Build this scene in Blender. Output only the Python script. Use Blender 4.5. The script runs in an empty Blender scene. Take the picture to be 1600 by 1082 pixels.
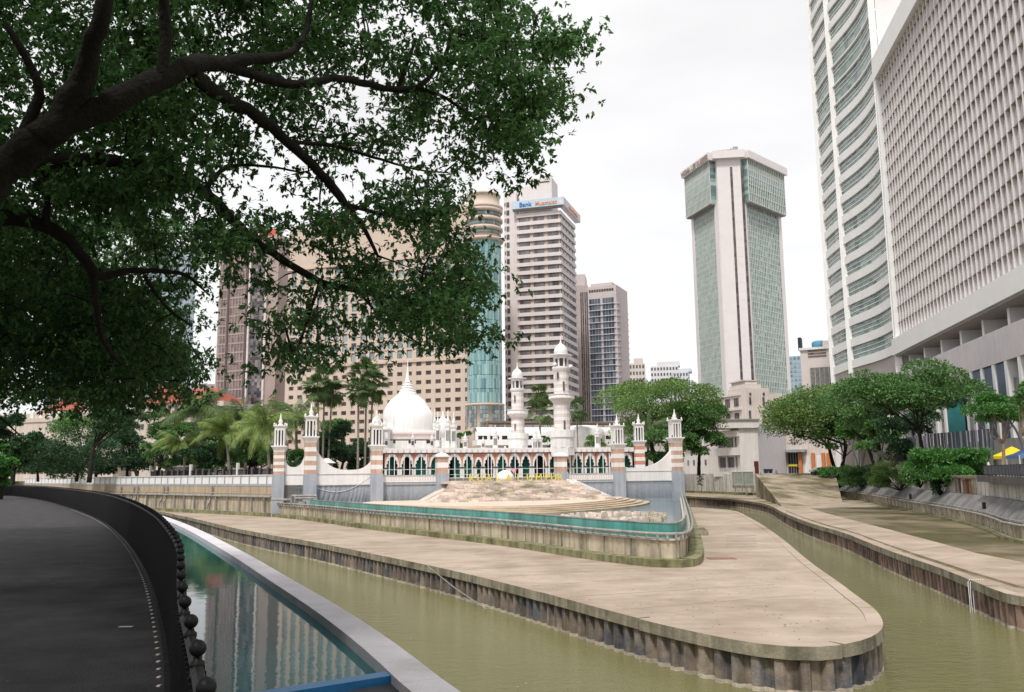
import bpy, bmesh, math, random
import numpy as np
from mathutils import Vector, Matrix, Euler
S = bpy.context.scene
COL = S.collection
R = math.radians
rnd = random.Random(7)
nrg = np.random.default_rng(11)

# ---------------------------------------------------------------- camera
FPX, PITCH, ROLL, EYE = 1330.0, R(8.55), R(0.6), 1.6
cam_d = bpy.data.cameras.new("camera")
cam = bpy.data.objects.new("camera", cam_d); COL.objects.link(cam); S.camera = cam
cam_d.sensor_width = 36.0; cam_d.lens = 36.0 * FPX / 1600.0
cam_d.clip_start = 0.05; cam_d.clip_end = 9000
FWD = Vector((0, math.cos(PITCH), math.sin(PITCH)))
UP0 = Vector((0, -math.sin(PITCH), math.cos(PITCH)))
X0 = Vector((1, 0, 0))
RT = X0 * math.cos(ROLL) - UP0 * math.sin(ROLL)
UP = X0 * math.sin(ROLL) + UP0 * math.cos(ROLL)
EYEV = Vector((0, 0, EYE))
cam.matrix_world = Matrix(((RT.x, UP.x, -FWD.x, 0), (RT.y, UP.y, -FWD.y, 0), (RT.z, UP.z, -FWD.z, EYE), (0, 0, 0, 1)))

# ---------------------------------------------------------------- sky and sun
SUN_EL, SUN_AZ = R(58), R(200)      # azimuth clockwise from +Y: behind the camera, a little to the left
W = bpy.data.worlds.new("World"); S.world = W; W.use_nodes = True
nt = W.node_tree; nt.nodes.clear()
out = nt.nodes.new('ShaderNodeOutputWorld')
sky = nt.nodes.new('ShaderNodeTexSky'); sky.sky_type = 'NISHITA'; sky.sun_disc = False
sky.sun_elevation = SUN_EL; sky.sun_rotation = SUN_AZ
bg1 = nt.nodes.new('ShaderNodeBackground'); bg1.inputs[1].default_value = 0.06
nt.links.new(sky.outputs[0], bg1.inputs[0])
tc = nt.nodes.new('ShaderNodeTexCoord')
mp = nt.nodes.new('ShaderNodeMapping'); mp.inputs['Scale'].default_value = (1, 1, 3.2)
nt.links.new(tc.outputs['Generated'], mp.inputs[0])
nz = nt.nodes.new('ShaderNodeTexNoise'); nz.inputs['Scale'].default_value = 1.7; nz.inputs['Detail'].default_value = 5
nz.inputs['Roughness'].default_value = 0.5
nt.links.new(mp.outputs[0], nz.inputs['Vector'])
cr = nt.nodes.new('ShaderNodeValToRGB')
cr.color_ramp.elements[0].position = 0.32; cr.color_ramp.elements[0].color = (0.72, 0.71, 0.715, 1)
cr.color_ramp.elements[1].position = 0.56; cr.color_ramp.elements[1].color = (0.855, 0.85, 0.85, 1)
nt.links.new(nz.outputs['Fac'], cr.inputs[0])
bg2 = nt.nodes.new('ShaderNodeBackground'); bg2.inputs[1].default_value = 0.92
nt.links.new(cr.outputs[0], bg2.inputs[0])
mixs = nt.nodes.new('ShaderNodeMixShader'); mixs.inputs[0].default_value = 0.9
nt.links.new(bg1.outputs[0], mixs.inputs[1]); nt.links.new(bg2.outputs[0], mixs.inputs[2])
nt.links.new(mixs.outputs[0], out.inputs[0])
sd = bpy.data.lights.new("sun", 'SUN'); sd.energy = 2.2; sd.angle = R(10); sd.color = (1.0, 0.965, 0.90)
so = bpy.data.objects.new("sun", sd); COL.objects.link(so)
sv = Vector((math.sin(SUN_AZ) * math.cos(SUN_EL), math.cos(SUN_AZ) * math.cos(SUN_EL), math.sin(SUN_EL)))
so.rotation_euler = sv.to_track_quat('Z', 'Y').to_euler(); so.location = (0, -20, 60)
S.view_settings.view_transform = 'Standard'; S.view_settings.look = 'None'
S.view_settings.gamma = 1.0; S.view_settings.use_curve_mapping = False
S.view_settings.exposure = 0.50
S.render.resolution_x = 1024; S.render.resolution_y = 692

# ---------------------------------------------------------------- picking helpers
def ray(u, v):
    return FWD + RT * ((u - 800) / FPX) + UP * ((541 - v) / FPX)
def G(u, v, z):
    d = ray(u, v); t = (z - EYE) / d.z
    return Vector((d.x * t, d.y * t, z))
def P(u, v, Y):
    d = ray(u, v); t = Y / d.y
    return Vector((d.x * t, Y, EYE + d.z * t))
def hor(u):
    return 541 + FPX * math.tan(PITCH) - (u - 800) * math.tan(ROLL) 
def XG(u, Y):                       # x on the horizon line
    return P(u, hor(u), Y).x
def Zv(u, v, Y): return P(u, v, Y).z
def proj(p):
    d = Vector(p) - EYEV; w = d.dot(FWD)
    if w <= 0.1: return None
    return (800 + FPX * d.dot(RT) / w, 541 - FPX * d.dot(UP) / w)

# ---------------------------------------------------------------- materials
def lk(t, a, b): t.links.new(a, b)
MATS = {}
def mat(name, col=(.3,.3,.3), rough=0.8, var=0.18, scale=0.6, detail=6, bump=0.25, bscale=8, streak=0.0, metal=0.0, spec=0.4,
        rndv=0.0, col2=None, c2scale=0.2, c2lo=0.5, c2hi=0.65, alpha=1.0, trans=0.0, island=0.0, coat=0, band=False):
    if name in MATS: return MATS[name]
    m = bpy.data.materials.new(name); m.use_nodes = True; t = m.node_tree; n = t.nodes
    b = n['Principled BSDF']
    b.inputs['Roughness'].default_value = rough; b.inputs['Metallic'].default_value = metal
    b.inputs['Specular IOR Level'].default_value = spec
    if coat: b.inputs['Coat Weight'].default_value = coat
    g = n.new('ShaderNodeNewGeometry')
    nz = n.new('ShaderNodeTexNoise'); nz.inputs['Scale'].default_value = scale; nz.inputs['Detail'].default_value = detail
    nz.inputs['Roughness'].default_value = 0.62
    lk(t, g.outputs['Position'], nz.inputs['Vector'])
    mr = n.new('ShaderNodeMapRange'); mr.inputs[1].default_value = 0.3; mr.inputs[2].default_value = 0.7
    mr.inputs[3].default_value = 1 - var; mr.inputs[4].default_value = 1 + var
    lk(t, nz.outputs['Fac'], mr.inputs[0])
    val = mr.outputs[0]
    if streak:
        mp = n.new('ShaderNodeMapping'); mp.inputs['Scale'].default_value = (2.2, 2.2, 0.12)
        lk(t, g.outputs['Position'], mp.inputs[0])
        n2 = n.new('ShaderNodeTexNoise'); n2.inputs['Scale'].default_value = 1.0; n2.inputs['Detail'].default_value = 5
        lk(t, mp.outputs[0], n2.inputs['Vector'])
        m2 = n.new('ShaderNodeMapRange'); m2.inputs[1].default_value = 0.35; m2.inputs[2].default_value = 0.6
        m2.inputs[3].default_value = 1 - streak; m2.inputs[4].default_value = 1.0
        lk(t, n2.outputs['Fac'], m2.inputs[0])
        mu = n.new('ShaderNodeMath'); mu.operation = 'MULTIPLY'; lk(t, val, mu.inputs[0]); lk(t, m2.outputs[0], mu.inputs[1]); val = mu.outputs[0]
    if band:
        mp = n.new('ShaderNodeMapping'); mp.inputs['Scale'].default_value = (.1, 1.1, 1); mp.inputs['Rotation'].default_value = (0, 0, R(14))
        lk(t, g.outputs['Position'], mp.inputs[0])
        n2 = n.new('ShaderNodeTexNoise'); n2.inputs['Scale'].default_value = 1.3; n2.inputs['Detail'].default_value = 6
        lk(t, mp.outputs[0], n2.inputs['Vector'])
        m2 = n.new('ShaderNodeMapRange'); m2.inputs[1].default_value = 0.35; m2.inputs[2].default_value = 0.55
        m2.inputs[3].default_value = .92; m2.inputs[4].default_value = 1.02
        lk(t, n2.outputs['Fac'], m2.inputs[0])
        mu = n.new('ShaderNodeMath'); mu.operation = 'MULTIPLY'; lk(t, val, mu.inputs[0]); lk(t, m2.outputs[0], mu.inputs[1]); val = mu.outputs[0]
    if rndv or island:
        src = g.outputs['Random Per Island'] if island else n.new('ShaderNodeObjectInfo').outputs['Random']
        a = island or rndv
        m3 = n.new('ShaderNodeMapRange'); m3.inputs[3].default_value = 1 - a; m3.inputs[4].default_value = 1 + a
        lk(t, src, m3.inputs[0])
        mu = n.new('ShaderNodeMath'); mu.operation = 'MULTIPLY'; lk(t, val, mu.inputs[0]); lk(t, m3.outputs[0], mu.inputs[1]); val = mu.outputs[0]
    cs = n.new('ShaderNodeRGB'); cs.outputs[0].default_value = (*col, 1); csrc = cs.outputs[0]
    if col2:
        n3 = n.new('ShaderNodeTexNoise'); n3.inputs['Scale'].default_value = c2scale; n3.inputs['Detail'].default_value = 7
        n3.inputs['Roughness'].default_value = 0.65
        lk(t, g.outputs['Position'], n3.inputs['Vector'])
        r3 = n.new('ShaderNodeMapRange'); r3.inputs[1].default_value = c2lo; r3.inputs[2].default_value = c2hi
        lk(t, n3.outputs['Fac'], r3.inputs[0])
        mx = n.new('ShaderNodeMix'); mx.data_type = 'RGBA'; lk(t, r3.outputs[0], mx.inputs[0])
        lk(t, csrc, mx.inputs[6]); mx.inputs[7].default_value = (*col2, 1); csrc = mx.outputs[2]
    vm = n.new('ShaderNodeVectorMath'); vm.operation = 'SCALE'; lk(t, csrc, vm.inputs[0]); lk(t, val, vm.inputs['Scale'])
    lk(t, vm.outputs[0], b.inputs['Base Color'])
    if bump:
        nb = n.new('ShaderNodeTexNoise'); nb.inputs['Scale'].default_value = bscale; nb.inputs['Detail'].default_value = 6
        lk(t, g.outputs['Position'], nb.inputs['Vector'])
        bp = n.new('ShaderNodeBump'); bp.inputs['Strength'].default_value = bump; bp.inputs['Distance'].default_value = 0.05
        lk(t, nb.outputs['Fac'], bp.inputs['Height']); lk(t, bp.outputs[0], b.inputs['Normal'])
    if trans:
        tr = n.new('ShaderNodeBsdfTranslucent'); lk(t, vm.outputs[0], tr.inputs[0])
        ms = n.new('ShaderNodeMixShader'); ms.inputs[0].default_value = trans
        o = n['Material Output']; lk(t, b.outputs[0], ms.inputs[1]); lk(t, tr.outputs[0], ms.inputs[2]); lk(t, ms.outputs[0], o.inputs[0])
    MATS[name] = m
    return m

def glassgrid(name, cw, ch, cols, rough=0.12, spec=0.6):
    """facade glass: every pane (cell of the UV sheet, in metres) gets its own tint: blinds, dark rooms, tinted glass"""
    m = bpy.data.materials.new(name); m.use_nodes = True; t = m.node_tree; n = t.nodes; b = n['Principled BSDF']
    b.inputs['Roughness'].default_value = rough; b.inputs['Specular IOR Level'].default_value = spec
    uv = n.new('ShaderNodeUVMap')
    dv = n.new('ShaderNodeVectorMath'); dv.operation = 'DIVIDE'; dv.inputs[1].default_value = (cw, ch, 1); lk(t, uv.outputs[0], dv.inputs[0])
    fl = n.new('ShaderNodeVectorMath'); fl.operation = 'FLOOR'; lk(t, dv.outputs[0], fl.inputs[0])
    wn = n.new('ShaderNodeTexWhiteNoise'); wn.noise_dimensions = '2D'; lk(t, fl.outputs[0], wn.inputs['Vector'])
    oi = n.new('ShaderNodeObjectInfo')
    ad = n.new('ShaderNodeMath'); ad.operation = 'ADD'; lk(t, wn.outputs[0], ad.inputs[0]); lk(t, oi.outputs['Random'], ad.inputs[1])
    fr = n.new('ShaderNodeMath'); fr.operation = 'FRACT'; lk(t, ad.outputs[0], fr.inputs[0])
    cr = n.new('ShaderNodeValToRGB'); cr.color_ramp.interpolation = 'LINEAR'
    e = cr.color_ramp.elements
    while len(e) < len(cols): e.new(0.5)
    for i, c in enumerate(cols):
        e[i].position = i / (len(cols) - 1); e[i].color = (*c, 1)
    lk(t, fr.outputs[0], cr.inputs[0]); lk(t, cr.outputs[0], b.inputs['Base Color'])
    MATS[name] = m
    return m

def water_mat(name, col, rough, s1, str1, s2, str2, stretch=(1, 1, 1), col2=None):
    m = bpy.data.materials.new(name); m.use_nodes = True; t = m.node_tree; n = t.nodes; b = n['Principled BSDF']
    b.inputs['Roughness'].default_value = rough; b.inputs['IOR'].default_value = 1.33
    b.inputs['Specular IOR Level'].default_value = 0.5
    g = n.new('ShaderNodeNewGeometry')
    mp = n.new('ShaderNodeMapping'); mp.inputs['Scale'].default_value = stretch; mp.inputs['Rotation'].default_value = (0, 0, R(-25))
    lk(t, g.outputs['Position'], mp.inputs[0])
    a = n.new('ShaderNodeTexNoise'); a.inputs['Scale'].default_value = s1; a.inputs['Detail'].default_value = 6; lk(t, mp.outputs[0], a.inputs['Vector'])
    c = n.new('ShaderNodeTexNoise'); c.inputs['Scale'].default_value = s2; c.inputs['Detail'].default_value = 4; lk(t, mp.outputs[0], c.inputs['Vector'])
    # calm and ruffled patches
    pn = n.new('ShaderNodeTexNoise'); pn.inputs['Scale'].default_value = 0.12; pn.inputs['Detail'].default_value = 3; lk(t, g.outputs['Position'], pn.inputs['Vector'])
    pr = n.new('ShaderNodeMapRange'); pr.inputs[1].default_value = 0.38; pr.inputs[2].default_value = 0.62; pr.inputs[3].default_value = 0.25
    lk(t, pn.outputs['Fac'], pr.inputs[0])
    q = n.new('ShaderNodeMath'); q.operation = 'MULTIPLY'; lk(t, pr.outputs[0], q.inputs[0]); q.inputs[1].default_value = str1
    b1 = n.new('ShaderNodeBump'); b1.inputs['Distance'].default_value = 0.1; lk(t, q.outputs[0], b1.inputs['Strength']); lk(t, a.outputs['Fac'], b1.inputs['Height'])
    b2 = n.new('ShaderNodeBump'); b2.inputs['Distance'].default_value = 0.1; b2.inputs['Strength'].default_value = str2; lk(t, c.outputs['Fac'], b2.inputs['Height'])
    lk(t, b1.outputs[0], b2.inputs['Normal']); lk(t, b2.outputs[0], b.inputs['Normal'])
    if col2:
        mx = n.new('ShaderNodeMix'); mx.data_type = 'RGBA'; lk(t, pn.outputs['Fac'], mx.inputs[0])
        mx.inputs[6].default_value = (*col, 1); mx.inputs[7].default_value = (*col2, 1); lk(t, mx.outputs[2], b.inputs['Base Color'])
    else: b.inputs['Base Color'].default_value = (*col, 1)
    MATS[name] = m
    return m

# ---------------------------------------------------------------- objects
WLOC = {}
def meta(o, label=None, cat=None, group=None, kind=None):
    if label: o['label'] = label
    if cat: o['category'] = cat
    if group: o['group'] = group
    if kind: o['kind'] = kind
    return o
def thing(name, loc, label, cat, group=None):
    o = bpy.data.objects.new(name, None); o.empty_display_size = 0.3
    COL.objects.link(o); o.location = loc; WLOC[o] = Vector(loc)
    return meta(o, label, cat, group)
def place(name, me, loc, parent=None, rz=0.0, scale=None):
    """link a mesh whose origin stands at world point loc; loc is turned into the parent's frame"""
    o = bpy.data.objects.new(name, me); COL.objects.link(o)
    w = Vector(loc); WLOC[o] = w
    if parent is not None:
        o.parent = parent; o.location = w - WLOC[parent]
    else: o.location = w
    if rz: o.rotation_euler = (0, 0, rz)
    if scale: o.scale = scale
    return o
def kids(o): return [c for c in bpy.data.objects if c.parent == o]
def copy_tree(o, loc, rz=None, label=None, scale=None, group=None, childmap=None):
    if childmap is None:
        childmap = {}
        for c in bpy.data.objects:
            if c.parent: childmap.setdefault(c.parent, []).append(c)
    def rec(a, par):
        c = a.copy(); COL.objects.link(c); c.parent = par
        for k in childmap.get(a, []): rec(k, c)
        return c
    c = rec(o, None); c.location = loc; WLOC[c] = Vector(loc)
    if rz is not None: c.rotation_euler = (0, 0, rz)
    if scale: c.scale = scale
    if label: c['label'] = label
    if group: c['group'] = group
    return c

class Fr:
    """wall frame: s runs along the wall, d outwards (towards the viewer's side), z up"""
    def __init__(f, a, b, flip=False):
        f.o = Vector((a[0], a[1], 0)); v = Vector((b[0], b[1], 0)) - f.o
        f.L = v.length; f.s = v.normalized(); n = Vector((f.s.y, -f.s.x, 0))
        if n.dot(-f.o) < 0: n = -n
        if flip: n = -n
        f.n = n
    def p(f, s, d, z): return f.o + f.s * s + f.n * d + Vector((0, 0, z))
    @property
    def rz(f): return math.atan2(f.s.y, f.s.x)
    def s_at(f, u, v):
        """s where the pixel's vertical plane meets the wall"""
        d = ray(u, v); # solve o + s*S = t*(dx,dy)
        det = f.s.x * (-d.y) - f.s.y * (-d.x)
        return ((-f.o.x) * (-d.y) - (-f.o.y) * (-d.x)) / det
    def z_at(f, u, v):
        s = f.s_at(u, v); q = f.o + f.s * s; d = ray(u, v)
        return EYE + d.z * (q.y / d.y)

class MB:
    def __init__(m): m.v = []; m.f = []; m.mi = []; m.uv = []; m.cur = 0; m.smooth = False; m.sm = []
    def add(m, verts, faces, uvs=None):
        b = len(m.v); m.v += [tuple(x) for x in verts]
        m.uv += (uvs if uvs else [(x[0] + x[1], x[2]) for x in verts])
        for f in faces:
            m.f.append(tuple(b + i for i in f)); m.mi.append(m.cur); m.sm.append(m.smooth)
    def hexa(m, c, uvs=None):
        m.add(c, [(0, 1, 2, 3), (7, 6, 5, 4), (0, 4, 5, 1), (1, 5, 6, 2), (2, 6, 7, 3), (3, 7, 4, 0)], uvs)
    def box(m, x0, x1, y0, y1, z0, z1):
        m.hexa([(x0, y0, z0), (x1, y0, z0), (x1, y1, z0), (x0, y1, z0), (x0, y0, z1), (x1, y0, z1), (x1, y1, z1), (x0, y1, z1)])
    def fb(m, F, s0, s1, d0, d1, z0, z1):
        pts = [(s0, d1, z0), (s1, d1, z0), (s1, d0, z0), (s0, d0, z0), (s0, d1, z1), (s1, d1, z1), (s1, d0, z1), (s0, d0, z1)]
        m.hexa([F.p(*q) for q in pts], [(q[0] - q[1] * 0.0, q[2]) for q in pts])
    def prism(m, poly, z0, z1):
        n = len(poly); a = sum(poly[i][0] * poly[(i + 1) % n][1] - poly[(i + 1) % n][0] * poly[i][1] for i in range(n))
        if a < 0: poly = poly[::-1]
        b = [(q[0], q[1], z0) for q in poly] + [(q[0], q[1], z1) for q in poly]
        m.add(b, [tuple(range(n))[::-1], tuple(range(n, 2 * n))] + [(i, (i + 1) % n, n + (i + 1) % n, n + i) for i in range(n)])
    def loft(m, rings, close=True, caps=True):
        n = len(rings[0]); vs = [q for r in rings for q in r]; fs = []
        for i in range(len(rings) - 1):
            for j in range(n if close else n - 1):
                k = (j + 1) % n
                fs.append((i * n + j, i * n + k, (i + 1) * n + k, (i + 1) * n + j))
        if caps and close:
            fs.append(tuple(range(n))[::-1]); fs.append(tuple((len(rings) - 1) * n + j for j in range(n)))
        m.add(vs, fs)
    def lathe(m, c, prof, n=20, rot=0.0, caps=True):
        m.loft([[(c[0] + r * math.cos(rot + 2 * math.pi * j / n), c[1] + r * math.sin(rot + 2 * math.pi * j / n), z) for j in range(n)] for z, r in prof], caps=caps)
    def tube(m, pts, rad, n=8):
        pts = [Vector(p) for p in pts]; rs = rad if hasattr(rad, '__len__') else [rad] * len(pts)
        rings = []; ref = Vector((0.13, 0.21, 0.97))
        for i, p in enumerate(pts):
            t = (pts[min(i + 1, len(pts) - 1)] - pts[max(i - 1, 0)]).normalized()
            if abs(t.dot(ref)) > 0.97: a = t.cross(Vector((1, 0, 0))).normalized()
            else: a = t.cross(ref).normalized()
            b = t.cross(a)
            rings.append([p + (a * math.cos(2 * math.pi * j / n) + b * math.sin(2 * math.pi * j / n)) * rs[i] for j in range(n)])
        m.loft(rings)
    def extrude_profile(m, F, pts, d0, d1):
        """closed outline pts [(s,z)] on frame F, thickened from d0 to d1"""
        n = len(pts)
        m.add([F.p(s, d1, z) for s, z in pts] + [F.p(s, d0, z) for s, z in pts],
              [tuple(range(n)), tuple(range(n, 2 * n))[::-1]] + [(i, (i + 1) % n, n + (i + 1) % n, n + i) for i in range(n)])
    def mesh(m, name, mats, origin=None):
        V = np.array(m.v, dtype=np.float64)
        if origin is None:
            lo, hi = V.min(0), V.max(0); origin = Vector(((lo[0] + hi[0]) / 2, (lo[1] + hi[1]) / 2, lo[2]))
        V = V - np.array(origin)
        me = bpy.data.meshes.new(name); me.from_pydata(V.tolist(), [], m.f)
        for k in (mats if isinstance(mats, (list, tuple)) else [mats]): me.materials.append(k)
        me.polygons.foreach_set('material_index', m.mi); me.polygons.foreach_set('use_smooth', m.sm)
        ul = me.uv_layers.new(name='UVMap'); li = np.empty(len(me.loops), dtype=np.int32); me.loops.foreach_get('vertex_index', li)
        U = np.array(m.uv, dtype=np.float32)[li]; ul.data.foreach_set('uv', U.ravel())
        me.update()
        return me, Vector(origin)
    def build(m, name, mats, parent=None, recalc=True, bevel=0.0):
        me, o = m.mesh(name, mats)
        if recalc:
            bm = bmesh.new(); bm.from_mesh(me); bmesh.ops.recalc_face_normals(bm, faces=bm.faces); bm.to_mesh(me); bm.free()
        ob = place(name, me, o, parent)
        if bevel:
            bv = ob.modifiers.new('bevel', 'BEVEL'); bv.width = bevel; bv.segments = 2; bv.limit_method = 'ANGLE'
        return ob

def npmesh(name, V, Fq, mt, smooth=False):
    """fast mesh of quads from numpy arrays"""
    me = bpy.data.meshes.new(name); n = len(V); q = len(Fq)
    me.vertices.add(n); me.vertices.foreach_set('co', V.astype(np.float32).ravel())
    me.loops.add(q * 4); me.loops.foreach_set('vertex_index', Fq.astype(np.int32).ravel())
    me.polygons.add(q); me.polygons.foreach_set('loop_start', np.arange(0, q * 4, 4, dtype=np.int32))
    me.update(calc_edges=True); me.materials.append(mt)
    return me
def leaves_np(C, size, aspect, rng, nbias=0.35, dirs=None, sz_var=0.35, fold=True):
    """rhombus leaves at C (Nx3)"""
    n = len(C)
    if dirs is None:
        dirs = rng.normal(size=(n, 3)); dirs[:, 2] *= 0.6
    dirs = dirs / (np.linalg.norm(dirs, axis=1, keepdims=True) + 1e-9)
    up = rng.normal(size=(n, 3)); up[:, 2] += 1.5 * nbias * 3
    sd_ = np.cross(dirs, up); sd_ /= (np.linalg.norm(sd_, axis=1, keepdims=True) + 1e-9)
    L = (size * (1 + sz_var * (rng.random(n) * 2 - 1)))[:, None] if np.isscalar(size) else (size * (1 + sz_var * (rng.random(n) * 2 - 1)))[:, None]
    wv = L * aspect * 0.5
    V = np.stack([C, C + dirs * L * 0.45 + sd_ * wv, C + dirs * L, C + dirs * L * 0.45 - sd_ * wv], 1)
    nn = np.cross(dirs, sd_)
    V[:, 2] -= nn * L * 0.1 * np.sign(nn[:, 2:3] + 1e-6)
    V = V.reshape(-1, 3); Fq = np.arange(n * 4).reshape(-1, 4)
    return V, Fq
def resample(pts, step):
    pts = [Vector(p) for p in pts]; L = [0]
    for i in range(1, len(pts)): L.append(L[-1] + (pts[i] - pts[i - 1]).length)
    n = max(2, int(round(L[-1] / step)) + 1); o = []
    for k in range(n):
        d = L[-1] * k / (n - 1); i = 0
        while i < len(L) - 2 and L[i + 1] < d: i += 1
        f = (d - L[i]) / max(1e-9, L[i + 1] - L[i]); o.append(pts[i].lerp(pts[i + 1], min(1, f)))
    return o
def smooth(pts, it=2):
    pts = [Vector(p) for p in pts]
    for _ in range(it):
        q = [pts[0]]
        for a, b in zip(pts[:-1], pts[1:]):
            q += [a.lerp(b, 0.25), a.lerp(b, 0.75)]
        q.append(pts[-1]); pts = q
    return pts
def offset(pts, d):
    """offset an open 2-D polyline sideways (positive: to its left)"""
    o = []
    for i, p in enumerate(pts):
        t = (pts[min(i + 1, len(pts) - 1)] - pts[max(i - 1, 0)]); t = Vector((t.x, t.y, 0)).normalized()
        o.append(Vector((p.x - t.y * d, p.y + t.x * d, p.z)))
    return o
def ribbon(m, A, B, z0, z1):
    """solid band between polylines A and B, from z0 to z1"""
    rings = [[(a.x, a.y, z0), (a.x, a.y, z1), (b.x, b.y, z1), (b.x, b.y, z0)] for a, b in zip(A, B)]
    m.loft(rings)
# ================================================================ materials used by the setting
CONC = mat('concrete_slab', (0.40, 0.322, 0.255), 0.85, 0.13, 0.5, 12, 0.35, 9, col2=(0.27, 0.205, 0.15), c2scale=0.16, c2lo=0.43, c2hi=0.68, band=True)
CONC2 = mat('concrete_terrace', (0.38, 0.31, 0.235), 0.75, 0.22, 0.5, 10, 0.3, 6, col2=(0.14, 0.12, 0.06), c2scale=0.14, c2lo=0.44, c2hi=0.6)
CAPM = mat('cap_beam', (0.30, 0.27, 0.20), 0.9, 0.3, 1.2, 8, 0.5, 9, streak=0.45, col2=(0.16, 0.15, 0.10), c2scale=0.5)
MOSS = mat('mossy_concrete', (0.25, 0.24, 0.13), 0.95, 0.35, 1.0, 8, 0.6, 7, streak=0.4, col2=(0.12, 0.13, 0.05), c2scale=0.4)
PILE = mat('pile_steel', (0.27, 0.22, 0.175), 0.9, 0.3, 2.0, 8, 0.5, 14, streak=0.55, rndv=0.22, col2=(0.10, 0.105, 0.125), c2scale=0.55, c2lo=0.45, c2hi=0.62)
PILER = mat('pile_red', (0.33, 0.225, 0.18), 0.9, 0.3, 2.0, 8, 0.5, 14, streak=0.55, rndv=0.2, col2=(0.14, 0.11, 0.10), c2scale=0.4, c2lo=0.45, c2hi=0.62)
WALLC = mat('river_wall', (0.53, 0.45, 0.345), 0.9, 0.2, 0.7, 8, 0.35, 5, streak=0.45, rndv=0.12, col2=(0.33, 0.29, 0.18), c2scale=0.3, c2lo=.52, c2hi=.68)
WALLB = mat('river_wall_tan', (0.48, 0.38, 0.27), 0.9, 0.15, 0.5, 8, 0.3, 5, streak=0.3)
GREYB = mat('grey_blue_paint', (0.38, 0.41, 0.465), 0.7, 0.1, 0.5, 8, 0.15, 6, streak=0.16, rndv=0.03)
WHITE = mat('white_paint', (0.80, 0.79, 0.785), 0.6, 0.06, 0.8, 7, 0.12, 6, streak=0.1)
WHITE2 = mat('white_render', (0.74, 0.72, 0.70), 0.7, 0.08, 0.8, 7, 0.12, 6, streak=0.14)
ASPH = mat('asphalt', (0.048, 0.045, 0.049), 0.8, 0.45, 1.6, 12, 0.9, 45, spec=0.25)
SOIL = mat('soil_grass', (0.06, 0.075, 0.03), 0.95, 0.35, 0.5, 8, 0.6, 5)
CITY = mat('city_ground', (0.28, 0.26, 0.23), 0.9, 0.15, 0.2, 8, 0.2, 3)
BEDM = mat('river_bed', (0.12, 0.10, 0.06), 1.0, 0.2, 0.3, 6, 0.3, 3)
COPE = mat('coping_stone', (0.58, 0.55, 0.585), 0.7, 0.1, 1.5, 7, 0.25, 25, col2=(0.50, 0.47, 0.48), c2scale=1.4, c2lo=.5, c2hi=.7)
POOLW = mat('pool_wall', (0.03, 0.13, 0.19), 0.5, 0.15, 1.0)
BLUEP = mat('blue_paint', (0.012, 0.13, 0.30), 0.45, 0.12, 1.5)
IRON = mat('black_iron', (0.006, 0.006, 0.008), 0.5, 0.2, 3, spec=0.25)
TEAL = mat('teal_glass', (0.085, 0.31, 0.275), 0.25, 0.2, 0.6, 6, 0.05, 3, streak=0.3, rndv=0.2, spec=0.6)
PIPE = mat('grey_pipe', (0.33, 0.31, 0.29), 0.6, 0.25, 1.0, 8, 0.2, 8, streak=0.3)
RUBBLE = mat('rubble', (0.60, 0.50, 0.43), 0.9, 0.2, 0.8, 8, 0.4, 6, island=0.3, col2=(0.25, 0.23, 0.16), c2scale=0.16, c2lo=0.52, c2hi=0.66)
STONE = mat('pale_stone', (0.60, 0.50, 0.41), 0.85, 0.15, 0.6, 8, 0.25, 6)
SLANT = mat('stained_slope', (0.20, 0.195, 0.19), 0.85, 0.35, 0.35, 9, 0.3, 5, streak=0.2, col2=(0.10, 0.11, 0.10), c2scale=0.22)
RIVER = water_mat('river_water', (0.168, 0.16, 0.055), 0.04, 1.0, 1.5, 5.5, 0.62, (1, 1.7, 1), (0.12, 0.115, 0.048))
POND = water_mat('pond_water', (0.10, 0.15, 0.15), 0.08, 2.0, 0.12, 8.0, 0.05)
POOL = water_mat('pool_water', (0.0, 0.10, 0.115), 0.02, 1.2, 0.03, 5.0, 0.012)

ZS, ZW = -4.4, -6.03          # slab level, river level

# ================================================================ ground, river
m = MB(); m.add([(-6000, -6000, -7.4), (6000, -6000, -7.4), (6000, 6000, -7.4), (-6000, 6000, -7.4)], [(0, 1, 2, 3)])
meta(m.build('ground', BEDM, recalc=False), 'flat ground under the river and the city', kind='structure')
m = MB(); m.add([(-160, -60, ZW), (140, -60, ZW), (140, 330, ZW), (-160, 330, ZW)], [(0, 1, 2, 3)])
meta(m.build('river', RIVER, recalc=False), 'murky olive green river water in the two channels', kind='structure')

# wall lines taken off the photograph
MA, MBB = P(484, 744, 132), P(1057, 738, 150)
FW = Fr(MA, MBB)                      # mosque river wall
LW0 = P(435, 744, 131.5)
LW1 = P(160, 745, 180); LW2 = Vector((-150, 262, 0)); LW3 = Vector((-420, 420, 0))
RW = [Vector((77, 210, ZS)), G(1346, 781, ZS), G(1402, 794, ZS), G(1461, 806, ZS), G(1510, 817, ZS), G(1556, 829, ZS), G(1600, 853, ZS)]
d = (RW[-1] - RW[-2]).normalized()
RW += [RW[-1] + Vector((4, -18, 0)), RW[-1] + Vector((9, -50, 0)), RW[-1] + Vector((10, -100, 0))]
RW = smooth(RW, 2)
RB0 = G(1070, 770, ZS)

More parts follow.
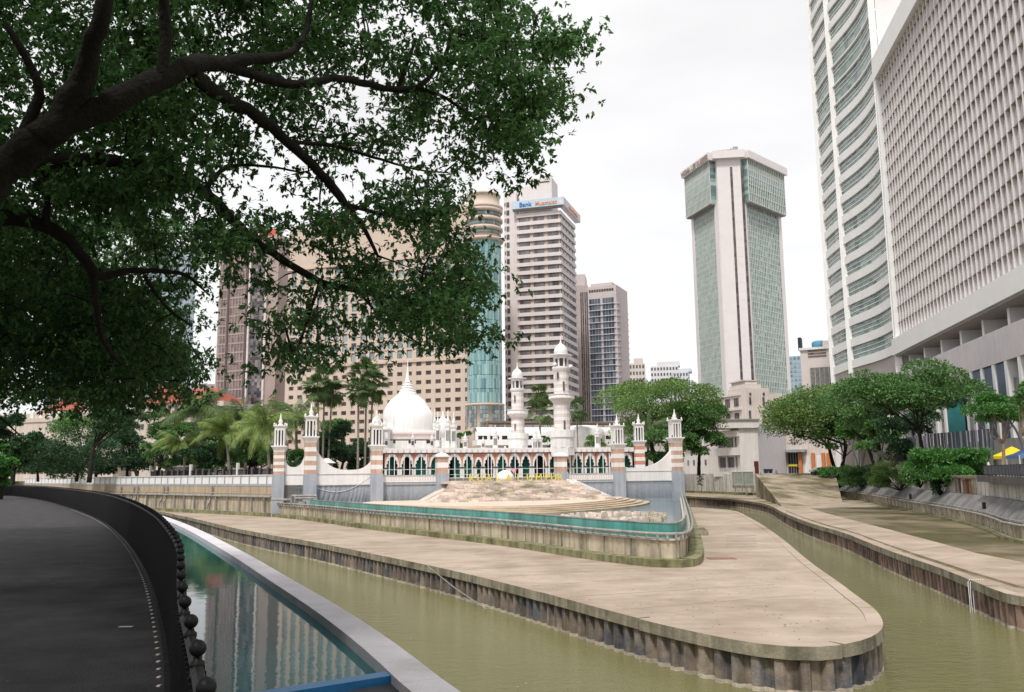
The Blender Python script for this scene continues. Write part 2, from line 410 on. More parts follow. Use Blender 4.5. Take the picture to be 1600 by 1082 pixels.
# city land behind everything, one slab with its front edge along the embankments
zc = 1.0
ramp_b = P(1200, 742, 208); ramp_c = P(1290, 742, 208)
front = [LW3, LW2, LW1, LW0, MA, MBB, Vector((MBB.x + 1.5, 178, 0)), P(1069, 740, 265.5), P(1182, 740, 225), P(1188, 740, 208.3), ramp_c + Vector((0, .3, 0))]
back = [Vector((ramp_c.x, 2600, 0)), Vector((-2600, 2600, 0)), Vector((-2600, 420, 0))]
m = MB(); m.prism([(p.x, p.y) for p in front + back], -7.3, zc)
meta(m.build('city_ground', CITY), 'paved city ground behind the river walls', kind='structure')
front2 = [Vector((ramp_c.x, 208.3, 0))] + [Vector((p.x + 3.2, p.y + 0.6, 0)) for p in RW]
m = MB(); m.prism([(p.x, p.y) for p in front2] + [(900, RW[-1].y), (2600, 300), (2600, 2600), (ramp_c.x + .01, 2600)], -7.3, 0.7)
meta(m.build('right_bank_ground', CITY), 'paved ground of the right bank', kind='structure')
m = MB(); m.prism([(-900, 60), (-62, 64), (-48, 58), (-40, 56), (-36, 60), (-60, 90), (-900, 120)], -7.3, -0.02)
meta(m.build('left_bank_ground', SOIL), 'dark planted ground at the far left', kind='structure')

# ================================================================ promontory slab
LE = [G(*q, ZS) for q in [(235, 796), (300, 809), (345, 820), (400, 832), (500, 848), (600, 868), (700, 888), (800, 912), (880, 933), (954, 953), (1040, 975), (1100, 988), (1160, 1000), (1210, 1007), (1260, 1010), (1305, 1007), (1340, 999), (1362, 987), (1367, 975), (1358, 955), (1332, 936), (1297, 908), (1254, 877), (1226, 850), (1195, 826), (1167, 809), (1146, 798)]]
LE = [Vector((-150, 230, ZS)), Vector((-112, 196, ZS))] + LE + [G(1110, 795, ZS), G(1085, 793, ZS)]
LEs = smooth(LE, 1)
poly = [(p.x, p.y) for p in LEs] + [(MBB.x, MBB.y), (MA.x, MA.y), (LW0.x, LW0.y), (LW1.x, LW1.y), (LW2.x, LW2.y)]
m = MB(); m.prism(poly, -7.3, ZS)
meta(m.build('promontory_slab', CONC), 'broad pale concrete apron between the two channels', kind='structure')

CRUST = mat('waterline_crust', (.42, .37, .30), .9, .35, 3, 8, .5, 12, rndv=.3)
def two_tone(o):
    for p in o.data.polygons: p.material_index = 1 if p.normal.z > .7 else 0
    return o
def cap_and_piles(name, edge, step, pile_mat, label, wlabel, inward, top_mat=CONC):
    """cap beam blocks along the edge and U-shaped sheet piles below them down into the water"""
    root = thing(name, edge[len(edge) // 2], label, 'retaining wall')
    pts = resample(edge, 0.9)
    # cap: blocks of about nine metres with open joints
    blk = 10
    for i in range(0, len(pts) - 1, blk):
        seg = pts[i:i + blk + 1]
        if len(seg) < 2: continue
        seg = list(seg); seg[-1] = seg[-2].lerp(seg[-1], 0.93)
        jz = rnd.uniform(-0.02, 0.02)
        A = offset(seg, 0.34 * inward * -1); B = offset(seg, 0.28 * inward)
        m = MB(); ribbon(m, A, B, ZS - 0.42 + jz, ZS + 0.035 + jz)
        two_tone(m.build('cap_block', [CAPM, top_mat], root))
    pts = resample(edge, step)
    w = step
    def pilemesh():
        m = MB(); h = 0.125
        prof = [(-w * .52, -.05), (-w * .3, -.05), (-w * .19, -h * 2), (w * .19, -h * 2), (w * .3, -.05), (w * .52, -.05)]
        prof2 = prof + [(w * .52, .05), (-w * .52, .05)]
        m.loft([[(s, dd, z) for s, dd in prof2] for z in (-1.32, -0.2)])
        m.cur = 1; m.loft([[(s, dd * 1.04 - .006, z) for s, dd in prof2] for z in (-1.6, -1.36, -1.29)])
        m.cur = 0; m.loft([[(s, dd, z) for s, dd in prof2] for z in (-2.4, -1.55)])
        return m.mesh('pile', [pile_mat, CRUST], Vector((0, 0, 0)))[0]
    pm = pilemesh(); vis = []
    for a, b in zip(pts[:-1], pts[1:]):
        c = (a + b) / 2; t = (b - a); rz = math.atan2(t.y, t.x) + (0 if inward > 0 else math.pi)
        vis.append((c, rz))
    vis.sort(key=lambda q: q[0].length)
    far = MB()
    for i, (c, rz) in enumerate(vis):
        if i < 290:
            place('sheet_pile', pm, (c.x, c.y, ZS - 0.2 + rnd.uniform(-.02, .02)), root, rz + rnd.uniform(-.02, .02))
        else:
            M_ = Matrix.Rotation(rz, 4, 'Z'); b0 = [M_ @ Vector(v.co) + Vector((c.x, c.y, ZS - 0.2)) for v in pm.vertices]
            far.add(b0, [tuple(p.vertices) for p in pm.polygons])
    if far.v: meta(far.build('far_sheet_piles', [pile_mat], root), kind='stuff')
    return root
cap_and_piles('sheet_pile_wall', smooth(LE, 2), 0.8, PILE, 'long curving brown sheet pile wall edging the pale concrete point', '', 1)
# fallen pole leaning on the left pile wall and a drain pipe
m = MB(); a = G(668, 886, ZS) + Vector((0, -.3, .1)); b = G(760, 952, ZW); m.tube([a, a.lerp(b, .5) + Vector((0, 0, -.12)), b], 0.028, 6)
meta(m.build('leaning_pole', PIPE), 'thin pale pole leaning from the apron edge down into the water', 'pole')
# expansion joints across the apron, on the left arm and round the point
jm = mat('joint_dark', (.12, .10, .07), .9, .3)
sl = resample([p for p in LEs if p.y < 175], 4.6)
root = thing('slab_joints', sl[len(sl) // 2], 'thin dark expansion joints crossing the pale concrete apron', 'joints')
for i in range(2, len(sl) - 1):
    p, q_ = sl[i], sl[min(i + 1, len(sl) - 1)]; t = (q_ - p).normalized(); nrm = Vector((-t.y, t.x, 0))
    if t.y > -.05 or proj(p)[0] > 960: continue
    a, b = p + nrm * .5, p + nrm * rnd.uniform(9, 12) + t * rnd.uniform(-1, 1); b.x += 2
    kk = t * rnd.uniform(.012, .035); m = MB(); m.loft([[(a.x, a.y, ZS - .05), (a.x, a.y, ZS + .005), (a.x + kk.x, a.y + kk.y, ZS + .005), (a.x + kk.x, a.y + kk.y, ZS - .05)], [(b.x, b.y, ZS - .05), (b.x, b.y, ZS + .005), (b.x + kk.x, b.y + kk.y, ZS + .005), (b.x + kk.x, b.y + kk.y, ZS - .05)]])
    m.build('joint', jm, root)
# litter and leaves lying about on the apron
m = MB()
for _ in range(420):
    t = rnd.random(); c = G(rnd.uniform(760, 1330), rnd.uniform(870, 1000), ZS) if t < .5 else G(rnd.uniform(500, 1290), rnd.uniform(835, 990), ZS)
    pr = proj(c)
    if any((LEs[i].y - c.y) * (LEs[i + 1].y - c.y) <= 0 and False for i in range(len(LEs) - 1)): continue
    # inside test against the slab outline
    inside = False; j = len(poly) - 1
    for i in range(len(poly)):
        if (poly[i][1] > c.y) != (poly[j][1] > c.y) and c.x < (poly[j][0] - poly[i][0]) * (c.y - poly[i][1]) / (poly[j][1] - poly[i][1] + 1e-9) + poly[i][0]: inside = not inside
        j = i
    if not inside or (pr[0] < 1110 and pr[1] < 815 + (pr[0] - 500) * .125 + 5): continue
    s = rnd.uniform(.02, .07); a = rnd.uniform(0, 6.3)
    m.add([(c.x + s * math.cos(a), c.y + s * math.sin(a), ZS + .006), (c.x + s * .5 * math.cos(a + 1.6), c.y + s * .5 * math.sin(a + 1.6), ZS + .02), (c.x - s * math.cos(a), c.y - s * math.sin(a), ZS + .006), (c.x - s * .5 * math.cos(a + 1.6), c.y - s * .5 * math.sin(a + 1.6), ZS + .007)], [(0, 1, 2, 3)])
meta(m.build('fallen_leaves', mat('dry_leaf', (.13, .085, .04), .8, .3, island=.5), recalc=False), 'scattered dry leaves and bits lying on the apron', kind='stuff')
# a cover plate and a low concrete block on the slab
root = thing('drain_grating', G(1158, 846, ZS), 'set of low grey grating bars lying on the apron right of the teal fence', 'grating')
for k in range(5):
    a, b = G(1135, 838 + k * 4.2, ZS), G(1183, 838 + k * 4.2, ZS); m = MB()
    m.box(a.x, b.x, a.y - .12, a.y + .12, ZS + 0.004, ZS + 0.03); m.build('grating_bar', mat('grate', (0.3, 0.28, 0.26), .7), root)
m = MB(); a = G(1128, 873, ZS); m.box(a.x - 1.0, a.x + .9, a.y - .7, a.y + .7, ZS + .003, ZS + .03)
meta(m.build('cover_plate', mat('rust_plate', (0.22, 0.13, 0.09), .8, .3)), 'rust brown cover plate lying on the apron near the kerb corner', 'plate')
root = thing('concrete_block_stack', G(1095, 836, ZS), 'small stack of grey concrete planks beside the kerb right of the teal fence', 'concrete')
for k in range(3):
    a = G(1096, 836, ZS); m = MB(); m.box(a.x - 1.1, a.x + .5, a.y - .9 + k * .75, a.y - .35 + k * .75, ZS, ZS + .42 + .1 * k)
    m.build('plank', CAPM, root)

# ================================================================ right bank terrace
RE = [G(*q, ZS) for q in [(1068, 775), (1100, 777), (1153, 781), (1190, 786), (1209, 791), (1222, 799), (1240, 807), (1275, 820), (1325, 833), (1367, 850), (1416, 868), (1469, 885), (1525, 907), (1556, 919), (1600, 934)]]
RE += [RE[-1] + Vector((6, -8, 0)), RE[-1] + Vector((13, -24, 0)), RE[-1] + Vector((18, -70, 0))]
REs = smooth(RE, 2)
rp = [(p.x, p.y) for p in REs] + [(p.x + .3, p.y) for p in RW[::-1]] + [(G(1225, 771, ZS).x, 150), (ramp_b.x, 186), (MBB.x + 6, 205)]
rp = [(p.x, p.y) for p in REs] + [(p.x + .5, p.y) for p in RW[::-1]] + [(ramp_b.x + 8, 209), (ramp_b.x - 2, 226), (P(1069, 740, 266).x, 266)]
m = MB(); m.prism(rp, -7.3, ZS)
meta(m.build('right_terrace', CONC2), 'lower concrete terrace of the right bank, half wet and mossy', kind='structure')
cap_and_piles('sheet_pile_wall', smooth(RE, 1), 0.8, PILER, 'reddish brown sheet pile wall under the right bank terrace', '', 1, CONC)
bpy.data.objects['sheet_pile_wall.001']['label'] = 'reddish brown sheet pile wall under the terrace of the right bank'
# raised strip between the edge and the channel of the terrace
ST = [G(*q, ZS) for q in [(1262, 795), (1300, 806), (1340, 817), (1381, 827), (1430, 841), (1476, 853), (1504, 862), (1550, 873), (1600, 884)]] + [Vector((RE[-3].x + 9, RE[-3].y + 4, ZS)), Vector((RE[-1].x + 9, RE[-1].y, ZS))]
ST = smooth(ST, 1)
E2 = smooth([RE[5], RE[6], RE[7], RE[8], RE[9], RE[10], RE[11], RE[12], RE[13], RE[14], RE[15], RE[16], RE[17]], 1)
na, nb = resample(ST, 1), None
n = 26
def rs_n(pts, n):
    L = sum((b - a).length for a, b in zip(pts[:-1], pts[1:])); return resample(pts, L / n)
A = rs_n(E2, n); B = rs_n(ST, n); k = min(len(A), len(B)); A, B = A[:k], B[:k]
A = [a.lerp(b, 0.12) for a, b in zip(A, B)]
root = thing('edge_paving', A[k // 2], 'row of pale concrete paving panels raised along the right channel', 'paving')
for i in range(k - 1):
    m = MB(); g = 0.985
    j = rnd.uniform(0, 0.03)
    ribbon(m, [A[i], A[i].lerp(A[i + 1], g)], [B[i], B[i].lerp(B[i + 1], g)], ZS + 0.002, ZS + 0.11 + j)
    m.build('paving_panel', CONC, root)
# dark groove and the wet inner part of the terrace
m = MB(); ribbon(m, offset(ST, -.02), offset(ST, .38), ZS + .003, ZS + .02)
meta(m.build('terrace_groove', mat('groove', (.05, .045, .03), .9, .3)), 'dark drainage groove along the raised paving', kind='structure')
wet = [p for p in ST if p.y < 150]; wn = [min(RW, key=lambda r: abs(r.y - p.y)) for p in wet]
WET = mat('wet_terrace', (0.24, 0.19, 0.13), 0.35, 0.35, 0.3, 9, 0.2, 5, col2=(0.10, 0.085, 0.035), c2scale=0.1, c2lo=0.42, c2hi=0.56)
m = MB(); ribbon(m, offset(wet, .38), [Vector((r.x + .2, p.y, 0)) for p, r in zip(wet, wn)], ZS - .1, ZS + .012)
meta(m.build('wet_terrace', WET), 'damp mossy inner strip of the right terrace', kind='structure')
# ramp up to the street
ra = [Vector((ramp_b.x - 3, 208.4, zc)), Vector((ramp_c.x + .5, 208.4, zc))]
rb_ = [G(1222, 792, ZS), G(1300, 786, ZS)]
m = MB()
def rampq(t): return [ra[0].lerp(rb_[0], t), ra[1].lerp(rb_[1], t)]
rings = []
for i in range(9):
    t = i / 8; q = rampq(t); z = zc + 0.005 + (ZS + 0.02 - zc) * t
    rings.append([(q[0].x, q[0].y, -7.2), (q[0].x, q[0].y, z), (q[1].x + 2, q[1].y, z), (q[1].x + 2, q[1].y, -7.2)])
m.loft(rings)
meta(m.build('boat_ramp', CONC2), 'concrete ramp climbing from the terrace to the street', kind='structure')

# right river wall: lower wall, stained slope, upper wall with planters
def wallband(parent, name, pts, off0, off1, z0, z1, mt, step=4.0, gap=0.012, off0b=None, off1b=None):
    q = resample(pts, step)
    for i in range(len(q) - 1):
        seg = [q[i], q[i].lerp(q[i + 1], 1 - gap)]
        t = (q[i + 1] - q[i]); nrm = Vector((-t.y, t.x, 0)).normalized()
        if nrm.x < 0: nrm = -nrm
        o0b = off0 if off0b is None else off0b; o1b = off1 if off1b is None else off1b
        m = MB(); rings = []
        for a in seg:
            p = [a + nrm * off0, a + nrm * o0b, a + nrm * o1b, a + nrm * off1]
            rings.append([(p[0].x, p[0].y, z0), (p[1].x, p[1].y, z1), (p[2].x, p[2].y, z1), (p[3].x, p[3].y, z0)])
        m.loft(rings); m.build(name, mt, parent)
RWv = [p for p in RW if p.y > 40]
root = thing('river_wall', RW[10], 'pale concrete wall with stained sloping top along the right bank', 'wall')
wallband(root, 'wall_panel', RWv, 0, .5, ZS, -2.85, WALLC, 4.2)
wallband(root, 'sloping_panel', RWv, -.25, 2.3, -2.85, -1.3, SLANT, 7.0, 0.004, 1.25, 2.3)
wallband(root, 'upper_panel', RWv, 1.7, 3.4, -1.3, 0.55, mat('upper_wall', (0.55, .53, .49), .85, .15, .6, 7, .2, 5, streak=.5, col2=(.3, .2, .11), c2scale=.12, c2lo=.56, c2hi=.64), 6.0, 0.008)
wallband(root, 'foot_kerb', RWv, -.9, -.02, ZS + .003, ZS + .22, MOSS, 6.0, 0.006)
wallband(root, 'coping', RWv, 1.35, 3.5, .55, .85, CAPM, 6.0, 0.006)
# pipe rail on brackets along the lower wall
q = [Vector((p.x - .75, p.y - .1, 0)) for p in RWv]
root = thing('bracketed_pipe', (q[8].x, q[8].y, -2.9), 'long thin pipe on slanted brackets along the right river wall', 'pipe')
m = MB(); m.tube([(p.x, p.y, -2.95) for p in q], .11, 8); m.build('pipe', PIPE, root)
m = MB(); m.tube([(p.x + .1, p.y, -2.62) for p in q], .05, 6); m.build('handrail', PIPE, root)
for p in resample(q, 3.1):
    m = MB(); m.tube([(p.x + .2, p.y, -2.6), (p.x, p.y, -3.0), (p.x + .35, p.y, -4.3)], .055, 5); m.build('bracket', PIPE, root)
for uu, vv in ((1424, 776), (1539, 790)):
    p = P(uu, vv, 100 if uu < 1500 else 80)
    m = MB(); fr = Fr((p.x, p.y), (p.x - .4, p.y - 1)); m.fb(fr, 0, .7, .0, .25, p.z - .3, p.z + .3)
    meta(m.build('wall_lamp', IRON), 'small dark box lamp fixed to the stained slope, %s one' % ('farther' if uu < 1500 else 'nearer'), 'lamp', 'box lamps on the right river wall')
# waterfall pipe outlet at the right pile wall
ir = min(range(len(REs)), key=lambda i: abs((proj(REs[i]) or (9e9, 0))[0] - 1524)); tt = (REs[ir + 1] - REs[ir]).normalized(); p = REs[ir] - Vector((-tt.y, tt.x, 0)) * .36 + Vector((.2, -.1, 0)); m = MB()
for k in range(7):
    x = p.x - .35 + k * .12; m.tube([(x + .15, p.y + .1, ZS + .06), (x - .05, p.y - .08, ZS - .1), (x - .12 + rnd.uniform(-.06, .06), p.y - .18, ZS - .9), (x - .12, p.y - .2, ZW)], .022, 5)
meta(m.build('water_spout', mat('foam', (.7, .72, .74), .3, .1)), 'thin white water trickling over the edge into the right channel', 'water')

# scraps floating on the river
m = MB()
for _ in range(160):
    c = G(rnd.uniform(380, 1500), rnd.uniform(880, 1080), ZW); s = rnd.uniform(.015, .06); a = rnd.uniform(0, 6.3)
    m.add([(c.x + s * math.cos(a + k * 1.57) * (1 if k % 2 else .5), c.y + s * math.sin(a + k * 1.57) * (1 if k % 2 else .5), ZW + .006) for k in range(4)], [(0, 1, 2, 3)])
meta(m.build('floating_scraps', mat('scrap', (.45, .42, .34), .7, .3, island=.6), recalc=False), 'small leaves and scraps floating on the river', kind='stuff')
# ================================================================ low white retaining wall and kiosks at the back right
q0, q1 = P(1069, 760, 263), P(1182, 760, 223)
Fb = Fr(q0, q1); root = thing('street_wall', Fb.p(Fb.L / 2, 0, ZS), 'low white stained wall with railing below the white building', 'wall')
n = 9
for i in range(n):
    m = MB(); m.fb(Fb, Fb.L * i / n, Fb.L * (i + 1) / n - .05, 0, .6, ZS, zc + .1); m.build('wall_panel', mat('stained_white', (.62, .58, .53), .85, .15, .6, 7, .2, 5, streak=.5), root)
for z in (1.6, 2.1, 2.6):
    m = MB(); m.fb(Fb, 0, Fb.L, .25, .31, z, z + .06); m.build('rail', WHITE2, root)
for i in range(19):
    m = MB(); m.fb(Fb, Fb.L * i / 18 - .04, Fb.L * i / 18 + .04, .24, .32, zc + .1, 2.75); m.build('post', WHITE2, root)
m = MB(); m.fb(Fb, -2, Fb.L + 3, .62, 2.4, ZS, ZS + .6); m.build('foot_kerb', MOSS, root)
for i, u in enumerate((1153, 1170)):
    p = P(u, 767, 222 if i == 0 else 218); root = thing('utility_box', (p.x, p.y, -2.8), 'grey green utility cabinet on short legs, %s of the pair by the river ramp' % ('left' if i == 0 else 'right'), 'cabinet', 'utility cabinets by the ramp')
    gm = mat('grey_green', (.36, .38, .33), .6, .15)
    m = MB(); m.box(p.x - 1.05, p.x + 1.05, p.y - 1, p.y + 1, -1.9, 1.4); m.build('cabinet', gm, root)
    m = MB(); m.box(p.x - 1.15, p.x + 1.15, p.y - 1.1, p.y + 1.1, 1.4, 1.55); m.build('roof', gm, root)
    m = MB(); m.box(p.x - 0.9, p.x + 0.9, p.y - 1.03, p.y - 1.004, -1.3, 1.2); m.build('door', mat('grey_green_dark', (.28, .30, .27), .6, .15), root)
    m = MB(); m.box(p.x - 1.1, p.x + 1.1, p.y - 1.05, p.y + 1, -2.5, -1.9); m.build('base', CAPM, root)
    for sx in (-.9, .9):
        m = MB(); m.box(p.x + sx - .1, p.x + sx + .1, p.y - .9, p.y - .7, ZS, -2.5); m.build('leg', CAPM, root)
# railing and pipe run down by the ramp
a, b, c = P(1188, 745, 206), P(1204, 764, 190), P(1222, 768, 180)
a.z, b.z, c.z = 1.5, -2.4, -3.0
root = thing('ramp_railing', (b.x, b.y, ZS), 'low pipe railing stepping down beside the ramp', 'railing')
m = MB(); m.tube([a, b, c], .12, 6); m.build('rail', PIPE, root)
m = MB(); m.tube([a - Vector((0, 0, .8)), b - Vector((0, 0, .8)), c - Vector((0, 0, .8))], .1, 6); m.build('rail', PIPE, root)
for k in range(7):
    t = k / 6; p = a.lerp(b, t * 2) if t < .5 else b.lerp(c, t * 2 - 1)
    m = MB(); m.tube([p, (p.x, p.y, ZS)], .09, 5); m.build('post', PIPE, root)

# ================================================================ left river wall and balustrade
FL = Fr(LW1, LW0); L_ = FL.L
root = thing('river_wall', FL.p(L_ / 2, 0, ZS), 'tan concrete river wall with pipes below the white balustrade, left of the mosque', 'wall')
n = 14
FLx = Fr(LW2, LW1)
for F_, n in ((FL, 14), (FLx, 16)):
    for i in range(n):
        m = MB(); m.fb(F_, F_.L * i / n, F_.L * (i + 1) / n - .06, 0, .9, ZS, -1.55); m.build('wall_panel', WALLC, root)
    m = MB(); m.fb(F_, 0, F_.L, 0, .45, -1.55, .15); m.build('upper_wall', WALLB, root)
    m = MB(); m.fb(F_, 0, F_.L, .9, 1.5, ZS + .003, ZS + .55); m.build('foot_kerb', MOSS, root)
m = MB(); m.tube([FL.p(s, 1.15, -1.45) for s in np.linspace(0, L_, 12)], .15, 8); m.build('pipe', PIPE, root)
m = MB(); m.tube([FL.p(s, 1.05, -1.0) for s in np.linspace(0, L_, 12)], .08, 8); m.build('pipe', PIPE, root)
for i in range(18):
    s = L_ * (i + .5) / 18
    m = MB(); m.fb(FL, s - .1, s + .1, .9, 1.25, -3.7, -1.3); m.build('bracket', PIPE, root)
for u in (195, 215, 222, 262, 268, 338):
    s = FL.s_at(u, 760)
    m = MB(); m.tube([FL.p(s, .75, .0), FL.p(s, .75, -1.2), FL.p(s, 1.2, -2.6), FL.p(s - .3, 1.3, -3.6)], .16, 7); m.build('outlet_pipe', PIPE, root)
bal = thing('balustrade', FL.p(L_ / 2, 0, .15), 'long low white balustrade with grey blue posts along the left river wall', 'balustrade')
n = 24
for F_, n in ((FL, 26), (FLx, 22)):
    m = MB(); m.fb(F_, 0, F_.L, .02, .5, .15, .5); m.build('base', GREYB, bal)
    m = MB(); m.fb(F_, 0, F_.L, .0, .5, 1.75, 1.9); m.build('top_rail', mat('rail_lilac', (.62, .62, .70), .7), bal)
    for i in range(n):
        s0, s1 = F_.L * i / n, F_.L * (i + 1) / n
        m = MB(); m.fb(F_, s0 + .12, s1 - .12, .1, .38, .5, 1.75); m.build('panel', WHITE, bal)
        m = MB(); m.fb(F_, s0 - .1, s0 + .1, .04, .48, .5, 1.75); m.build('post', GREYB, bal)

# ================================================================ kerb, block wall and teal glass fence round the pond
KB = [G(*q, ZS) for q in [(425, 808), (500, 816), (560, 826), (680, 840), (800, 855), (900, 872), (960, 880), (1010, 886), (1050, 888), (1080, 887), (1096, 883), (1100, 872), (1098, 850)]]
KB.append(Vector((MBB.x + 1.6, MBB.y - 2, ZS)))
KBs = smooth(KB, 2)
root = thing('kerb', KB[6], 'mossy green concrete kerb round the foot of the block wall', 'kerb')
q = resample(KBs, 5.0)
q = resample(KBs, 1.0); nb = 5
for i in range(0, len(q) - 1, nb):
    seg = q[i:i + nb + 1]
    if len(seg) < 2: continue
    seg = list(seg); seg[-1] = seg[-2].lerp(seg[-1], .95)
    m = MB(); ribbon(m, seg, offset(seg, 1.3), ZS + .003, ZS + .48); m.build('kerb_stone', MOSS, root)
WLp = offset(resample(KBs, 1.0), 1.05)
def bandparts(parent, name, pts, o0, o1, z0, z1, mt, nb, gap=.96):
    for i in range(0, len(pts) - 1, nb):
        seg = list(pts[i:i + nb + 1])
        if len(seg) < 2: continue
        seg[-1] = seg[-2].lerp(seg[-1], gap)
        m = MB(); ribbon(m, offset(seg, o0), offset(seg, o1), z0, z1); m.build(name, mt, parent)
root = thing('block_wall', WLp[len(WLp) // 2], 'weathered cream concrete panel wall below the teal glass fence', 'wall')
bandparts(root, 'wall_panel', WLp, 0, .35, ZS + .48, -2.78, WALLC, 3)
bandparts(root, 'coping', WLp, -.14, .5, -2.78, -2.66, mat('pale_coping', (.50, .47, .42), .85, .2, 1, 7, .2, 8, streak=.2), 6, .99)
for i in range(0, len(WLp) - 1, 3):
    seg = WLp[i:i + 2]; m = MB(); seg = [seg[0], seg[0].lerp(seg[1], .16)] if len(seg) > 1 else None
    if seg: ribbon(m, offset(seg, -.05), offset(seg, .1), ZS + .5, -2.8); m.build('pilaster', CAPM, root)
root = thing('glass_fence', WLp[len(WLp) // 2] + Vector((0, 0, 1.7)), 'teal green glass panel fence curving round the pond on the block wall', 'fence')
ip = next(i for i, p in enumerate(WLp) if proj(p) and proj(p)[0] > 480)
TP = WLp[ip:]
bandparts(root, 'glass_panel', TP, .2, .26, -2.62, -1.72, TEAL, 2, .97)
bandparts(root, 'top_rail', TP, .16, .30, -1.715, -1.64, PIPE, 8, 1.0)
nose = thing('wall_pipe', WLp[-12], 'pale grey pipe running along the wall coping round the corner of the teal fence', 'pipe')
m = MB(); m.tube([p + Vector((0, 0, 2.05)) for p in offset(WLp, -.3)[::2]], .1, 8); m.build('pipe', PIPE, nose)
for p in offset(WLp, -.25)[::1]:
    m = MB(); m.box(p.x - .06, p.x + .06, p.y - .1, p.y + .3, -2.66, -2.42); m.build('clip', PIPE, nose)
# pipe frame at the fence's left end
root = thing('pipe_frame', P(478, 795, 129), 'bent grey pipes and valve frame by the left pillars of the river wall', 'pipes')
for (a, b, c) in (((455, 775), (455, 803), (448, 806)), ((461, 775), (461, 800), (452, 806)), ((455, 775), (495, 775), (495, 786)), ((460, 779), (490, 779), (490, 786)), ((470, 790), (470, 798), (480, 800)), ((425, 781), (455, 781), (455, 786))):
    m = MB(); m.tube([P(*a, 128.2), P(*b, 128.2), P(*c, 128.0)], .17, 7); m.build('pipe', PIPE, root)
for (u, v) in ((472, 784), (484, 790)):
    p = P(u, v, 128.5); m = MB(); m.box(p.x - .5, p.x + .5, p.y - .4, p.y + .4, ZS, p.z); m.build('valve_box', PIPE, root)

# pond inside the fence, terrace platform with steps, rubble ring
ins = [(p.x, p.y) for p in offset(TP, .5)] + [(MBB.x, MBB.y - .05), (MA.x, MA.y - .05)]
m = MB(); m.prism(ins, ZS - .1, -3.25)
meta(m.build('pond', POND), 'shallow greenish pond water inside the teal fence', kind='structure')
zt = -2.35
plat = [G(*q, zt) for q in [(556, 787), (640, 790), (720, 791.5), (800, 791), (870, 788.5), (930, 784), (965, 780), (978, 776)]]
plat = smooth([FW.p(10, .2, zt)] + plat + [FW.p(FW.L - 14, .2, zt)], 2)
root = thing('stepped_terrace', plat[len(plat) // 2], 'pale stone terrace with low curved steps in front of the mosque wall', 'terrace')
for k in range(5):
    # outer steps spread mostly towards the right and the viewer
    ring = []
    for i, p in enumerate(plat):
        w = min(1, max(0, i / (len(plat) - 1)))
        nrm = (p - Vector((plat[0].x * .4 + plat[-1].x * .6, 142, zt))).normalized()
        ring.append((p.x + nrm.x * (1.05 * k), p.y + nrm.y * 1.15 * k - .2 * k, 0))
    z1 = zt - .18 * k
    m = MB(); m.prism([(a[0], a[1]) for a in ring], -3.6, z1 - (0.004 if k else 0))
    m.build('platform' if k == 0 else 'step', STONE if k == 0 else mat('step_stone', (.50, .40, .29), .9, .2, .6, 8, .3, 6, col2=(.3, .25, .16), c2scale=.3), root)
# rubble ring in the pond
m = MB()
ring = [P(u, v, 0.1 * 0 + Y) for (u, v, Y) in [(880, 812, 96), (930, 809, 99), (980, 806, 102), (1015, 807, 101), (1034, 812, 95), (1020, 819, 88), (980, 822, 86), (930, 820, 88)]]
for p in resample(ring, .42):
    for _ in range(3):
        x, y, s = p.x + rnd.uniform(-.5, .5), p.y + rnd.uniform(-1.2, 1.2), rnd.uniform(.12, .3)
        a = rnd.uniform(0, 3); cs, sn = math.cos(a), math.sin(a)
        m.hexa([(x + s * (cs * i - sn * j) * (1 - .3 * kz), y + s * (sn * i + cs * j) * (1 - .3 * kz), -3.3 + kz * s * 1.8) for kz in (0, 1) for (i, j) in ((-1, -1), (1, -1), (1, 1), (-1, 1))])
meta(m.build('rubble_ring', RUBBLE), 'low ring of rough stones breaking the pond surface', kind='stuff')
# mound of rough stone steps up to the sign
root = thing('stone_steps', FW.p(FW.L * .5, 10, zt), 'broad mound of rough stacked stone steps leading up to the yellow letters', 'steps')
m = MB(); N = 15
sL0, sL1 = FW.s_at(648, 780), FW.s_at(696, 753); sR0, sR1 = FW.s_at(905, 780), FW.s_at(872, 753)
zt2 = FW.z_at(780, 754)
for k in range(N):
    t = k / (N - 1); z0 = zt + (zt2 - zt) * t; d1 = 13.2 - 9.5 * t; a = sL0 + (sL1 - sL0) * t ** .7; b = sR0 + (sR1 - sR0) * t
    s = a
    while s < b:
        w = rnd.uniform(.4, 1.9); h = .2 + rnd.uniform(-.05, .05); dd = d1 + rnd.uniform(-.25, .25)
        if rnd.random() < .96: m.fb(FW, s, s + w - .04, dd - 1.4, dd, z0 - .25, z0 + h + rnd.uniform(-.03, .05))
        s += w
meta(m.build('stone_course', RUBBLE, root), kind='stuff')
m = MB(); rr = []
for t in (0, 1):
    z0 = zt - .55 + (zt2 - zt) * t; d1 = 11.6 - 9.5 * t; a = sL0 + (sL1 - sL0) * t; b = sR0 + (sR1 - sR0) * t
    rr.append([FW.p(a, .3, z0 + .25), FW.p(b, .3, z0 + .25), FW.p(b, d1, z0), FW.p(a, d1, z0)])
m.loft(rr); m.build('core', RUBBLE, root)
m = MB(); m.fb(FW, sL1 - 1, sR1 + 1, .5, 3.6, zt2 - .1, zt2 + .2); m.build('landing', STONE, root)
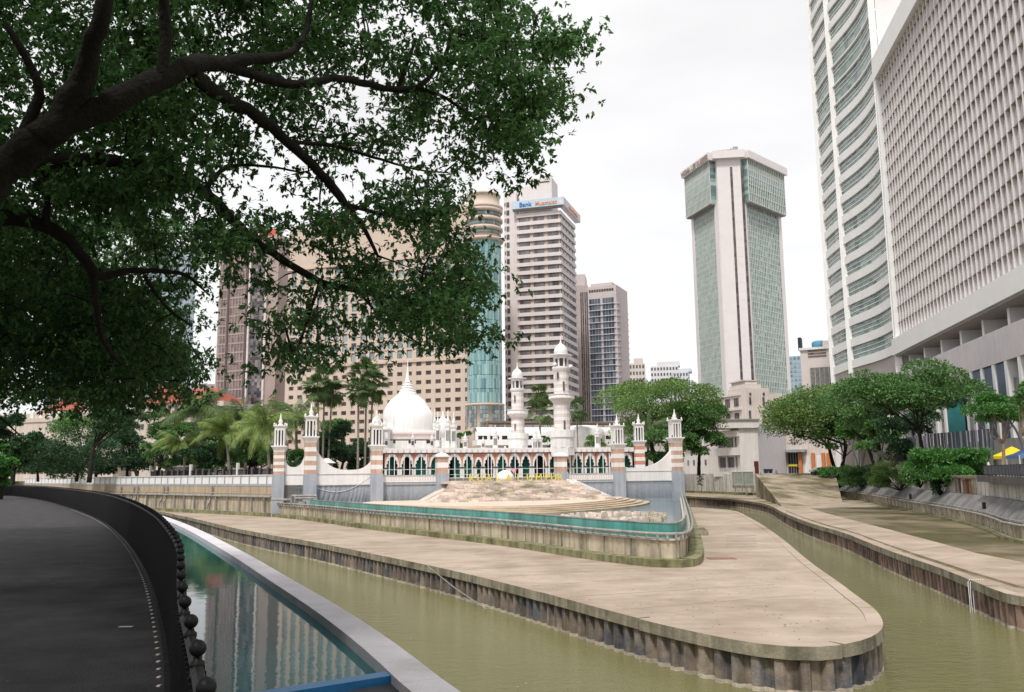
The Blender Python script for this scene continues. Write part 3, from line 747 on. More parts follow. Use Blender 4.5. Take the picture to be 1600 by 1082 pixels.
# side stairs with white nosing dots
for k in range(17):
    t = k / 16; s = FW.s_at(876, 754) + (FW.s_at(914, 779) - FW.s_at(876, 754)) * t; z0 = zt2 + (zt - zt2) * t; dd = 3.4 + 5 * t
    m = MB(); m.fb(FW, s - .3, s + 1.1, .5, dd, zt - .2, z0 + .1); m.build('stair', STONE, root)
    for j in (0, 1):
        m = MB(); m.fb(FW, s - .1 + j * .9, s + .28 + j * .9, dd - .35, dd + .004, z0 + .1, z0 + .42); m.build('bollard_block', WHITE, root)

# ================================================================ near side: promenade, railing, pool
xy0 = lambda p: Vector((p.x, p.y, 0))
FB = [G(*q, 0) for q in [(259, 1082), (259, 1057), (255, 1011), (245, 959), (233, 913), (215, 876), (196, 848), (166, 819), (123, 799), (61, 780), (0, 773)]]
FB = [Vector((1.9, -5, 0)), Vector((.75, -1.6, 0)), Vector((.35, -.3, 0)), Vector((-.30, .9, 0)), xy0(G(280, 1007, 1.06)), xy0(G(262, 925, 1.06))] + FB[:1] + FB[1:] + [Vector((-38, 54, 0)), Vector((-60, 66, 0))]
FBs = smooth(FB, 2)
left = offset(FBs, 5.6)
left = [Vector((-7.5, -6, 0)), Vector((-7.8, 2, 0)), Vector((-9.5, 10, 0)), Vector((-14, 19, 0)), Vector((-24, 34, 0)), Vector((-37, 47.5, 0)), Vector((-60, 60.5, 0))]
m = MB(); m.prism([(p.x, p.y) for p in FBs] + [(p.x, p.y) for p in left[::-1]], -7.3, 0.0)
meta(m.build('promenade', ASPH), 'dark asphalt riverside path curving away on the left', kind='structure')
m = MB(); m.prism([(p.x, p.y) for p in left] + [(-300, 62), (-300, -6)], -7.3, -.03)
meta(m.build('park_ground', SOIL), 'dark planted ground left of the path', kind='structure')
root = thing('path_kerb', left[2], 'tan stone kerb along the left side of the asphalt path', 'kerb')
ql = resample(smooth(left, 2), 2.0)
for a, b in zip(ql[:-1], ql[1:]):
    m = MB(); ribbon(m, [a, a.lerp(b, .985)], offset([a, a.lerp(b, .985)], .25), -.02, .14); m.build('kerb_stone', mat('kerb_tan', (.30, .23, .14), .9, .2), root)
m = MB(); ribbon(m, offset(FBs, .012), offset(FBs, -.14), -.4, .035)
meta(m.build('path_edge', IRON), 'black edge plate carrying the railing along the path', kind='structure')
# white studs at the railing foot and one white paint dash on the path
root = thing('stud_row', FBs[12], 'row of small pale studs along the foot of the black railing', 'studs')
sm = MB(); sm.box(-.014, .014, -.02, .02, 0, .008); sme = sm.mesh('stud', mat('stud_white', (.6, .57, .5), .6), Vector((0, 0, 0)))[0]
for p in [p for p in offset(resample(FBs, .32), .05) if p.y > 3][:150]:
    place('stud', sme, (p.x, p.y, 0.003), root)
m = MB(); p = G(197, 980, 0); m.box(p.x - .075, p.x + .07, p.y - .035, p.y + .03, .003, .006)
meta(m.build('path_mark', mat('faded_mark', (.45, .45, .42), .7, .3)), 'small pale plate set in the dark path', 'plate')

# dry leaves blown onto the path
m = MB(); cl = resample(FBs, .5)
for _ in range(520):
    p = rnd.choice(cl); 
    if p.y < 2: continue
    o = offset([p, p + Vector((-.4, .9, 0))], abs(rnd.gauss(.0, 1.6)) + .1)[0]; s = rnd.uniform(.012, .035); a = rnd.uniform(0, 6.3)
    m.add([(o.x + s * math.cos(a + k * 1.57) * (1 if k % 2 else .45), o.y + s * math.sin(a + k * 1.57) * (1 if k % 2 else .45), .006 + .006 * (k == 0)) for k in range(4)], [(0, 1, 2, 3)])
meta(m.build('path_litter', mat('path_leaf', (.12, .09, .05), .8, .3, island=.6), recalc=False), 'small dry leaves scattered on the dark path', kind='stuff')
# railing: ornate posts with ball tops, bars between two rails
RP = offset(FBs, -.06); rail = thing('iron_railing', RP[14], 'black iron railing with ball topped ringed posts curving beside the path', 'railing')
pp = resample(RP, .56)
pm_ = MB(); pm_.smooth = True
prof = [(0, .035), (.05, .035), (.07, .015), (.72, .015)]
z = .74
while z < 1.0: prof += [(z, .015), (z + .008, .024), (z + .022, .024), (z + .03, .015)]; z += .036
pm_.lathe((0, 0), prof + [(1.03, .013)], 12)
pmesh = pm_.mesh('post', IRON, Vector((0, 0, 0)))[0]
bb = MB(); bb.smooth = True
bb.lathe((0, 0), [(.0, .004)] + [(.027 - .027 * math.cos(math.pi * k / 10), .027 * math.sin(math.pi * k / 10)) for k in range(1, 10)] + [(.054, .003)], 16)
bmesh_ = bb.mesh('ball', IRON, Vector((0, 0, 0)))[0]
cc = MB(); cc.box(-.009, .009, -.03, .03, .03, .98); cmesh = cc.mesh('bar', IRON, Vector((0, 0, 0)))[0]
i0 = 0
for p in pp:
    if p.y < -3: continue
    po = place('post', pmesh, (p.x, p.y, 0), rail)
    place('ball', bmesh_, (p.x, p.y, 1.03), po)
for z, r_ in ((.12, .018), (.90, .02), (.99, .022)):
    m = MB(); m.tube([(p.x, p.y, z) for p in pp], r_, 6); m.build('rail', IRON, rail)
bq = resample(RP, .085); bars = []
for a, c in zip(bq[:-1], bq[1:]):
    if a.y > -1.2: bars.append((a, math.atan2(c.y - a.y, c.x - a.x)))
bars.sort(key=lambda p: p[0].length)
for p, rz in bars[:290]: place('bar', cmesh, (p.x, p.y, 0), rail, rz)
m = MB()
for p, rz in bars[290:]:
    dx, dy = Vector((-math.sin(rz), math.cos(rz))) * .03; ex, ey = Vector((math.cos(rz), math.sin(rz))) * .012
    m.hexa([(p.x + a * dx + b_ * ex, p.y + a * dy + b_ * ey, z) for z in (.03, .98) for a, b_ in ((-1, -1), (1, -1), (1, 1), (-1, 1))])
meta(m.build('far_bars', IRON, rail), kind='stuff')
p = G(66, 782, 0) + Vector((.25, 0, 0))
m = MB(); m.box(p.x - .1, p.x + .1, p.y - .1, p.y + .1, .25, .5); m.box(p.x - .08, p.x + .08, p.y - .12, p.y - .1, .6, 1.1)
meta(m.build('railing_plate', mat('plate_grey', (.3, .3, .3), .6)), 'small grey plate fixed on the far part of the black railing', 'plate')

# pool and its coping
zcop, zpw = -.9, -1.06
CO = [G(*q, zcop) for q in [(717, 1082), (636, 1018), (578, 978), (519, 941), (460, 908), (400, 873), (368, 856), (307, 825), (261, 808), (228, 798)]]
CI = [G(*q, zcop) for q in [(642, 1060), (588, 1020), (519, 967), (460, 927), (420, 900), (368, 870), (322, 845), (276, 826), (245, 814), (216, 803)]]
CO = [CO[0] + Vector((1.2, -2.4, 0)), CO[0] + Vector((.45, -.9, 0))] + CO + [Vector((-33, 66, zcop)), Vector((-60, 80, zcop))]
CI = [CI[0] + Vector((1.25, -2.9, 0)), CI[0] + Vector((.55, -1.25, 0))] + CI + [Vector((-34, 65.3, zcop)), Vector((-60.2, 79.2, zcop))]
nn_ = 34
a_, b_ = rs_n(smooth(CO, 2), nn_), rs_n(smooth(CI, 2), nn_)
# constant-width coping: inner edge offset from the outer
a_ = resample(smooth(CO, 2), 1.15)
b_ = offset(a_, .52)
root = thing('pool_coping', a_[6], 'pale lilac grey stone coping between the pool and the river', 'coping')
for i in range(len(a_) - 1):
    g = .994
    m = MB(); ribbon(m, [a_[i], a_[i].lerp(a_[i + 1], g)], [b_[i], b_[i].lerp(b_[i + 1], g)], zcop - .35, zcop)
    m.build('coping_stone', COPE, root)
ow = offset(a_, .06)
m = MB(); ribbon(m, ow, offset(a_, .40), -7.2, zcop - .35); meta(m.build('pool_outer_wall', WALLC), 'outer concrete wall of the pool above the river', kind='structure')
m = MB(); ribbon(m, offset(a_, .40), offset(a_, .50), -2.0, zcop - .005); meta(m.build('pool_inner_wall', POOLW), 'teal blue inner face of the pool wall', kind='structure')
m = MB(); m.prism([(p.x, p.y) for p in offset(a_, .45)] + [(p.x, p.y) for p in FBs[::-1]], -2.2, zpw)
meta(m.build('pool', POOL), 'still dark teal water of the long pool beside the path', kind='structure')
e0, e1 = G(370, 1090, zcop - .02), G(622, 1050, zcop - .02)
m = MB(); Fe = Fr(e0, e1); m.fb(Fe, -.4, Fe.L + .05, -.13, .13, -2.0, zcop - .02)
meta(m.build('pool_divider', BLUEP), 'bright blue painted edge beam crossing the near end of the pool', 'beam')
m = MB(); c0, c1 = Fe.p(-1.0, .13, 0), Fe.p(Fe.L + .05, .13, 0); m.prism([(c0.x, c0.y), (c1.x, c1.y), (c1.x + 1.0, c1.y - 3.0), (c0.x + 1.6, c0.y - 3.0)], -2.0, zcop - .12)
meta(m.build('gravel_bed', mat('dark_bed', (.045, .05, .055), .9, .3)), 'dark bed beyond the blue pool beam', kind='structure')
# ================================================================ mosque
BRICK = mat('red_brick', (0.55, 0.25, 0.17), 0.85, 0.15, 0.8, 7, 0.2, 8, rndv=.08)
BRICKP = mat('faded_brick', (0.56, 0.37, 0.29), 0.85, 0.15, 0.8, 7, 0.2, 8, streak=.2, rndv=.08)
WPLAIN = mat('mosque_white', (0.81, 0.785, 0.775), 0.6, 0.05, 0.6, 7, 0.1, 6, streak=0.08)
PINKB = mat('pale_band', (0.70, 0.60, 0.57), 0.7, 0.08, 0.8, 7, 0.1, 6)
DOMEM = mat('dome_white', (0.82, 0.80, 0.79), 0.5, 0.04, 0.4, 7, 0.06, 5)
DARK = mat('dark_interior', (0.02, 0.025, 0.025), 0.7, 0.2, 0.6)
CURT = mat('green_curtain', (0.015, 0.16, 0.12), 0.7, 0.35, 0.8, 5, 0.2, 4)
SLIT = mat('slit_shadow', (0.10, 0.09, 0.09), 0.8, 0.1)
GOLD = mat('yellow_paint', (0.72, 0.58, 0.04), 0.5, 0.06)
def lathe_px(name, uc, vb, Y, prof, mt, parent, n=24, smooth=True, rot=0.0):
    """prof: (pixel row, half width in pixels) read off the photograph for a round piece standing at depth Y"""
    c = P(uc, vb, Y); m = MB(); m.smooth = smooth
    m.lathe((c.x, c.y), [(Zv(uc, v, Y), max(.02, h * Y / FPX)) for v, h in prof], n, rot)
    return m.build(name, mt, parent)

# ---------- river wall of the mosque with striped pillars
wall = thing('mosque_river_wall', FW.p(FW.L / 2, 0, ZS), 'grey blue river wall with white swooping parapet and striped pillars in front of the mosque', 'wall')
zg, zp0, zp1 = 1.85, .25, 1.85
sU = lambda u: FW.s_at(u, 744)
S484, S588, S690, S875, S966, S1057 = 0, sU(588), sU(690), sU(876), sU(966), FW.L
def swoop(F_, s0, s1, za, zb, zlow, skew=.5):
    pts = [(s0, zg), (s0, za)]; n = 22
    for i in range(1, n):
        t = i / n; s = s0 + (s1 - s0) * t
        l = max(0, 1 - t / skew) ** 2.8 if t < skew else 0; r_ = max(0, (t - skew) / (1 - skew)) ** 3.2 if t > skew else 0
        pts.append((s, zlow + (za - zlow) * l + (zb - zlow) * r_))
    pts += [(s1, zb), (s1, zg)]
    return pts
m = MB(); m.fb(FW, 0, FW.L, -.55, .0, ZS, zp0); m.build('grey_wall', GREYB, wall)
for s0, s1, za, zb, zl, sk in ((S484, S588, 5.7, 3.9, 2.5, .6), (S966, S1057, 3.2, 5.6, 2.45, .12)):
    m = MB(); m.extrude_profile(FW, swoop(FW, s0 + .9, s1 - .8, za, zb, zl, sk), -.4, .0); m.build('swooping_parapet', WPLAIN, wall)
    m = MB(); m.fb(FW, s0 + .9, s1 - .8, -.5, .06, zp0, zg); m.build('white_panel', WPLAIN, wall)
    m = MB(); m.fb(FW, s0 + .9, s1 - .8, -.5, .12, zg - .06, zg + .05); m.build('moulding', mat('grey_trim', (.45, .44, .46), .7), wall)
    m = MB(); m.fb(FW, s0 + .9, s1 - .8, -.5, .10, zp0 - .12, zp0); m.build('moulding', MATS['grey_trim'], wall)
for s0, s1 in ((S588, S690), (S875, S966)):
    m = MB(); m.fb(FW, s0 + .9, s1 - .8, -.45, .02, zp0 + .25, 1.45); m.build('white_panel', WPLAIN, wall)
    m = MB(); m.fb(FW, s0 + .9, s1 - .8, -.5, .1, 1.45, 1.6); m.build('moulding', MATS['grey_trim'], wall)
    m = MB(); m.fb(FW, s0 + .9, s1 - .8, -.5, .12, zp0 - .15, zp0 + .1); m.build('moulding', GREYB, wall)
    k = 0; s = s0 + 1.4
    while s < s1 - 1.2:
        m = MB(); m.fb(FW, s, s + .16, .02, .06, zp0 + .5, 1.3); m.build('balustrade_slot', PINKB, wall); s += .42
# railing across the open middle
rl = thing('landing_railing', FW.p((S690 + S875) / 2, .5, zt2 + .2), 'thin white metal railing behind the yellow letters', 'railing')
for z in (zt2 + .25, zt2 + .8, zt2 + 1.3):
    m = MB(); m.fb(FW, S690 + 1, S875 - 1, .1, .16, z, z + .05); m.build('rail', WHITE, rl)
s = S690 + 1
while s < S875 - 1:
    m = MB(); m.fb(FW, s, s + .06, .1, .16, zt2 + .2, zt2 + 1.5); m.build('post', WHITE, rl); s += 1.25

def pillar(F_, s, w, ztop, zgrey, tall=True, parent=None, d=0.25, nb=4, brick=BRICKP, zb=ZS, name='pillar'):
    """grey foot, banded shaft, flared cap, open lantern and finial"""
    c = F_.p(s, 0, 0); h = w / 2
    def bx(m, hw, z0, z1, z_=None): m.fb(F_, s - hw, s + hw, -hw + .0, hw, z0, z1)
    m = MB(); bx(m, h * 1.12, zb, zgrey); root = m.build(name, GREYB if parent is not None else WPLAIN, parent)
    n = nb * 2 - 1; dz = (ztop - zgrey) / n
    for i in range(n):
        m = MB(); hw = h if i % 2 == 0 else h * .985
        bx(m, hw, zgrey + dz * i, zgrey + dz * (i + 1)); m.build('brick_band' if i % 2 == 0 else 'white_band', brick if i % 2 == 0 else WPLAIN, root)
    if not tall:
        m = MB(); bx(m, h * 1.22, ztop, ztop + .22)
        m.build('cap', WPLAIN, root)
        m = MB(); m.smooth = False; q = [F_.p(s + a * h * 1.1, b * h * 1.1, 0) for a, b in ((-1, 1), (1, 1), (1, -1), (-1, -1))]
        m.loft([[(p.x, p.y, ztop + .22) for p in q], [(c.x + (p.x - c.x) * .55, c.y + (p.y - c.y) * .55, ztop + .62) for p in q], [(c.x + (p.x - c.x) * .1, c.y + (p.y - c.y) * .1, ztop + .72) for p in q]]); m.build('hood', WPLAIN, root)
        return root
    m = MB(); rings = []
    for hw, z in ((h, ztop), (h * 1.06, ztop + .3), (h * 1.3, ztop + .7), (h * 1.42, ztop + .75), (h * 1.42, ztop + .95)):
        rings.append([F_.p(s + a * hw, b * hw, z) for a, b in ((-1, 1), (1, 1), (1, -1), (-1, -1))])
    m.loft(rings); m.build('flared_cap', WPLAIN, root)
    zl = ztop + .95; zh = zl + 2.35; r_ = h * .82
    m = MB()
    for a in (-1, -.36, .36, 1):
        for b in (-1, 1):
            m.fb(F_, s + a * r_ - .1, s + a * r_ + .1, b * r_ - .1, b * r_ + .1, zl, zh)
            if abs(a) < 1: m.fb(F_, s + b * r_ - .1, s + b * r_ + .1, a * r_ - .1, a * r_ + .1, zl, zh)
    m.build('lantern_columns', WPLAIN, root)
    m = MB(); m.fb(F_, s - r_ * .62, s + r_ * .62, -r_ * .62, r_ * .62, zl, zh); m.build('lantern_core', SLIT, root)
    m = MB(); rings = []
    for hw, z in ((r_ * 1.12, zh), (r_ * 1.16, zh + .35), (r_ * 1.45, zh + .62), (r_ * 1.45, zh + .75)):
        rings.append([F_.p(s + a * hw, b * hw, z) for a, b in ((-1, 1), (1, 1), (1, -1), (-1, -1))])
    m.loft(rings); m.build('lantern_roof', WPLAIN, root)
    z = zh + .75; m = MB(); m.smooth = True
    m.lathe((c.x, c.y), [(z, .42), (z + .15, .42), (z + .3, .22), (z + .55, .36), (z + .8, .3), (z + 1.0, .14), (z + 1.15, .2), (z + 1.3, .1), (z + 1.9, .03)], 10); m.build('finial', WPLAIN, root)
    for a in (-1, 1):
        for b in (-1, 1):
            q = F_.p(s + a * r_ * 1.25, b * r_ * 1.25, 0); m = MB(); m.lathe((q.x, q.y), [(zh + .75, .09), (zh + .95, .13), (zh + 1.2, .02)], 6); m.build('corner_knob', WPLAIN, root)
            q = F_.p(s + a * h * 1.3, b * h * 1.3, 0); m = MB(); m.lathe((q.x, q.y), [(ztop + .95, .1), (ztop + 1.15, .12), (ztop + 1.35, .02)], 6); m.build('corner_knob', SLIT, root)
    return root
PW = 1.75
pillar(FW, S484, PW, 6.7, zg, parent=wall)
pillar(FW, S588, PW, 5.4, zg, parent=wall, nb=3)
pillar(FW, S690, PW, 4.4, zg, tall=False, parent=wall, nb=2)
pillar(FW, S875, PW, 4.4, zg, tall=False, parent=wall, nb=2)
pillar(FW, S966, PW, 5.6, zg, parent=wall, nb=3)
pillar(FW, S1057, PW, 6.7, zg, parent=wall)
# short return wall on the left with its own pillar
FR = Fr(LW0, MA)
m = MB(); m.fb(FR, 0, FR.L, -.55, .0, ZS, zp0); m.build('grey_wall', GREYB, wall)
m = MB(); m.extrude_profile(FR, swoop(FR, .8, FR.L - .9, 4.3, 4.6, 3.0, .45), -.4, 0); m.build('swooping_parapet', WPLAIN, wall)
m = MB(); m.fb(FR, .8, FR.L - .9, -.5, .06, zp0, zg); m.build('white_panel', WPLAIN, wall)
m = MB(); m.fb(FR, .8, FR.L - .9, -.5, .12, zg - .06, zg + .05); m.build('moulding', MATS['grey_trim'], wall)
pillar(FR, .1, 1.6, 5.3, zg, parent=wall)
# right flank of the precinct
FS = Fr(MBB, Vector((MBB.x + 1.5, 178, 0)))
m = MB(); m.fb(FS, 0, FS.L, -.5, 0, ZS, zg); m.build('grey_wall', GREYB, wall)

# ---------- mosque building
mos = thing('mosque', P(780, 740, 178), 'white mosque with onion domes and two minarets above a red brick arcade', 'mosque')
YA = 160
FA = Fr(P(592, 740, YA - 4), P(1003, 736, YA + 6))
za0, za1 = 1.0, FA.z_at(800, 708.5)
def bay(sc, hw, spring, apex, foil=True):
    """one arch: brick spandrel, white archivolt and columns; sc centre, hw half bay"""
    ow = hw * .93; zt = apex + .42
    outer = []
    n = 12
    for i in range(n + 1):                # right half of pointed outer arch from spring to tip
        t = i / n; a = t * math.pi / 2
        outer.append((ow * math.cos(a) ** .8 * (1 - .02 * t), spring + (zt - spring) * (math.sin(a) ** .9)))
    if foil:
        inner = [(.60, 0), (.72, .08), (.74, .2), (.66, .31), (.54, .34), (.60, .44), (.58, .56), (.46, .64), (.32, .66), (.36, .76), (.30, .87), (.15, .93), (.0, 1.0)]
        inner = [(ow * a * 1.1, spring + (apex - spring) * b) for a, b in inner]
    else:
        inner = [(ow * .8 * math.cos(k / 12 * math.pi / 2), spring + (apex - spring) * math.sin(k / 12 * math.pi / 2)) for k in range(13)]
    m = MB(); m2 = MB()
    for sg in (-1, 1):
        for i in range(n):
            (a0, z0), (a1, z1), (b0, y0), (b1, y1) = outer[i], outer[i + 1], inner[i], inner[i + 1]
            p = [(b0, y0), (a0, z0), (a1, z1), (b1, y1)]
            m.extrude_profile(FA, [(sc + sg * a, z) for a, z in p], -.35, .0)
            tz = za1
            m2.extrude_profile(FA, [(sc + sg * min(hw, a), z) for a, z in ((a0, z0), (hw + 1e-3, z0), (hw + 1e-3, z1), (a1, z1))], -.32, -.05)
        m2.extrude_profile(FA, [(sc, zt - .02), (sc + sg * hw, zt - .02), (sc + sg * hw, za1), (sc, za1)], -.32, -.05)
    m.build('arch', WPLAIN, mos); m2.build('brick_spandrel', BRICK, mos)
    for sg in (-1, 1):
        s = sc + sg * (hw - .22)
        m = MB(); m.fb(FA, s - .2, s + .2, -.35, .03, za0, spring - .3); m.build('column', WPLAIN, mos)
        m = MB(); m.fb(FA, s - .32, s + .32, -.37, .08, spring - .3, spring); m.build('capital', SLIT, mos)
archs = [(612.7, 11.5, 1), (636, 11, 1), (657.7, 11.5, 1), (683, 13, 0), (710.3, 12, 1), (731.9, 10, 1), (748, 6.5, 2), (764.3, 10, 1), (784.3, 10.2, 1), (804.2, 10, 1), (822, 9, 1), (843.5, 12.5, 0), (865, 9.5, 1), (884, 9.5, 1), (903, 9.7, 1), (922, 9.5, 1), (940.8, 9.5, 1), (960, 9.8, 1), (979.5, 9.8, 1)]
for u, h, k in archs:
    sc = FA.s_at(u, 725); hw = h * YA / FPX * .985
    if k == 2: bay(sc, hw, 3.0, 4.35)
    else: bay(sc, hw, 3.0, 5.0, k == 1)
ss = sorted(archs)
for (u0, h0, _), (u1, h1, _) in zip(archs[:-1], archs[1:]):
    a, b = FA.s_at(u0 + h0, 725) - .03, FA.s_at(u1 - h1, 725) + .03
    if b - a > .05: m = MB(); m.fb(FA, a, b, -.33, -.06, za0, za1); m.build('pier', WPLAIN, mos)
m = MB(); m.fb(FA, -1.2, FA.L + .8, -3.6, .12, za1 + .003, za1 + .16); m.build('dark_cornice', mat('cornice_grey', (.2, .18, .18), .7), mos)
m = MB(); m.fb(FA, -1.4, FA.L + 1, -3.6, .42, za1 + .16, za1 + 1.0); m.build('parapet', WPLAIN, mos)
s = -1
while s < FA.L + .6:
    m = MB(); m.fb(FA, s, s + .3, .42, .5, za1 + .3, za1 + .8); m.build('parapet_block', PINKB, mos); s += 1.05
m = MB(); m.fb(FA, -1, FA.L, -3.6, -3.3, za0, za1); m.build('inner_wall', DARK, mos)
m = MB(); m.fb(FA, -1, FA.L, -7, .1, .95, za0 + .05); m.build('floor', WPLAIN, mos)
for u, h, k in archs:
    r0 = rnd.random()
    if r0 < .72:
        sc = FA.s_at(u, 725); hw = h * YA / FPX
        a, b = (-.9, .1) if r0 < .22 else ((-.1, .9) if r0 < .4 else (-.85, .85))
        m = MB(); nn = 9
        pts = [(sc + hw * (a + (b - a) * i / nn), -1.4 + (.12 if i % 2 else 0)) for i in range(nn + 1)]
        m.add([FA.p(s, d_, z) for s, d_ in pts for z in (za0, 4.9)] , [(2 * i, 2 * i + 2, 2 * i + 3, 2 * i + 1) for i in range(nn)])
        m.build('curtain', CURT, mos, recalc=False)
for u in (616, 640, 608, 631, 658, 666, 710, 729, 737, 762, 767, 785, 804, 838, 848, 857, 890, 900, 909, 921, 941, 951):
    s = FA.s_at(u, 725); m = MB(); m.fb(FA, s - .07, s + .07, .5, .65, za0, 5.3); m.build('slender_post', WHITE, mos)
m = MB(); m.fb(FA, 0, FA.L - 3, .55, .62, 2.55, 2.63); m.build('tie_rail', WPLAIN, mos)
# roof terrace behind the parapet
m = MB(); c = P(790, 740, 190); m.prism([(P(580, 700, 164).x, 164), (P(985, 700, 170).x, 170), (P(960, 700, 200).x, 205), (P(600, 700, 200).x, 205)], .9, za1 + .5); m.build('hall', WHITE2, mos)

# drum and domes
def onion(uc, vb, Y, rows, n=40, name='dome', ribs=0, mt=DOMEM):
    return lathe_px(name, uc, vb, Y, rows, mt, mos, n)
m = MB(); Fd = Fr(P(582, 700, 171), P(708, 700, 174)); m.fb(Fd, 0, Fd.L, -26, 0, 5.8, Fd.z_at(640, 689)); m.build('prayer_hall', WHITE2, mos)
m = MB(); m.fb(Fd, Fd.s_at(602, 680), Fd.s_at(682, 680), -22, -1.2, 5.8, Fd.z_at(640, 672)); m.build('dome_base', WPLAIN, mos)
m = MB(); m.fb(Fd, Fd.s_at(600, 680), Fd.s_at(684, 680), -22, -.8, Fd.z_at(640, 678), Fd.z_at(640, 675.5)); m.build('moulding', PINKB, mos)
m = MB(); m.fb(Fd, Fd.s_at(598, 680), Fd.s_at(686, 680), -22, -.4, Fd.z_at(640, 686), Fd.z_at(640, 683)); m.build('moulding', PINKB, mos)
for u in (616, 640, 648, 668, 671):
    s = Fd.s_at(u, 690); m = MB(); m.fb(Fd, s - .22, s + .22, .0, .06, Fd.z_at(u, 693), Fd.z_at(u, 688)); m.build('window', DARK, mos)
onion(636, 690, 187, [(676, 38.5), (668, 38.3), (667, 37), (660, 37.5), (652, 37.8), (645, 36.8), (638, 34.5), (632, 31), (626, 26.5), (621, 20.5), (617, 15.5), (612, 12), (607, 9.4), (603, 7.8), (600, 6.2), (598, 4.6), (594, 3.4), (588, 2.6), (580, 1.6), (571, .8), (563, .15)])
for v, h in ((616.5, 15.8), (611.5, 12.4), (606.5, 10), (602, 8), (598, 6)):
    lathe_px('spire_ring', 636, 690, 187, [(v + .8, h), (v + .3, h + .9), (v - .4, h + .7), (v - .8, h - .6)], DOMEM, mos, 28)
onion(646, 690, 178, [(684, 30), (676, 31), (668, 32), (660, 32.3), (652, 31.6), (645, 29), (639, 24.5), (634, 18), (630.5, 11), (628, 5.5), (626, 3), (621, 1.2), (617, .2)], name='front_dome')
onion(588, 690, 190, [(684, 9), (672, 10), (667, 10.2), (661, 9), (656, 6.5), (652, 3), (649, 1.4), (642, .3)], n=28)
onion(692, 690, 190, [(684, 9), (672, 10), (667, 10.2), (661, 9), (656, 6.5), (652, 3), (649, 1.4), (642, .3)], n=28)
# ribs on the front dome
cpt = P(646, 690, 178)
for k in range(12):
    a = 2 * math.pi * k / 12 + .13; m = MB(); pts = []
    for v, h in [(676, 31), (668, 32), (660, 32.3), (652, 31.6), (645, 29), (639, 24.5), (634, 18), (630.5, 11)]:
        r_ = h * 178 / FPX + .02; pts.append((cpt.x + r_ * math.cos(a), cpt.y + r_ * math.sin(a), Zv(646, v, 178)))
    m.tube(pts, .07, 5); m.build('dome_rib', DOMEM, mos)
def turret(u, vt, vb, Y, hw, parent=mos, n=8):
    """slim octagonal turret: shaft with slits, little cornice, pointed cap"""
    c = P(u, vb, Y); k = Y / FPX; z = lambda v: Zv(u, v, Y); H = vb - vt
    m = MB(); r_ = hw * k
    m.lathe((c.x, c.y), [(z(vb), r_ * 1.1), (z(vb - H * .1), r_), (z(vb - H * .52), r_), (z(vb - H * .56), r_ * 1.25), (z(vb - H * .62), r_ * 1.25), (z(vb - H * .63), r_ * .5)], n, math.pi / 8)
    o = m.build('turret', WPLAIN, parent)
    m = MB(); m.smooth = True; m.lathe((c.x, c.y), [(z(vb - H * .62), r_ * .6), (z(vb - H * .7), r_ * .72), (z(vb - H * .78), r_ * .4), (z(vb - H * .82), r_ * .22), (z(vb - H * .85), r_ * .3), (z(vt), .02)], 10); m.build('turret_cap', WPLAIN, o)
    for j in (-1, 0, 1):
        m = MB(); m.box(c.x + j * r_ * .42 - .07, c.x + j * r_ * .42 + .07, c.y - r_ * 1.02, c.y - r_ * .5, z(vb - H * .45), z(vb - H * .18)); m.build('slit', SLIT, o)
    return o
for u, vt, vb, Y, hw in ((587, 640, 700, 170, 4.2), (592, 645, 700, 168, 4.2), (601, 648, 700, 171, 4), (679, 640, 698, 176, 3), (684, 643, 698, 172, 3.6), (700, 640, 700, 170, 4.6), (709, 643, 700, 169, 4.6), (675, 645, 690, 178, 2.6), (604, 676, 700, 166, 3), (645, 676, 700, 166, 3), (675, 677, 700, 166, 3),
                         (727, 676, 703, 163, 4), (755, 682, 703, 163, 3.6), (774, 664, 703, 163, 4.4), (836, 672, 706, 163, 5), (843, 671, 706, 164, 5), (934, 662, 700, 166, 4.6), (597, 690, 700, 165, 2.2)):
    turret(u, vt, vb, Y, hw)
m = MB(); Fx = Fr(P(578, 700, 169), P(606, 700, 169)); m.fb(Fx, 0, Fx.L, -5, 0, 5, Fx.z_at(590, 672)); m.build('stair_block', WHITE2, mos)
m = MB(); m.fb(Fx, -.2, Fx.L + .2, -5, .3, Fx.z_at(590, 672), Fx.z_at(590, 669.5)); m.build('crenel_ledge', WPLAIN, mos)
m = MB(); Fx = Fr(P(690, 700, 170), P(716, 700, 170)); m.fb(Fx, 0, Fx.L, -5, 0, 5, Fx.z_at(700, 684)); m.build('stair_block', WHITE2, mos)

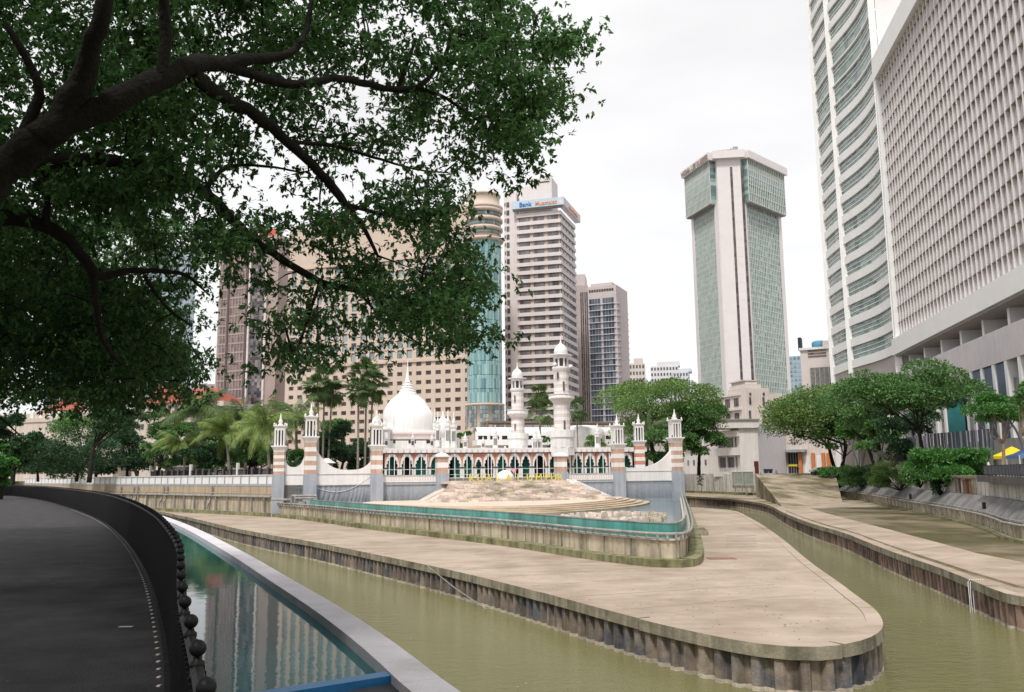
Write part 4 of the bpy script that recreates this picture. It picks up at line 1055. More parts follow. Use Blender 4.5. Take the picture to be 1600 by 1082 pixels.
def minaret(uc, Y, T, s):
    """T: list of (row, half width) groups; s: px scale of details"""
    c = P(uc, 700, Y); k = Y / FPX; z = lambda v: Zv(uc, v, Y)
    m = MB(); m.lathe((c.x, c.y), [(z(T['foot']), T['w'] * 1.5 * k), (z(T['base'][0]), T['w'] * 1.5 * k)], 8, math.pi / 8)
    root = m.build('minaret', WPLAIN, mos)
    def part(name, prof, mt=WPLAIN, n=16, smooth=False, rot=math.pi / 16):
        m = MB(); m.smooth = smooth; m.lathe((c.x, c.y), [(z(v), max(.02, h * k)) for v, h in prof], n, rot); return m.build(name, mt, root)
    b0, b1 = T['base']; w = T['w']
    part('base_gallery', [(b0, w * 1.45), (b0 - (b0 - b1) * .55, w * 1.45), (b0 - (b0 - b1) * .6, w * 1.58), (b1, w * 1.58), (b1 - .3, w * 1.1)])
    # shaft in pale and white courses
    v = b1; i = 0
    while v > T['bal'][0] + 9 * s:
        part('shaft_course', [(v, w * (1.0 if i % 2 else .985)), (v - 5, w * (1.0 if i % 2 else .985))], WPLAIN if i % 2 else PINKB); v -= 5; i += 1
    q0, q1 = T['bal']
    part('corbel', [(v, w), (q0 + 6 * s, w * 1.06), (q0 + 3 * s, w * 1.25), (q0, w * 1.5)], PINKB)
    part('balcony', [(q0, w * 1.55), (q0 - .8, w * 1.6), (q1 + 1, w * 1.55), (q1 + .8, w * 1.65), (q1, w * 1.65), (q1 - .1, w * .9)])
    v = q1; i = 0; l0, l1 = T['lan']; w2 = T['w2']
    while v > l0 + 6 * s:
        part('shaft_course', [(v, w2 * (1.0 if i % 2 else .985)), (v - 5, w2 * (1.0 if i % 2 else .985))], WPLAIN if i % 2 else PINKB); v -= 5; i += 1
    part('upper_corbel', [(v, w2), (l0 + 2.5 * s, w2 * 1.1), (l0, w2 * 1.18), (l0 - 3 * s, w2 * 1.18)])
    for j in range(8):
        a = 2 * math.pi * j / 8 + math.pi / 8; x, y = c.x + w2 * .9 * k * math.cos(a), c.y + w2 * .9 * k * math.sin(a)
        m = MB(); m.lathe((x, y), [(z(l0 - 3 * s), .17), (z(l1), .17)], 6); m.build('lantern_column', WPLAIN, root)
    part('lantern_core', [(l0 - 3 * s, w2 * .62), (l1, w2 * .62)], SLIT)
    part('lantern_frieze', [(l1 + 4 * s, w2 * 1.0), (l1, w2 * 1.0)])
    part('eave', [(l1, w2 * 1.05), (l1 - .8, w2 * 1.5), (l1 - 1.6, w2 * 1.5), (l1 - 3 * s, w2 * .9)])
    d0, d1 = T['dome']; H = d0 - d1; r_ = T['dr']
    part('dome', [(d0, r_ * .9), (d0 - H * .25, r_ * 1.02), (d0 - H * .5, r_ * .93), (d0 - H * .72, r_ * .66), (d0 - H * .86, r_ * .36), (d0 - H * .95, r_ * .15), (T['tip'] + (d1 - T['tip']) * .6, r_ * .07), (T['tip'], .05)], DOMEM, 24, True)
    for (u, vv, ww, hh) in T['win']:
        f = (u - uc) * k; m = MB(); m.box(c.x + f - ww * k, c.x + f + ww * k, c.y - w * 1.04 * k, c.y - w * .5 * k, z(vv + hh), z(vv - hh)); m.build('window', SLIT, root)
minaret(879, 163, dict(foot=712, base=(700, 673), w=13, w2=12.2, bal=(624, 617), lan=(577, 557), dome=(555, 536), dr=10.8, tip=525, win=[(882, 605, 1.4, 7), (882, 665, 1.4, 7), (873, 588, 1, 5)]), 1.0)
minaret(809.5, 176, dict(foot=712, base=(697, 678), w=10.6, w2=9.8, bal=(648, 641), lan=(610, 593), dome=(591, 575), dr=8.8, tip=566, win=[(805, 624, .9, 5), (805, 668, .9, 5)]), .8)
# loudspeakers on the large minaret
for du, v in ((-13, 571), (13, 574)):
    p = P(879 + du, v, 161); m = MB(); m.smooth = True; m.tube([p, p + Vector((-.1 * du / 13, -.9, 0))], [.15, .42], 10); m.build('loudspeaker', WPLAIN, mos)
# free-standing red pillar behind the right swoop
rp_ = thing('brick_pillar', P(1000, 738, 158), 'red and white striped pillar with lantern, brighter red than the others, behind the swooping parapet', 'pillar')
Fp = Fr(P(995, 738, 158), P(1005, 738, 158))
pillar(Fp, Fp.L / 2, 1.75, Zv(998, 697, 158), 1.7, parent=rp_, nb=4, brick=BRICK, zb=.9)

# ---------- KUALA LUMPUR letters
fnt = None
def text_mesh(txt, size, ext, mt, name, bold=0.0):
    cu = bpy.data.curves.new(name, 'FONT'); cu.body = txt; cu.size = size; cu.extrude = ext; cu.offset = bold; cu.align_x = 'CENTER'; cu.resolution_u = 3
    o = bpy.data.objects.new(name, cu); COL.objects.link(o); bpy.context.view_layer.update()
    me = bpy.data.meshes.new_from_object(o.evaluated_get(bpy.context.evaluated_depsgraph_get())); me.name = name
    bpy.data.objects.remove(o); bpy.data.curves.remove(cu); me.materials.clear(); me.materials.append(mt)
    return me
def put_text(me, F_, s, d, z, parent, name='letter', rx=0):
    o = place(name, me, F_.p(s, d, z), parent)
    # stand upright facing outwards: text x -> wall direction so that it reads from the front
    sx = F_.s if F_.s.cross(Vector((0, 0, 1))).dot(F_.n) > 0 else -F_.s
    o.rotation_euler = Matrix((sx, Vector((0, 0, 1)), sx.cross(Vector((0, 0, 1))))).transposed().to_euler()
    return o
sg = thing('letter_sign', FW.p((S690 + S875) / 2, 3.2, zt2 + .2), 'large yellow standing letters on top of the stone steps', 'sign')
us = [(731, 'K'), (743.5, 'U'), (757.5, 'A'), (771, 'L'), (787.5, 'A'), (804, 'L'), (820, 'U'), (834, 'M'), (847, 'P'), (857, 'U'), (866.5, 'R')]
for u, ch in us:
    me = text_mesh(ch, 1.55, .1, GOLD, 'letter', 0)
    put_text(me, FW, FW.s_at(u, 752), 2.6, zt2 + .22, sg)
hb = thing('heart_emblem', FW.p(FW.s_at(790, 750), 1.6, zt2 + .2), 'white rounded emblem with a small pink heart behind the yellow letters', 'emblem')
p = FW.p(FW.s_at(786, 745), 1.2, 0)
m = MB(); m.smooth = True; m.lathe((p.x, p.y), [(zt2 + .2, 1.5), (zt2 + 1.1, 1.4), (zt2 + 1.6, 1.0), (zt2 + 1.9, .4), (zt2 + 1.95, .05)], 16); m.build('white_body', WHITE, hb)
m = MB(); pts = []
for i in range(24):
    t = 2 * math.pi * i / 24; pts.append((FW.s_at(799, 740) + .027 * 16 * math.sin(t) ** 3, zt2 + 1.9 + .027 * (13 * math.cos(t) - 5 * math.cos(2 * t) - 2 * math.cos(3 * t) - math.cos(4 * t))))
m.extrude_profile(FW, pts, 1.2, 1.45); m.build('heart', mat('pink_paint', (.78, .38, .42), .5), hb)

# ---------- elevated train station behind the mosque
st = thing('train_station', P(850, 700, 205), 'long white rounded elevated station with dark window band behind the mosque', 'station')
Ft = Fr(P(745, 690, 205), P(962, 690, 212)); z0, z1 = Ft.z_at(800, 690), Ft.z_at(800, 667)
prof = [(-7, z1 - 1.3), (-5.5, z1 - .3), (-3, z1), (-.8, z1 - .25), (0, z1 - 1.0), (0, z1 - 2.2)]
m = MB(); m.smooth = True
m.add([Ft.p(s, d_, z) for s in (0, Ft.L) for d_, z in prof], [(i, i + 1, len(prof) + i + 1, len(prof) + i) for i in range(len(prof) - 1)]); m.build('rounded_roof', WHITE, st)
m = MB(); m.fb(Ft, .6, Ft.L, -6.8, -.25, z0 + .2, z1 - 1.3); m.build('window_band', DARK, st)
m = MB(); m.fb(Ft, 0, Ft.L, -7, .05, z0 - .9, z0 + .45); m.build('deck', WPLAIN, st)
for i in range(13):
    s = Ft.L * i / 12; m = MB(); m.fb(Ft, s - .35, s + .35, -.24, .04, z0 + .4, z1 - 1.2); m.build('mullion', WPLAIN, st)
for i in range(5):
    s = Ft.L * (i + .5) / 5; m = MB(); m.fb(Ft, s - 1, s + 1, -5, -2, 1, z0 - .9); m.build('pier', WHITE2, st)
cn = P(912, 678, 203); m = MB(); m.smooth = True; m.lathe((cn.x, cn.y), [(z0 - 3, 5.0), (z1 - 2.5, 5.0), (z1 - 1, 4.6), (z1 - .2, 3), (z1, .1)], 24); m.build('rounded_end', WPLAIN, st)
Fk = Fr(P(762, 660, 225), P(970, 660, 235)); m = MB(); m.fb(Fk, 0, Fk.L, -8, 0, Fk.z_at(860, 661.5), Fk.z_at(860, 658.5)); m.build('platform_roof', mat('brown_roof', (.23, .17, .14), .7), st)
for i in range(16):
    s = Fk.L * i / 15; m = MB(); m.fb(Fk, s - .12, s + .12, -.6, -.3, z0, Fk.z_at(860, 661.5)); m.build('roof_post', PIPE, st)
m = MB(); m.fb(Fk, 0, Fk.L, -3, -1.5, z0, z0 + 1.2); m.build('track_parapet', mat('brown_roof', (.23, .17, .14)), st)
# ================================================================ high buildings
def winbox(name, F_, w, h, dep, mt, cache={}):
    """shared mesh of a recessed window: dark pane set in a shallow box, origin bottom centre, on frame F_"""
    key = (name, round(w, 3), round(h, 3), round(dep, 3), mt.name)
    if key not in cache:
        m = MB(); m.box(-w / 2, w / 2, -dep, 0.0, 0, h)
        m.uv = [(a[0] + 50, a[2]) for a in m.v]
        cache[key] = m.mesh(name, mt, Vector((0, 0, 0)))[0]
    return cache[key]
def put(F_, me, name, s, d, z, parent): 
    return place(name, me, F_.p(s, d, z), parent, F_.rz)
TLABEL = 'tower'
# ---- purple brown tower (left)
PURP = mat('brown_pink_stone', (.40, .315, .29), .6, .08, .3, 6, .05, 4)
PURPD = mat('dark_brown_stone', (.12, .085, .09), .5, .1, .4)
BRG = glassgrid('brown_glass', 1.5, 1.9, [(.20, .15, .15), (.30, .22, .20), (.13, .10, .11), (.26, .2, .19)], .2)
DKG = glassgrid('dark_glass', 1.3, 1.2, [(.02, .02, .03), (.30, .24, .22), (.05, .05, .07), (.03, .03, .04)], .15)
b = thing('office_tower', P(385, 740, 330), 'brown gridded office tower with tall dark vertical lines, half hidden by the tree', 'tower')
F1 = Fr(P(330, 745, 330), P(425, 744, 318)); zt1 = F1.z_at(400, 372)
m = MB(); m.fb(F1, 0, F1.L, -30, 0, 0, zt1); m.build('body', PURP, b)
m = MB(); m.fb(F1, .8, F1.s_at(383, 600), .002, .12, 2, zt1 - 6); m.build('glass_sheet', BRG, b)
m = MB(); m.fb(F1, F1.s_at(388, 600), F1.s_at(411, 600), .002, .12, 2, zt1 - 6); m.build('mirror_strip', DKG, b)
for u in (353, 382, 386, 412):
    s = F1.s_at(u, 600); m = MB(); m.fb(F1, s - .45, s + .45, .12, .7, 0, zt1 - 3); m.build('mullion', PURPD if u in (353, 382) else mat('pale_stone2', (.66, .6, .58), .6), b)
s = 1.6
while s < F1.s_at(380, 600):
    m = MB(); m.fb(F1, s - .12, s + .12, .12, .35, 2, zt1 - 6); m.build('rib', PURP, b); s += 1.5
z = 6
while z < zt1 - 6:
    m = MB(); m.fb(F1, .6, F1.s_at(383, 600), .12, .28, z - .3, z + .3); m.build('floor_band', PURP, b)
    z += 3.6
F1b = Fr(P(425, 744, 318), P(447, 744, 332)); m = MB(); m.fb(F1b, .8, F1b.L, -1.5, 0, 0, zt1 - 4); m.build('side_wing', mat('maroon_stone', (.20, .11, .10), .6, .1, .4), b)
for i in range(3):
    m = MB(); m.fb(F1b, F1b.L * (.2 + .28 * i), F1b.L * (.28 + .28 * i), .0, .3, 2, zt1 - 8); m.build('rib', PURPD, b)
m = MB(); Fr_ = F1; m.fb(F1, F1.s_at(398, 380), F1.s_at(424, 380), -3, -2.2, zt1, F1.z_at(410, 358)); m.build('roof_sign', mat('red_sign', (.6, .12, .08), .6), b)

# ---- beige building with square recessed windows, and its glass drum
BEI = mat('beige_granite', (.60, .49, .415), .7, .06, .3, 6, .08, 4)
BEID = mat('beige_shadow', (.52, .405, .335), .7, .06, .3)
BLG = glassgrid('blue_glass', .9, 1.5, [(.30, .38, .40), (.12, .16, .18), (.38, .44, .44), (.2, .28, .3)], .12)
b = thing('office_building', P(590, 740, 272), 'broad beige office building with square recessed windows and a green glass drum corner', 'building')
F2 = Fr(P(442, 744, 284), P(731, 741, 262)); zr = F2.z_at(640, 338)
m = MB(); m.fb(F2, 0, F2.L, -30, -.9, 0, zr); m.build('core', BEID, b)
zl = F2.z_at(650, 566)                        # ledge between the lower and the upper storeys
pw, rh = 3.36, 2.72
ncol = int(F2.L / pw)
def grid(zb, rows, rh, wmat, ww, wh, deep, prefix):
    for c_ in range(ncol + 1):
        s = F2.L - 1.6 - c_ * pw
        if s < .3: continue
        m = MB(); m.fb(F2, s - .75, s + .75, -.9, 0, zb, zb + rows * rh); m.build('pier', BEI, b)
    for r_ in range(rows):
        m = MB(); z = zb + r_ * rh; m.fb(F2, 0, F2.L, -.9, -.04, z, z + rh - wh - .35); m.build('spandrel', BEI, b)
    wm = winbox('window', F2, ww, wh, .1, wmat)
    for r_ in range(rows):
        for c_ in range(ncol):
            s = F2.L - 1.6 - (c_ + .5) * pw; z = zb + r_ * rh + rh - wh - .25
            yield s, z, wm
cnt = 0; far = MB()
def addw(s, z, wm, d_):
    global cnt
    v = proj(F2.p(s, 0, z)); vis = v and not (v[0] < 600 and v[1] < 520)
    if vis and cnt < 285: put(F2, wm, 'window', s, d_, z, b); cnt += 1
    else:
        w = max(q.co.x for q in wm.vertices); h = max(q.co.z for q in wm.vertices); far.cur = 0 if wm.materials[0] == SLIT2 else 1
        far.fb(F2, s - w, s + w, d_ - .1, d_, z, z + h)
SLIT2 = glassgrid('dark_panes', 1, 1, [(.07, .05, .05), (.16, .13, .12), (.05, .04, .04)], .2)
zb = 3.5
for s, z, wm in grid(7.2, 1, 3.4, BLG, 1.9, 2.2, .5, ''): addw(s, z, wm, -.55)
zz = 10.6; nlow = int((zl - zz) / rh)
rh2 = (zl - zz) / nlow
for s, z, wm in grid(zz, nlow, rh2, SLIT2, 1.5, .95, .5, ''): addw(s, z, wm, -.75)
for c_ in range(ncol):                       # sloping sills under the little windows read as lit recess floors
    pass
m = MB(); m.fb(F2, -.3, F2.L + .3, -.9, .5, zl, zl + .7); m.build('ledge', BEI, b)
m = MB(); m.fb(F2, 0, F2.L, -.9, 0, 0, 7.2); m.build('base_wall', BEI, b)
nup = 10; zz = zl + .8; rh3 = 3.3
for s, z, wm in grid(zz, nup, rh3, BLG, 1.7, 2.3, .3, ''): addw(s, z, wm, -.5)
zz2 = zz + nup * rh3
m = MB(); m.fb(F2, -.3, F2.L + .3, -.9, .4, zz2, zz2 + .9); m.build('ledge', BEI, b)
if zr > zz2 + 3:
    m = MB(); m.fb(F2, 0, F2.L, -.9, -.1, zz2 + .9, zr); m.build('attic', BEI, b)
meta(far.build('far_windows', [SLIT2, BLG], b), kind='stuff')
m = MB(); m.fb(F2, F2.s_at(500, 350), F2.s_at(560, 350), -3, .3, zr, zr + 1.8); m.build('red_roof_sign', MATS['red_sign'], b)
F2b = Fr(P(700, 741, 264), P(736, 741, 260)); zt2b = F2b.z_at(715, 322)
m = MB(); m.fb(F2b, 0, F2b.L, -9, .4, zz2 + 1, zt2b); m.build('corner_turret', BEI, b)
for i in range(3):
    m = MB(); m.fb(F2b, F2b.L * (.15 + .3 * i), F2b.L * (.35 + .3 * i), .4, .46, zz2 + 2.5, zz2 + 5.5); m.build('window', BLG, b)
# drum
YD = 259; uc = 758
def drum(name, prof, mt, n=36, sm=True): return lathe_px(name, uc, 700, YD, prof, mt, b, n, sm)
drum('drum_base', [(745, 29.5), (672, 29.5), (636, 29.2), (635, 31), (632, 31), (631.5, 27)], BEI, 36)
drum('drum_core', [(632, 25.3), (378, 25.6)], mat('teal_core', (.10, .25, .27), .3), 40)
k = YD / FPX; c = P(uc, 700, YD); nsec = 22
TG = glassgrid('teal_panes', 3, 3, [(.16, .36, .38), (.28, .50, .50), (.10, .24, .27), (.36, .56, .55)], .08, .7)
zA, zB = Zv(uc, 631, YD), Zv(uc, 380, YD); nf = 24; fh = (zB - zA) / nf; r0 = 26.6 * k
pane_m = {}
for j in range(nsec):
    a = math.pi + math.pi * (j + .5) / nsec        # the half that faces the river
    wv = 2 * r0 * math.tan(math.pi / nsec / 2)
    if j not in pane_m:
        pass
    F_ = Fr((c.x + r0 * math.cos(a) + math.sin(a) * wv / 2, c.y + r0 * math.sin(a) - math.cos(a) * wv / 2), (c.x + r0 * math.cos(a) - math.sin(a) * wv / 2, c.y + r0 * math.sin(a) + math.cos(a) * wv / 2))
    for i in range(0, nf, 2):
        me = winbox('pane', F_, wv * .93, fh * 1.94, .12, TG); put(F_, me, 'pane', F_.L / 2, 0, zA + i * fh, b)
for j in range(nsec + 1):
    a = math.pi + math.pi * j / nsec
    if j % 3 == 0:
        m = MB(); m.tube([(c.x + (r0 + .1) * math.cos(a), c.y + (r0 + .1) * math.sin(a), zA), (c.x + (r0 + .1) * math.cos(a), c.y + (r0 + .1) * math.sin(a), zB)], .16, 4); m.build('mullion', mat('grey_mullion', (.45, .47, .46), .5), b)
drum('cornice', [(381, 27), (380, 31.5), (376, 32), (375, 29)], BEI)
for v in (371, 357, 343):
    drum('ring_window', [(v, 27.5), (v - 7, 27.5)], BLG)
    drum('ring', [(v - 7, 28.5), (v - 8, 30.5), (v - 12, 30.5), (v - 13, 28.5)], BEI)
drum('upper_drum', [(375, 26.5), (331, 26.8), (330, 30.5), (326, 31), (325, 25.5), (310, 25.5), (309, 27.5), (307, 27.5), (306.5, 20)], BEI)
for j in range(5):
    a = math.pi + math.pi * (j + .5) / 5; r1 = 29.4 * k
    F_ = Fr((c.x + r1 * math.cos(a) + math.sin(a), c.y + r1 * math.sin(a) - math.cos(a)), (c.x + r1 * math.cos(a) - math.sin(a), c.y + r1 * math.sin(a) + math.cos(a)))
    for zz_ in range(5):
        for q in (-1, 0, 1):
            put(F_, winbox('pane', F_, .75, 1.1, .12, BLG), 'pane', F_.L / 2 + q * .9, .05, Zv(uc, 668, YD) + zz_ * 1.25, b)

# ---- bank tower
BW = mat('tower_pink_white', (.71, .655, .655), .65, .04, .3, 6, .05, 4, streak=.06)
BB = mat('tower_beige', (.50, .40, .34), .7, .06, .3)
SMG = glassgrid('smoke_glass', 1.1, 3.0, [(.10, .09, .10), (.18, .17, .19), (.06, .05, .06), (.26, .24, .24)], .15)
b = thing('bank_tower', P(850, 740, 305), 'tall pinkish white office tower with horizontal bands and a blue bank sign at the top', 'tower')
c0 = P(812, 741, 304.5); c1 = P(882, 741, 300); c2 = P(905.5, 741, 320)
F4 = Fr(c0, c1); F4s = Fr(c1, c2); ztop = F4.z_at(850, 332); cen = (c0 + c2) / 2
m = MB(); cb = c0 + (c2 - c1); m.prism([(c0.x, c0.y), (c1.x, c1.y), (c2.x, c2.y), (cb.x, cb.y)], 0, ztop); core = m.build('core', BB, b)
nfl = 25; zb0 = F4.z_at(850, 662); fh = (ztop - zb0) / nfl; zb0 -= fh * 4; nfl += 4
for i in range(nfl):
    z = zb0 + i * fh
    m = MB(); m.fb(F4, -.1, F4.L + .5, 0, .55, z + fh * .56, z + fh); m.build('floor_band', BW, b)
    m = MB(); m.fb(F4s, .003, F4s.L, 0, .55, z + fh * .56, z + fh); m.build('floor_band', BW, b)
    for j in range(3):
        me = winbox('window', F4, F4.L / 3 - 1.35, fh * .52, .1, SMG); put(F4, me, 'window', F4.L * (j + .53) / 3, .08, z + .02, b)
    for j in range(5):
        me = winbox('window', F4s, F4s.L / 5 - .8, fh * .52, .1, SMG); put(F4s, me, 'window', F4s.L * (j + .5) / 5, .08, z + .02, b)
Fl = Fr(P(791, 741, 306), c0 + Vector((0, .8, 0))); zsh = Fl.z_at(805, 300)
m = MB(); m.fb(Fl, 0, Fl.L, -14, 0, 0, zsh); m.build('lift_shaft', BW, b)
wm = winbox('slot', Fl, 1.05, fh * .6, .1, SLIT2); wm2 = winbox('slot', Fl, .35, fh * .4, .1, SLIT2)
z = 4
while z < zsh - 3:
    put(Fl, wm, 'slot', 1.5, .06, z, b); put(Fl, wm2, 'slot', .45, .06, z + .4, b); z += fh
m = MB(); m.fb(F4, F4.s_at(826, 300), F4.s_at(861, 300), -11, -1.2, ztop, F4.z_at(840, 277)); m.build('penthouse', BW, b)
m = MB(); m.fb(F4, F4.s_at(810, 300), F4.s_at(828, 300), -11, -1.4, ztop, F4.z_at(840, 288)); m.build('penthouse', BW, b)
m = MB(); m.fb(F4, F4.s_at(838, 300), F4.s_at(858, 300), -1.2, -1.1, F4.z_at(840, 285), F4.z_at(840, 283)); m.build('vent_slot', SLIT, b)
zs0, zs1 = F4.z_at(850, 325.5), F4.z_at(850, 313.5)
SIGNB = mat('sign_pale_blue', (.50, .60, .72), .5, .05)
m = MB(); m.fb(F4, -1.2, F4.L + 2.2, .0, 2.2, zs0, zs1); m.build('sign_board', SIGNB, b)
m = MB(); m.fb(F4s, -2.2, F4s.L + 1.5, .003, 2.2, zs0 + .01, zs1 - .01); m.build('sign_board', mat('sign_lilac', (.62, .60, .68), .5), b)
m = MB(); m.fb(F4, -1.2, F4.L + 1.2, .0, 1.4, zs0 - .5, zs0 - .01); m.build('sign_soffit', mat('soffit', (.3, .28, .28), .6), b)
me = text_mesh('Bank', 2.35, .08, mat('sign_blue', (.02, .18, .5), .5), 'sign_lettering', .03); put_text(me, F4, F4.s_at(823, 320), 2.3, zs0 + .55, b, 'sign_lettering')
me = text_mesh('Muamalat', 2.1, .08, mat('sign_orange', (.75, .33, .12), .5), 'sign_lettering', .02); put_text(me, F4, F4.s_at(855, 320), 2.3, zs0 + .6, b, 'sign_lettering')
me = text_mesh('Bank Muamalat', 2.1, .08, MATS['sign_orange'], 'sign_lettering', .02); put_text(me, F4s, F4s.L * .55, 2.3, zs0 + .6, b, 'sign_lettering')

# ---- grey tower with blue window grid
b = thing('office_tower', P(940, 740, 345), 'lilac grey tower with a blue glass grid, right behind the bank tower', 'tower')
F5a = Fr(P(900, 741, 346), P(925, 741, 345)); F5 = Fr(P(925, 741, 345), P(971, 740, 340)); F5s = Fr(P(971, 740, 340), P(987, 740, 366))
z5a, z5 = F5a.z_at(910, 446), F5.z_at(950, 446); GR5 = mat('lilac_grey', (.56, .50, .51), .7, .05, .3); BLU = glassgrid('navy_glass', 1.5, 3.2, [(.05, .08, .13), (.12, .16, .21), (.03, .04, .07), (.2, .24, .28)], .12)
m = MB(); m.fb(F5a, 0, F5a.L, -20, 0, 0, z5a); m.build('stair_tower', mat('mid_grey', (.44, .385, .385), .7, .05), b)
m = MB(); m.fb(F5a, 1, F5a.L - 1, -12, -1, z5a, F5a.z_at(912, 428)); m.build('penthouse', GR5, b)
for u in (908.5, 911.5, 915, 918):
    s = F5a.s_at(u, 500); m = MB(); m.fb(F5a, s - .28, s + .28, 0, .08, 3, F5a.z_at(912, 457)); m.build('slot', SLIT2, b)
m = MB(); m.fb(F5, 0, F5.L, -16, 0, 0, z5); m.build('body', GR5, b)
m = MB(); m.fb(F5, 1, F5.L - 2, -10, -1, z5, F5.z_at(950, 441)); m.build('penthouse', GR5, b)
zt5 = F5.z_at(950, 465); n5 = 15; zb5 = F5.z_at(950, 610); f5 = (zt5 - zb5) / n5
for i in range(-5, n5):
    z = zb5 + i * f5
    m = MB(); m.fb(F5, .2, F5.L - .2, .3, .5, z - .15, z + .15); m.build('sunshade', mat('pale_blue_bar', (.55, .58, .62), .6), b)
    m = MB(); m.fb(F5s, .2, F5s.L, .0, .8, z - .2, z + .2); m.build('balcony', GR5, b)
    for g_ in (0, 1):
        for j in range(4):
            s = F5.L * (.045 + g_ * .47) + (j + .5) * F5.L * .1; me = winbox('pane', F5, F5.L * .085, f5 * .9, .1, BLU); put(F5, me, 'pane', s, .08, z + .1, b)
    if i % 1 == 0:
        me = winbox('pane', F5s, F5s.L * .6, f5 * .6, .1, SMG); put(F5s, me, 'pane', F5s.L * .5, .06, z + .5, b)
m = MB(); m.fb(F5s, 1.5, F5s.L, -3, 0, 0, z5); m.build('side', GR5, b)
for j in range(10):
    s = F5.L * (.08 + .088 * j); m = MB(); m.fb(F5, s - .45, s + .45, 0, .08, F5.z_at(950, 455), F5.z_at(950, 451)); m.build('slot', SLIT2, b)

# ---- small far blocks
def far_block(u0, u1, vt, Y, dep, col, lab, name='apartment_block', rows=6, cols=5, vb=625, wm=SLIT2, cat='building', crown=None):
    pa = P(u0, 741, Y); xb = (u1 - 800) / FPX * Y; F_ = Fr(pa, P(u1, 740, Y - (xb - pa.x) * (xb + pa.x) / 2 / Y)); zt_ = F_.z_at((u0 + u1) / 2, vt); b = thing(name, F_.p(F_.L / 2, 0, 0), lab, cat)
    mt = mat('far_' + name + str(u0), col, .75, .06, .2)
    m = MB(); m.fb(F_, 0, F_.L, -dep, 0, 0, zt_); m.build('body', mt, b)
    zb_ = F_.z_at(u0, vb); fh_ = (zt_ - zb_) / rows; cw = F_.L / cols
    me = winbox('window', F_, cw * .55, fh_ * .5, .1, wm)
    for i in range(rows):
        for j in range(cols): put(F_, me, 'window', (j + .5) * cw, .07, zb_ + (i + .25) * fh_, b)
    if crown:
        for a, b_, v in crown: m = MB(); m.fb(F_, F_.s_at(a, vt), F_.s_at(b_, vt), -dep * .8, -1, zt_, F_.z_at((a + b_) / 2, v)); m.build('rooftop_block', mt, b)
    return b, F_, zt_
far_block(983, 1013, 568, 620, 20, (.55, .5, .47), 'small pale block peeping over the tree, right of the lilac grey tower', rows=5, cols=6, vb=620, crown=[(990, 1004, 560)])
far_block(1022, 1066, 572, 700, 20, (.62, .62, .64), 'far whitish block with terraced top, left of the green glass tower', rows=6, cols=9, vb=625, crown=[(1026, 1062, 565)])
far_block(1058, 1082, 581, 660, 20, (.56, .58, .64), 'far pale lilac block just left of the green glass tower', rows=5, cols=5, vb=625, crown=[(1060, 1080, 576)])
far_block(995, 1060, 648, 420, 20, (.50, .46, .42), 'pale low block hidden behind the trees right of the mosque', rows=5, cols=10, vb=700)
far_block(1050, 1125, 655, 380, 20, (.52, .48, .45), 'cream low block hidden behind the hanging tree beside the right pillar', rows=4, cols=10, vb=700)
b_, F_, z_ = far_block(1243, 1262, 556, 420, 15, (.30, .40, .48), 'slim blue glass block between the green tower and the old grey building', rows=18, cols=3, vb=680, wm=BLG)
b_, F_, z_ = far_block(1262, 1316, 545, 262, 20, (.58, .52, .49), 'old pale building with grey cladding and a blue rooftop tank', name='old_building', rows=3, cols=1, vb=560, crown=[(1285, 1316, 531), (1294, 1306, 526)])
m = MB(); m.fb(F_, F_.s_at(1268, 600), F_.s_at(1311, 600), .1, .5, 8, F_.z_at(1290, 574)); m.build('mesh_cladding', mat('grey_mesh', (.16, .16, .155), .8, .35, 1.2, 7), b_)
for j in range(7): 
    s0, s1 = F_.s_at(1268, 600), F_.s_at(1311, 600); s = s0 + (s1 - s0) * j / 6
    m = MB(); m.fb(F_, s - .12, s + .12, .5, .65, 8, F_.z_at(1290, 574)); m.build('cladding_rib', PIPE, b_)
c = F_.p(F_.s_at(1278, 550), -4, z_); m = MB(); m.smooth = True; m.lathe((c.x, c.y), [(z_, 2.2), (z_ + 2.6, 2.2), (z_ + 3, 1.6)], 16); m.build('water_tank', mat('tank_blue', (.08, .25, .38), .5), b_)
m = MB(); m.fb(F_, -.3, F_.L, -20, .6, z_ - .1, z_ + .6); m.build('cornice', WHITE2, b_)
m = MB(); m.fb(F_, -.5, .4, -3, .3, z_, z_ + 4); m.build('fin_wall', DARK, b_)

# ---- green glass tower with the white corner pier
GG = glassgrid('green_glass', .73, 1.3, [(.05, .10, .11), (.22, .33, .31), (.11, .19, .185), (.38, .47, .45), (.04, .07, .08)], .12, .5)
GG2 = glassgrid('green_glass_blue', 1.45, 2.4, [(.10, .19, .24), (.17, .28, .33), (.22, .34, .37)], .1, .6)
FIN = mat('fin_pale_green', (.56, .60, .56), .5, .05); LW = mat('tower_white', (.73, .69, .695), .6, .04, .3, 6, .04, 4)
b = thing('glass_tower', P(1163, 740, 290), 'tall green glass tower with a white corner pier and an overhanging top', 'tower')
cl, cr_ = P(1143, 738, 287.5), P(1181, 738, 286.5)
pl, pr_ = P(1099, 738, 306), P(1242, 737, 305)
Fgl = Fr(pl, cl); Fgr = Fr(cr_, pr_); Fc = Fr(cl, cr_)
zcap0, zcap1 = Fc.z_at(1160, 248), Fc.z_at(1160, 236.5); zov = Fc.z_at(1150, 316)
bk = Vector(((pl.x + pr_.x) / 2, 345, 0))
m = MB(); m.prism([(p.x, p.y) for p in (pl, cl, cr_, pr_, bk)], 0, zcap0); m.build('core', LW, b)
m = MB(); m.fb(Fc, -.15, Fc.L + .15, -2, .35, 0, zcap0 + .2); m.build('corner_pier', LW, b)
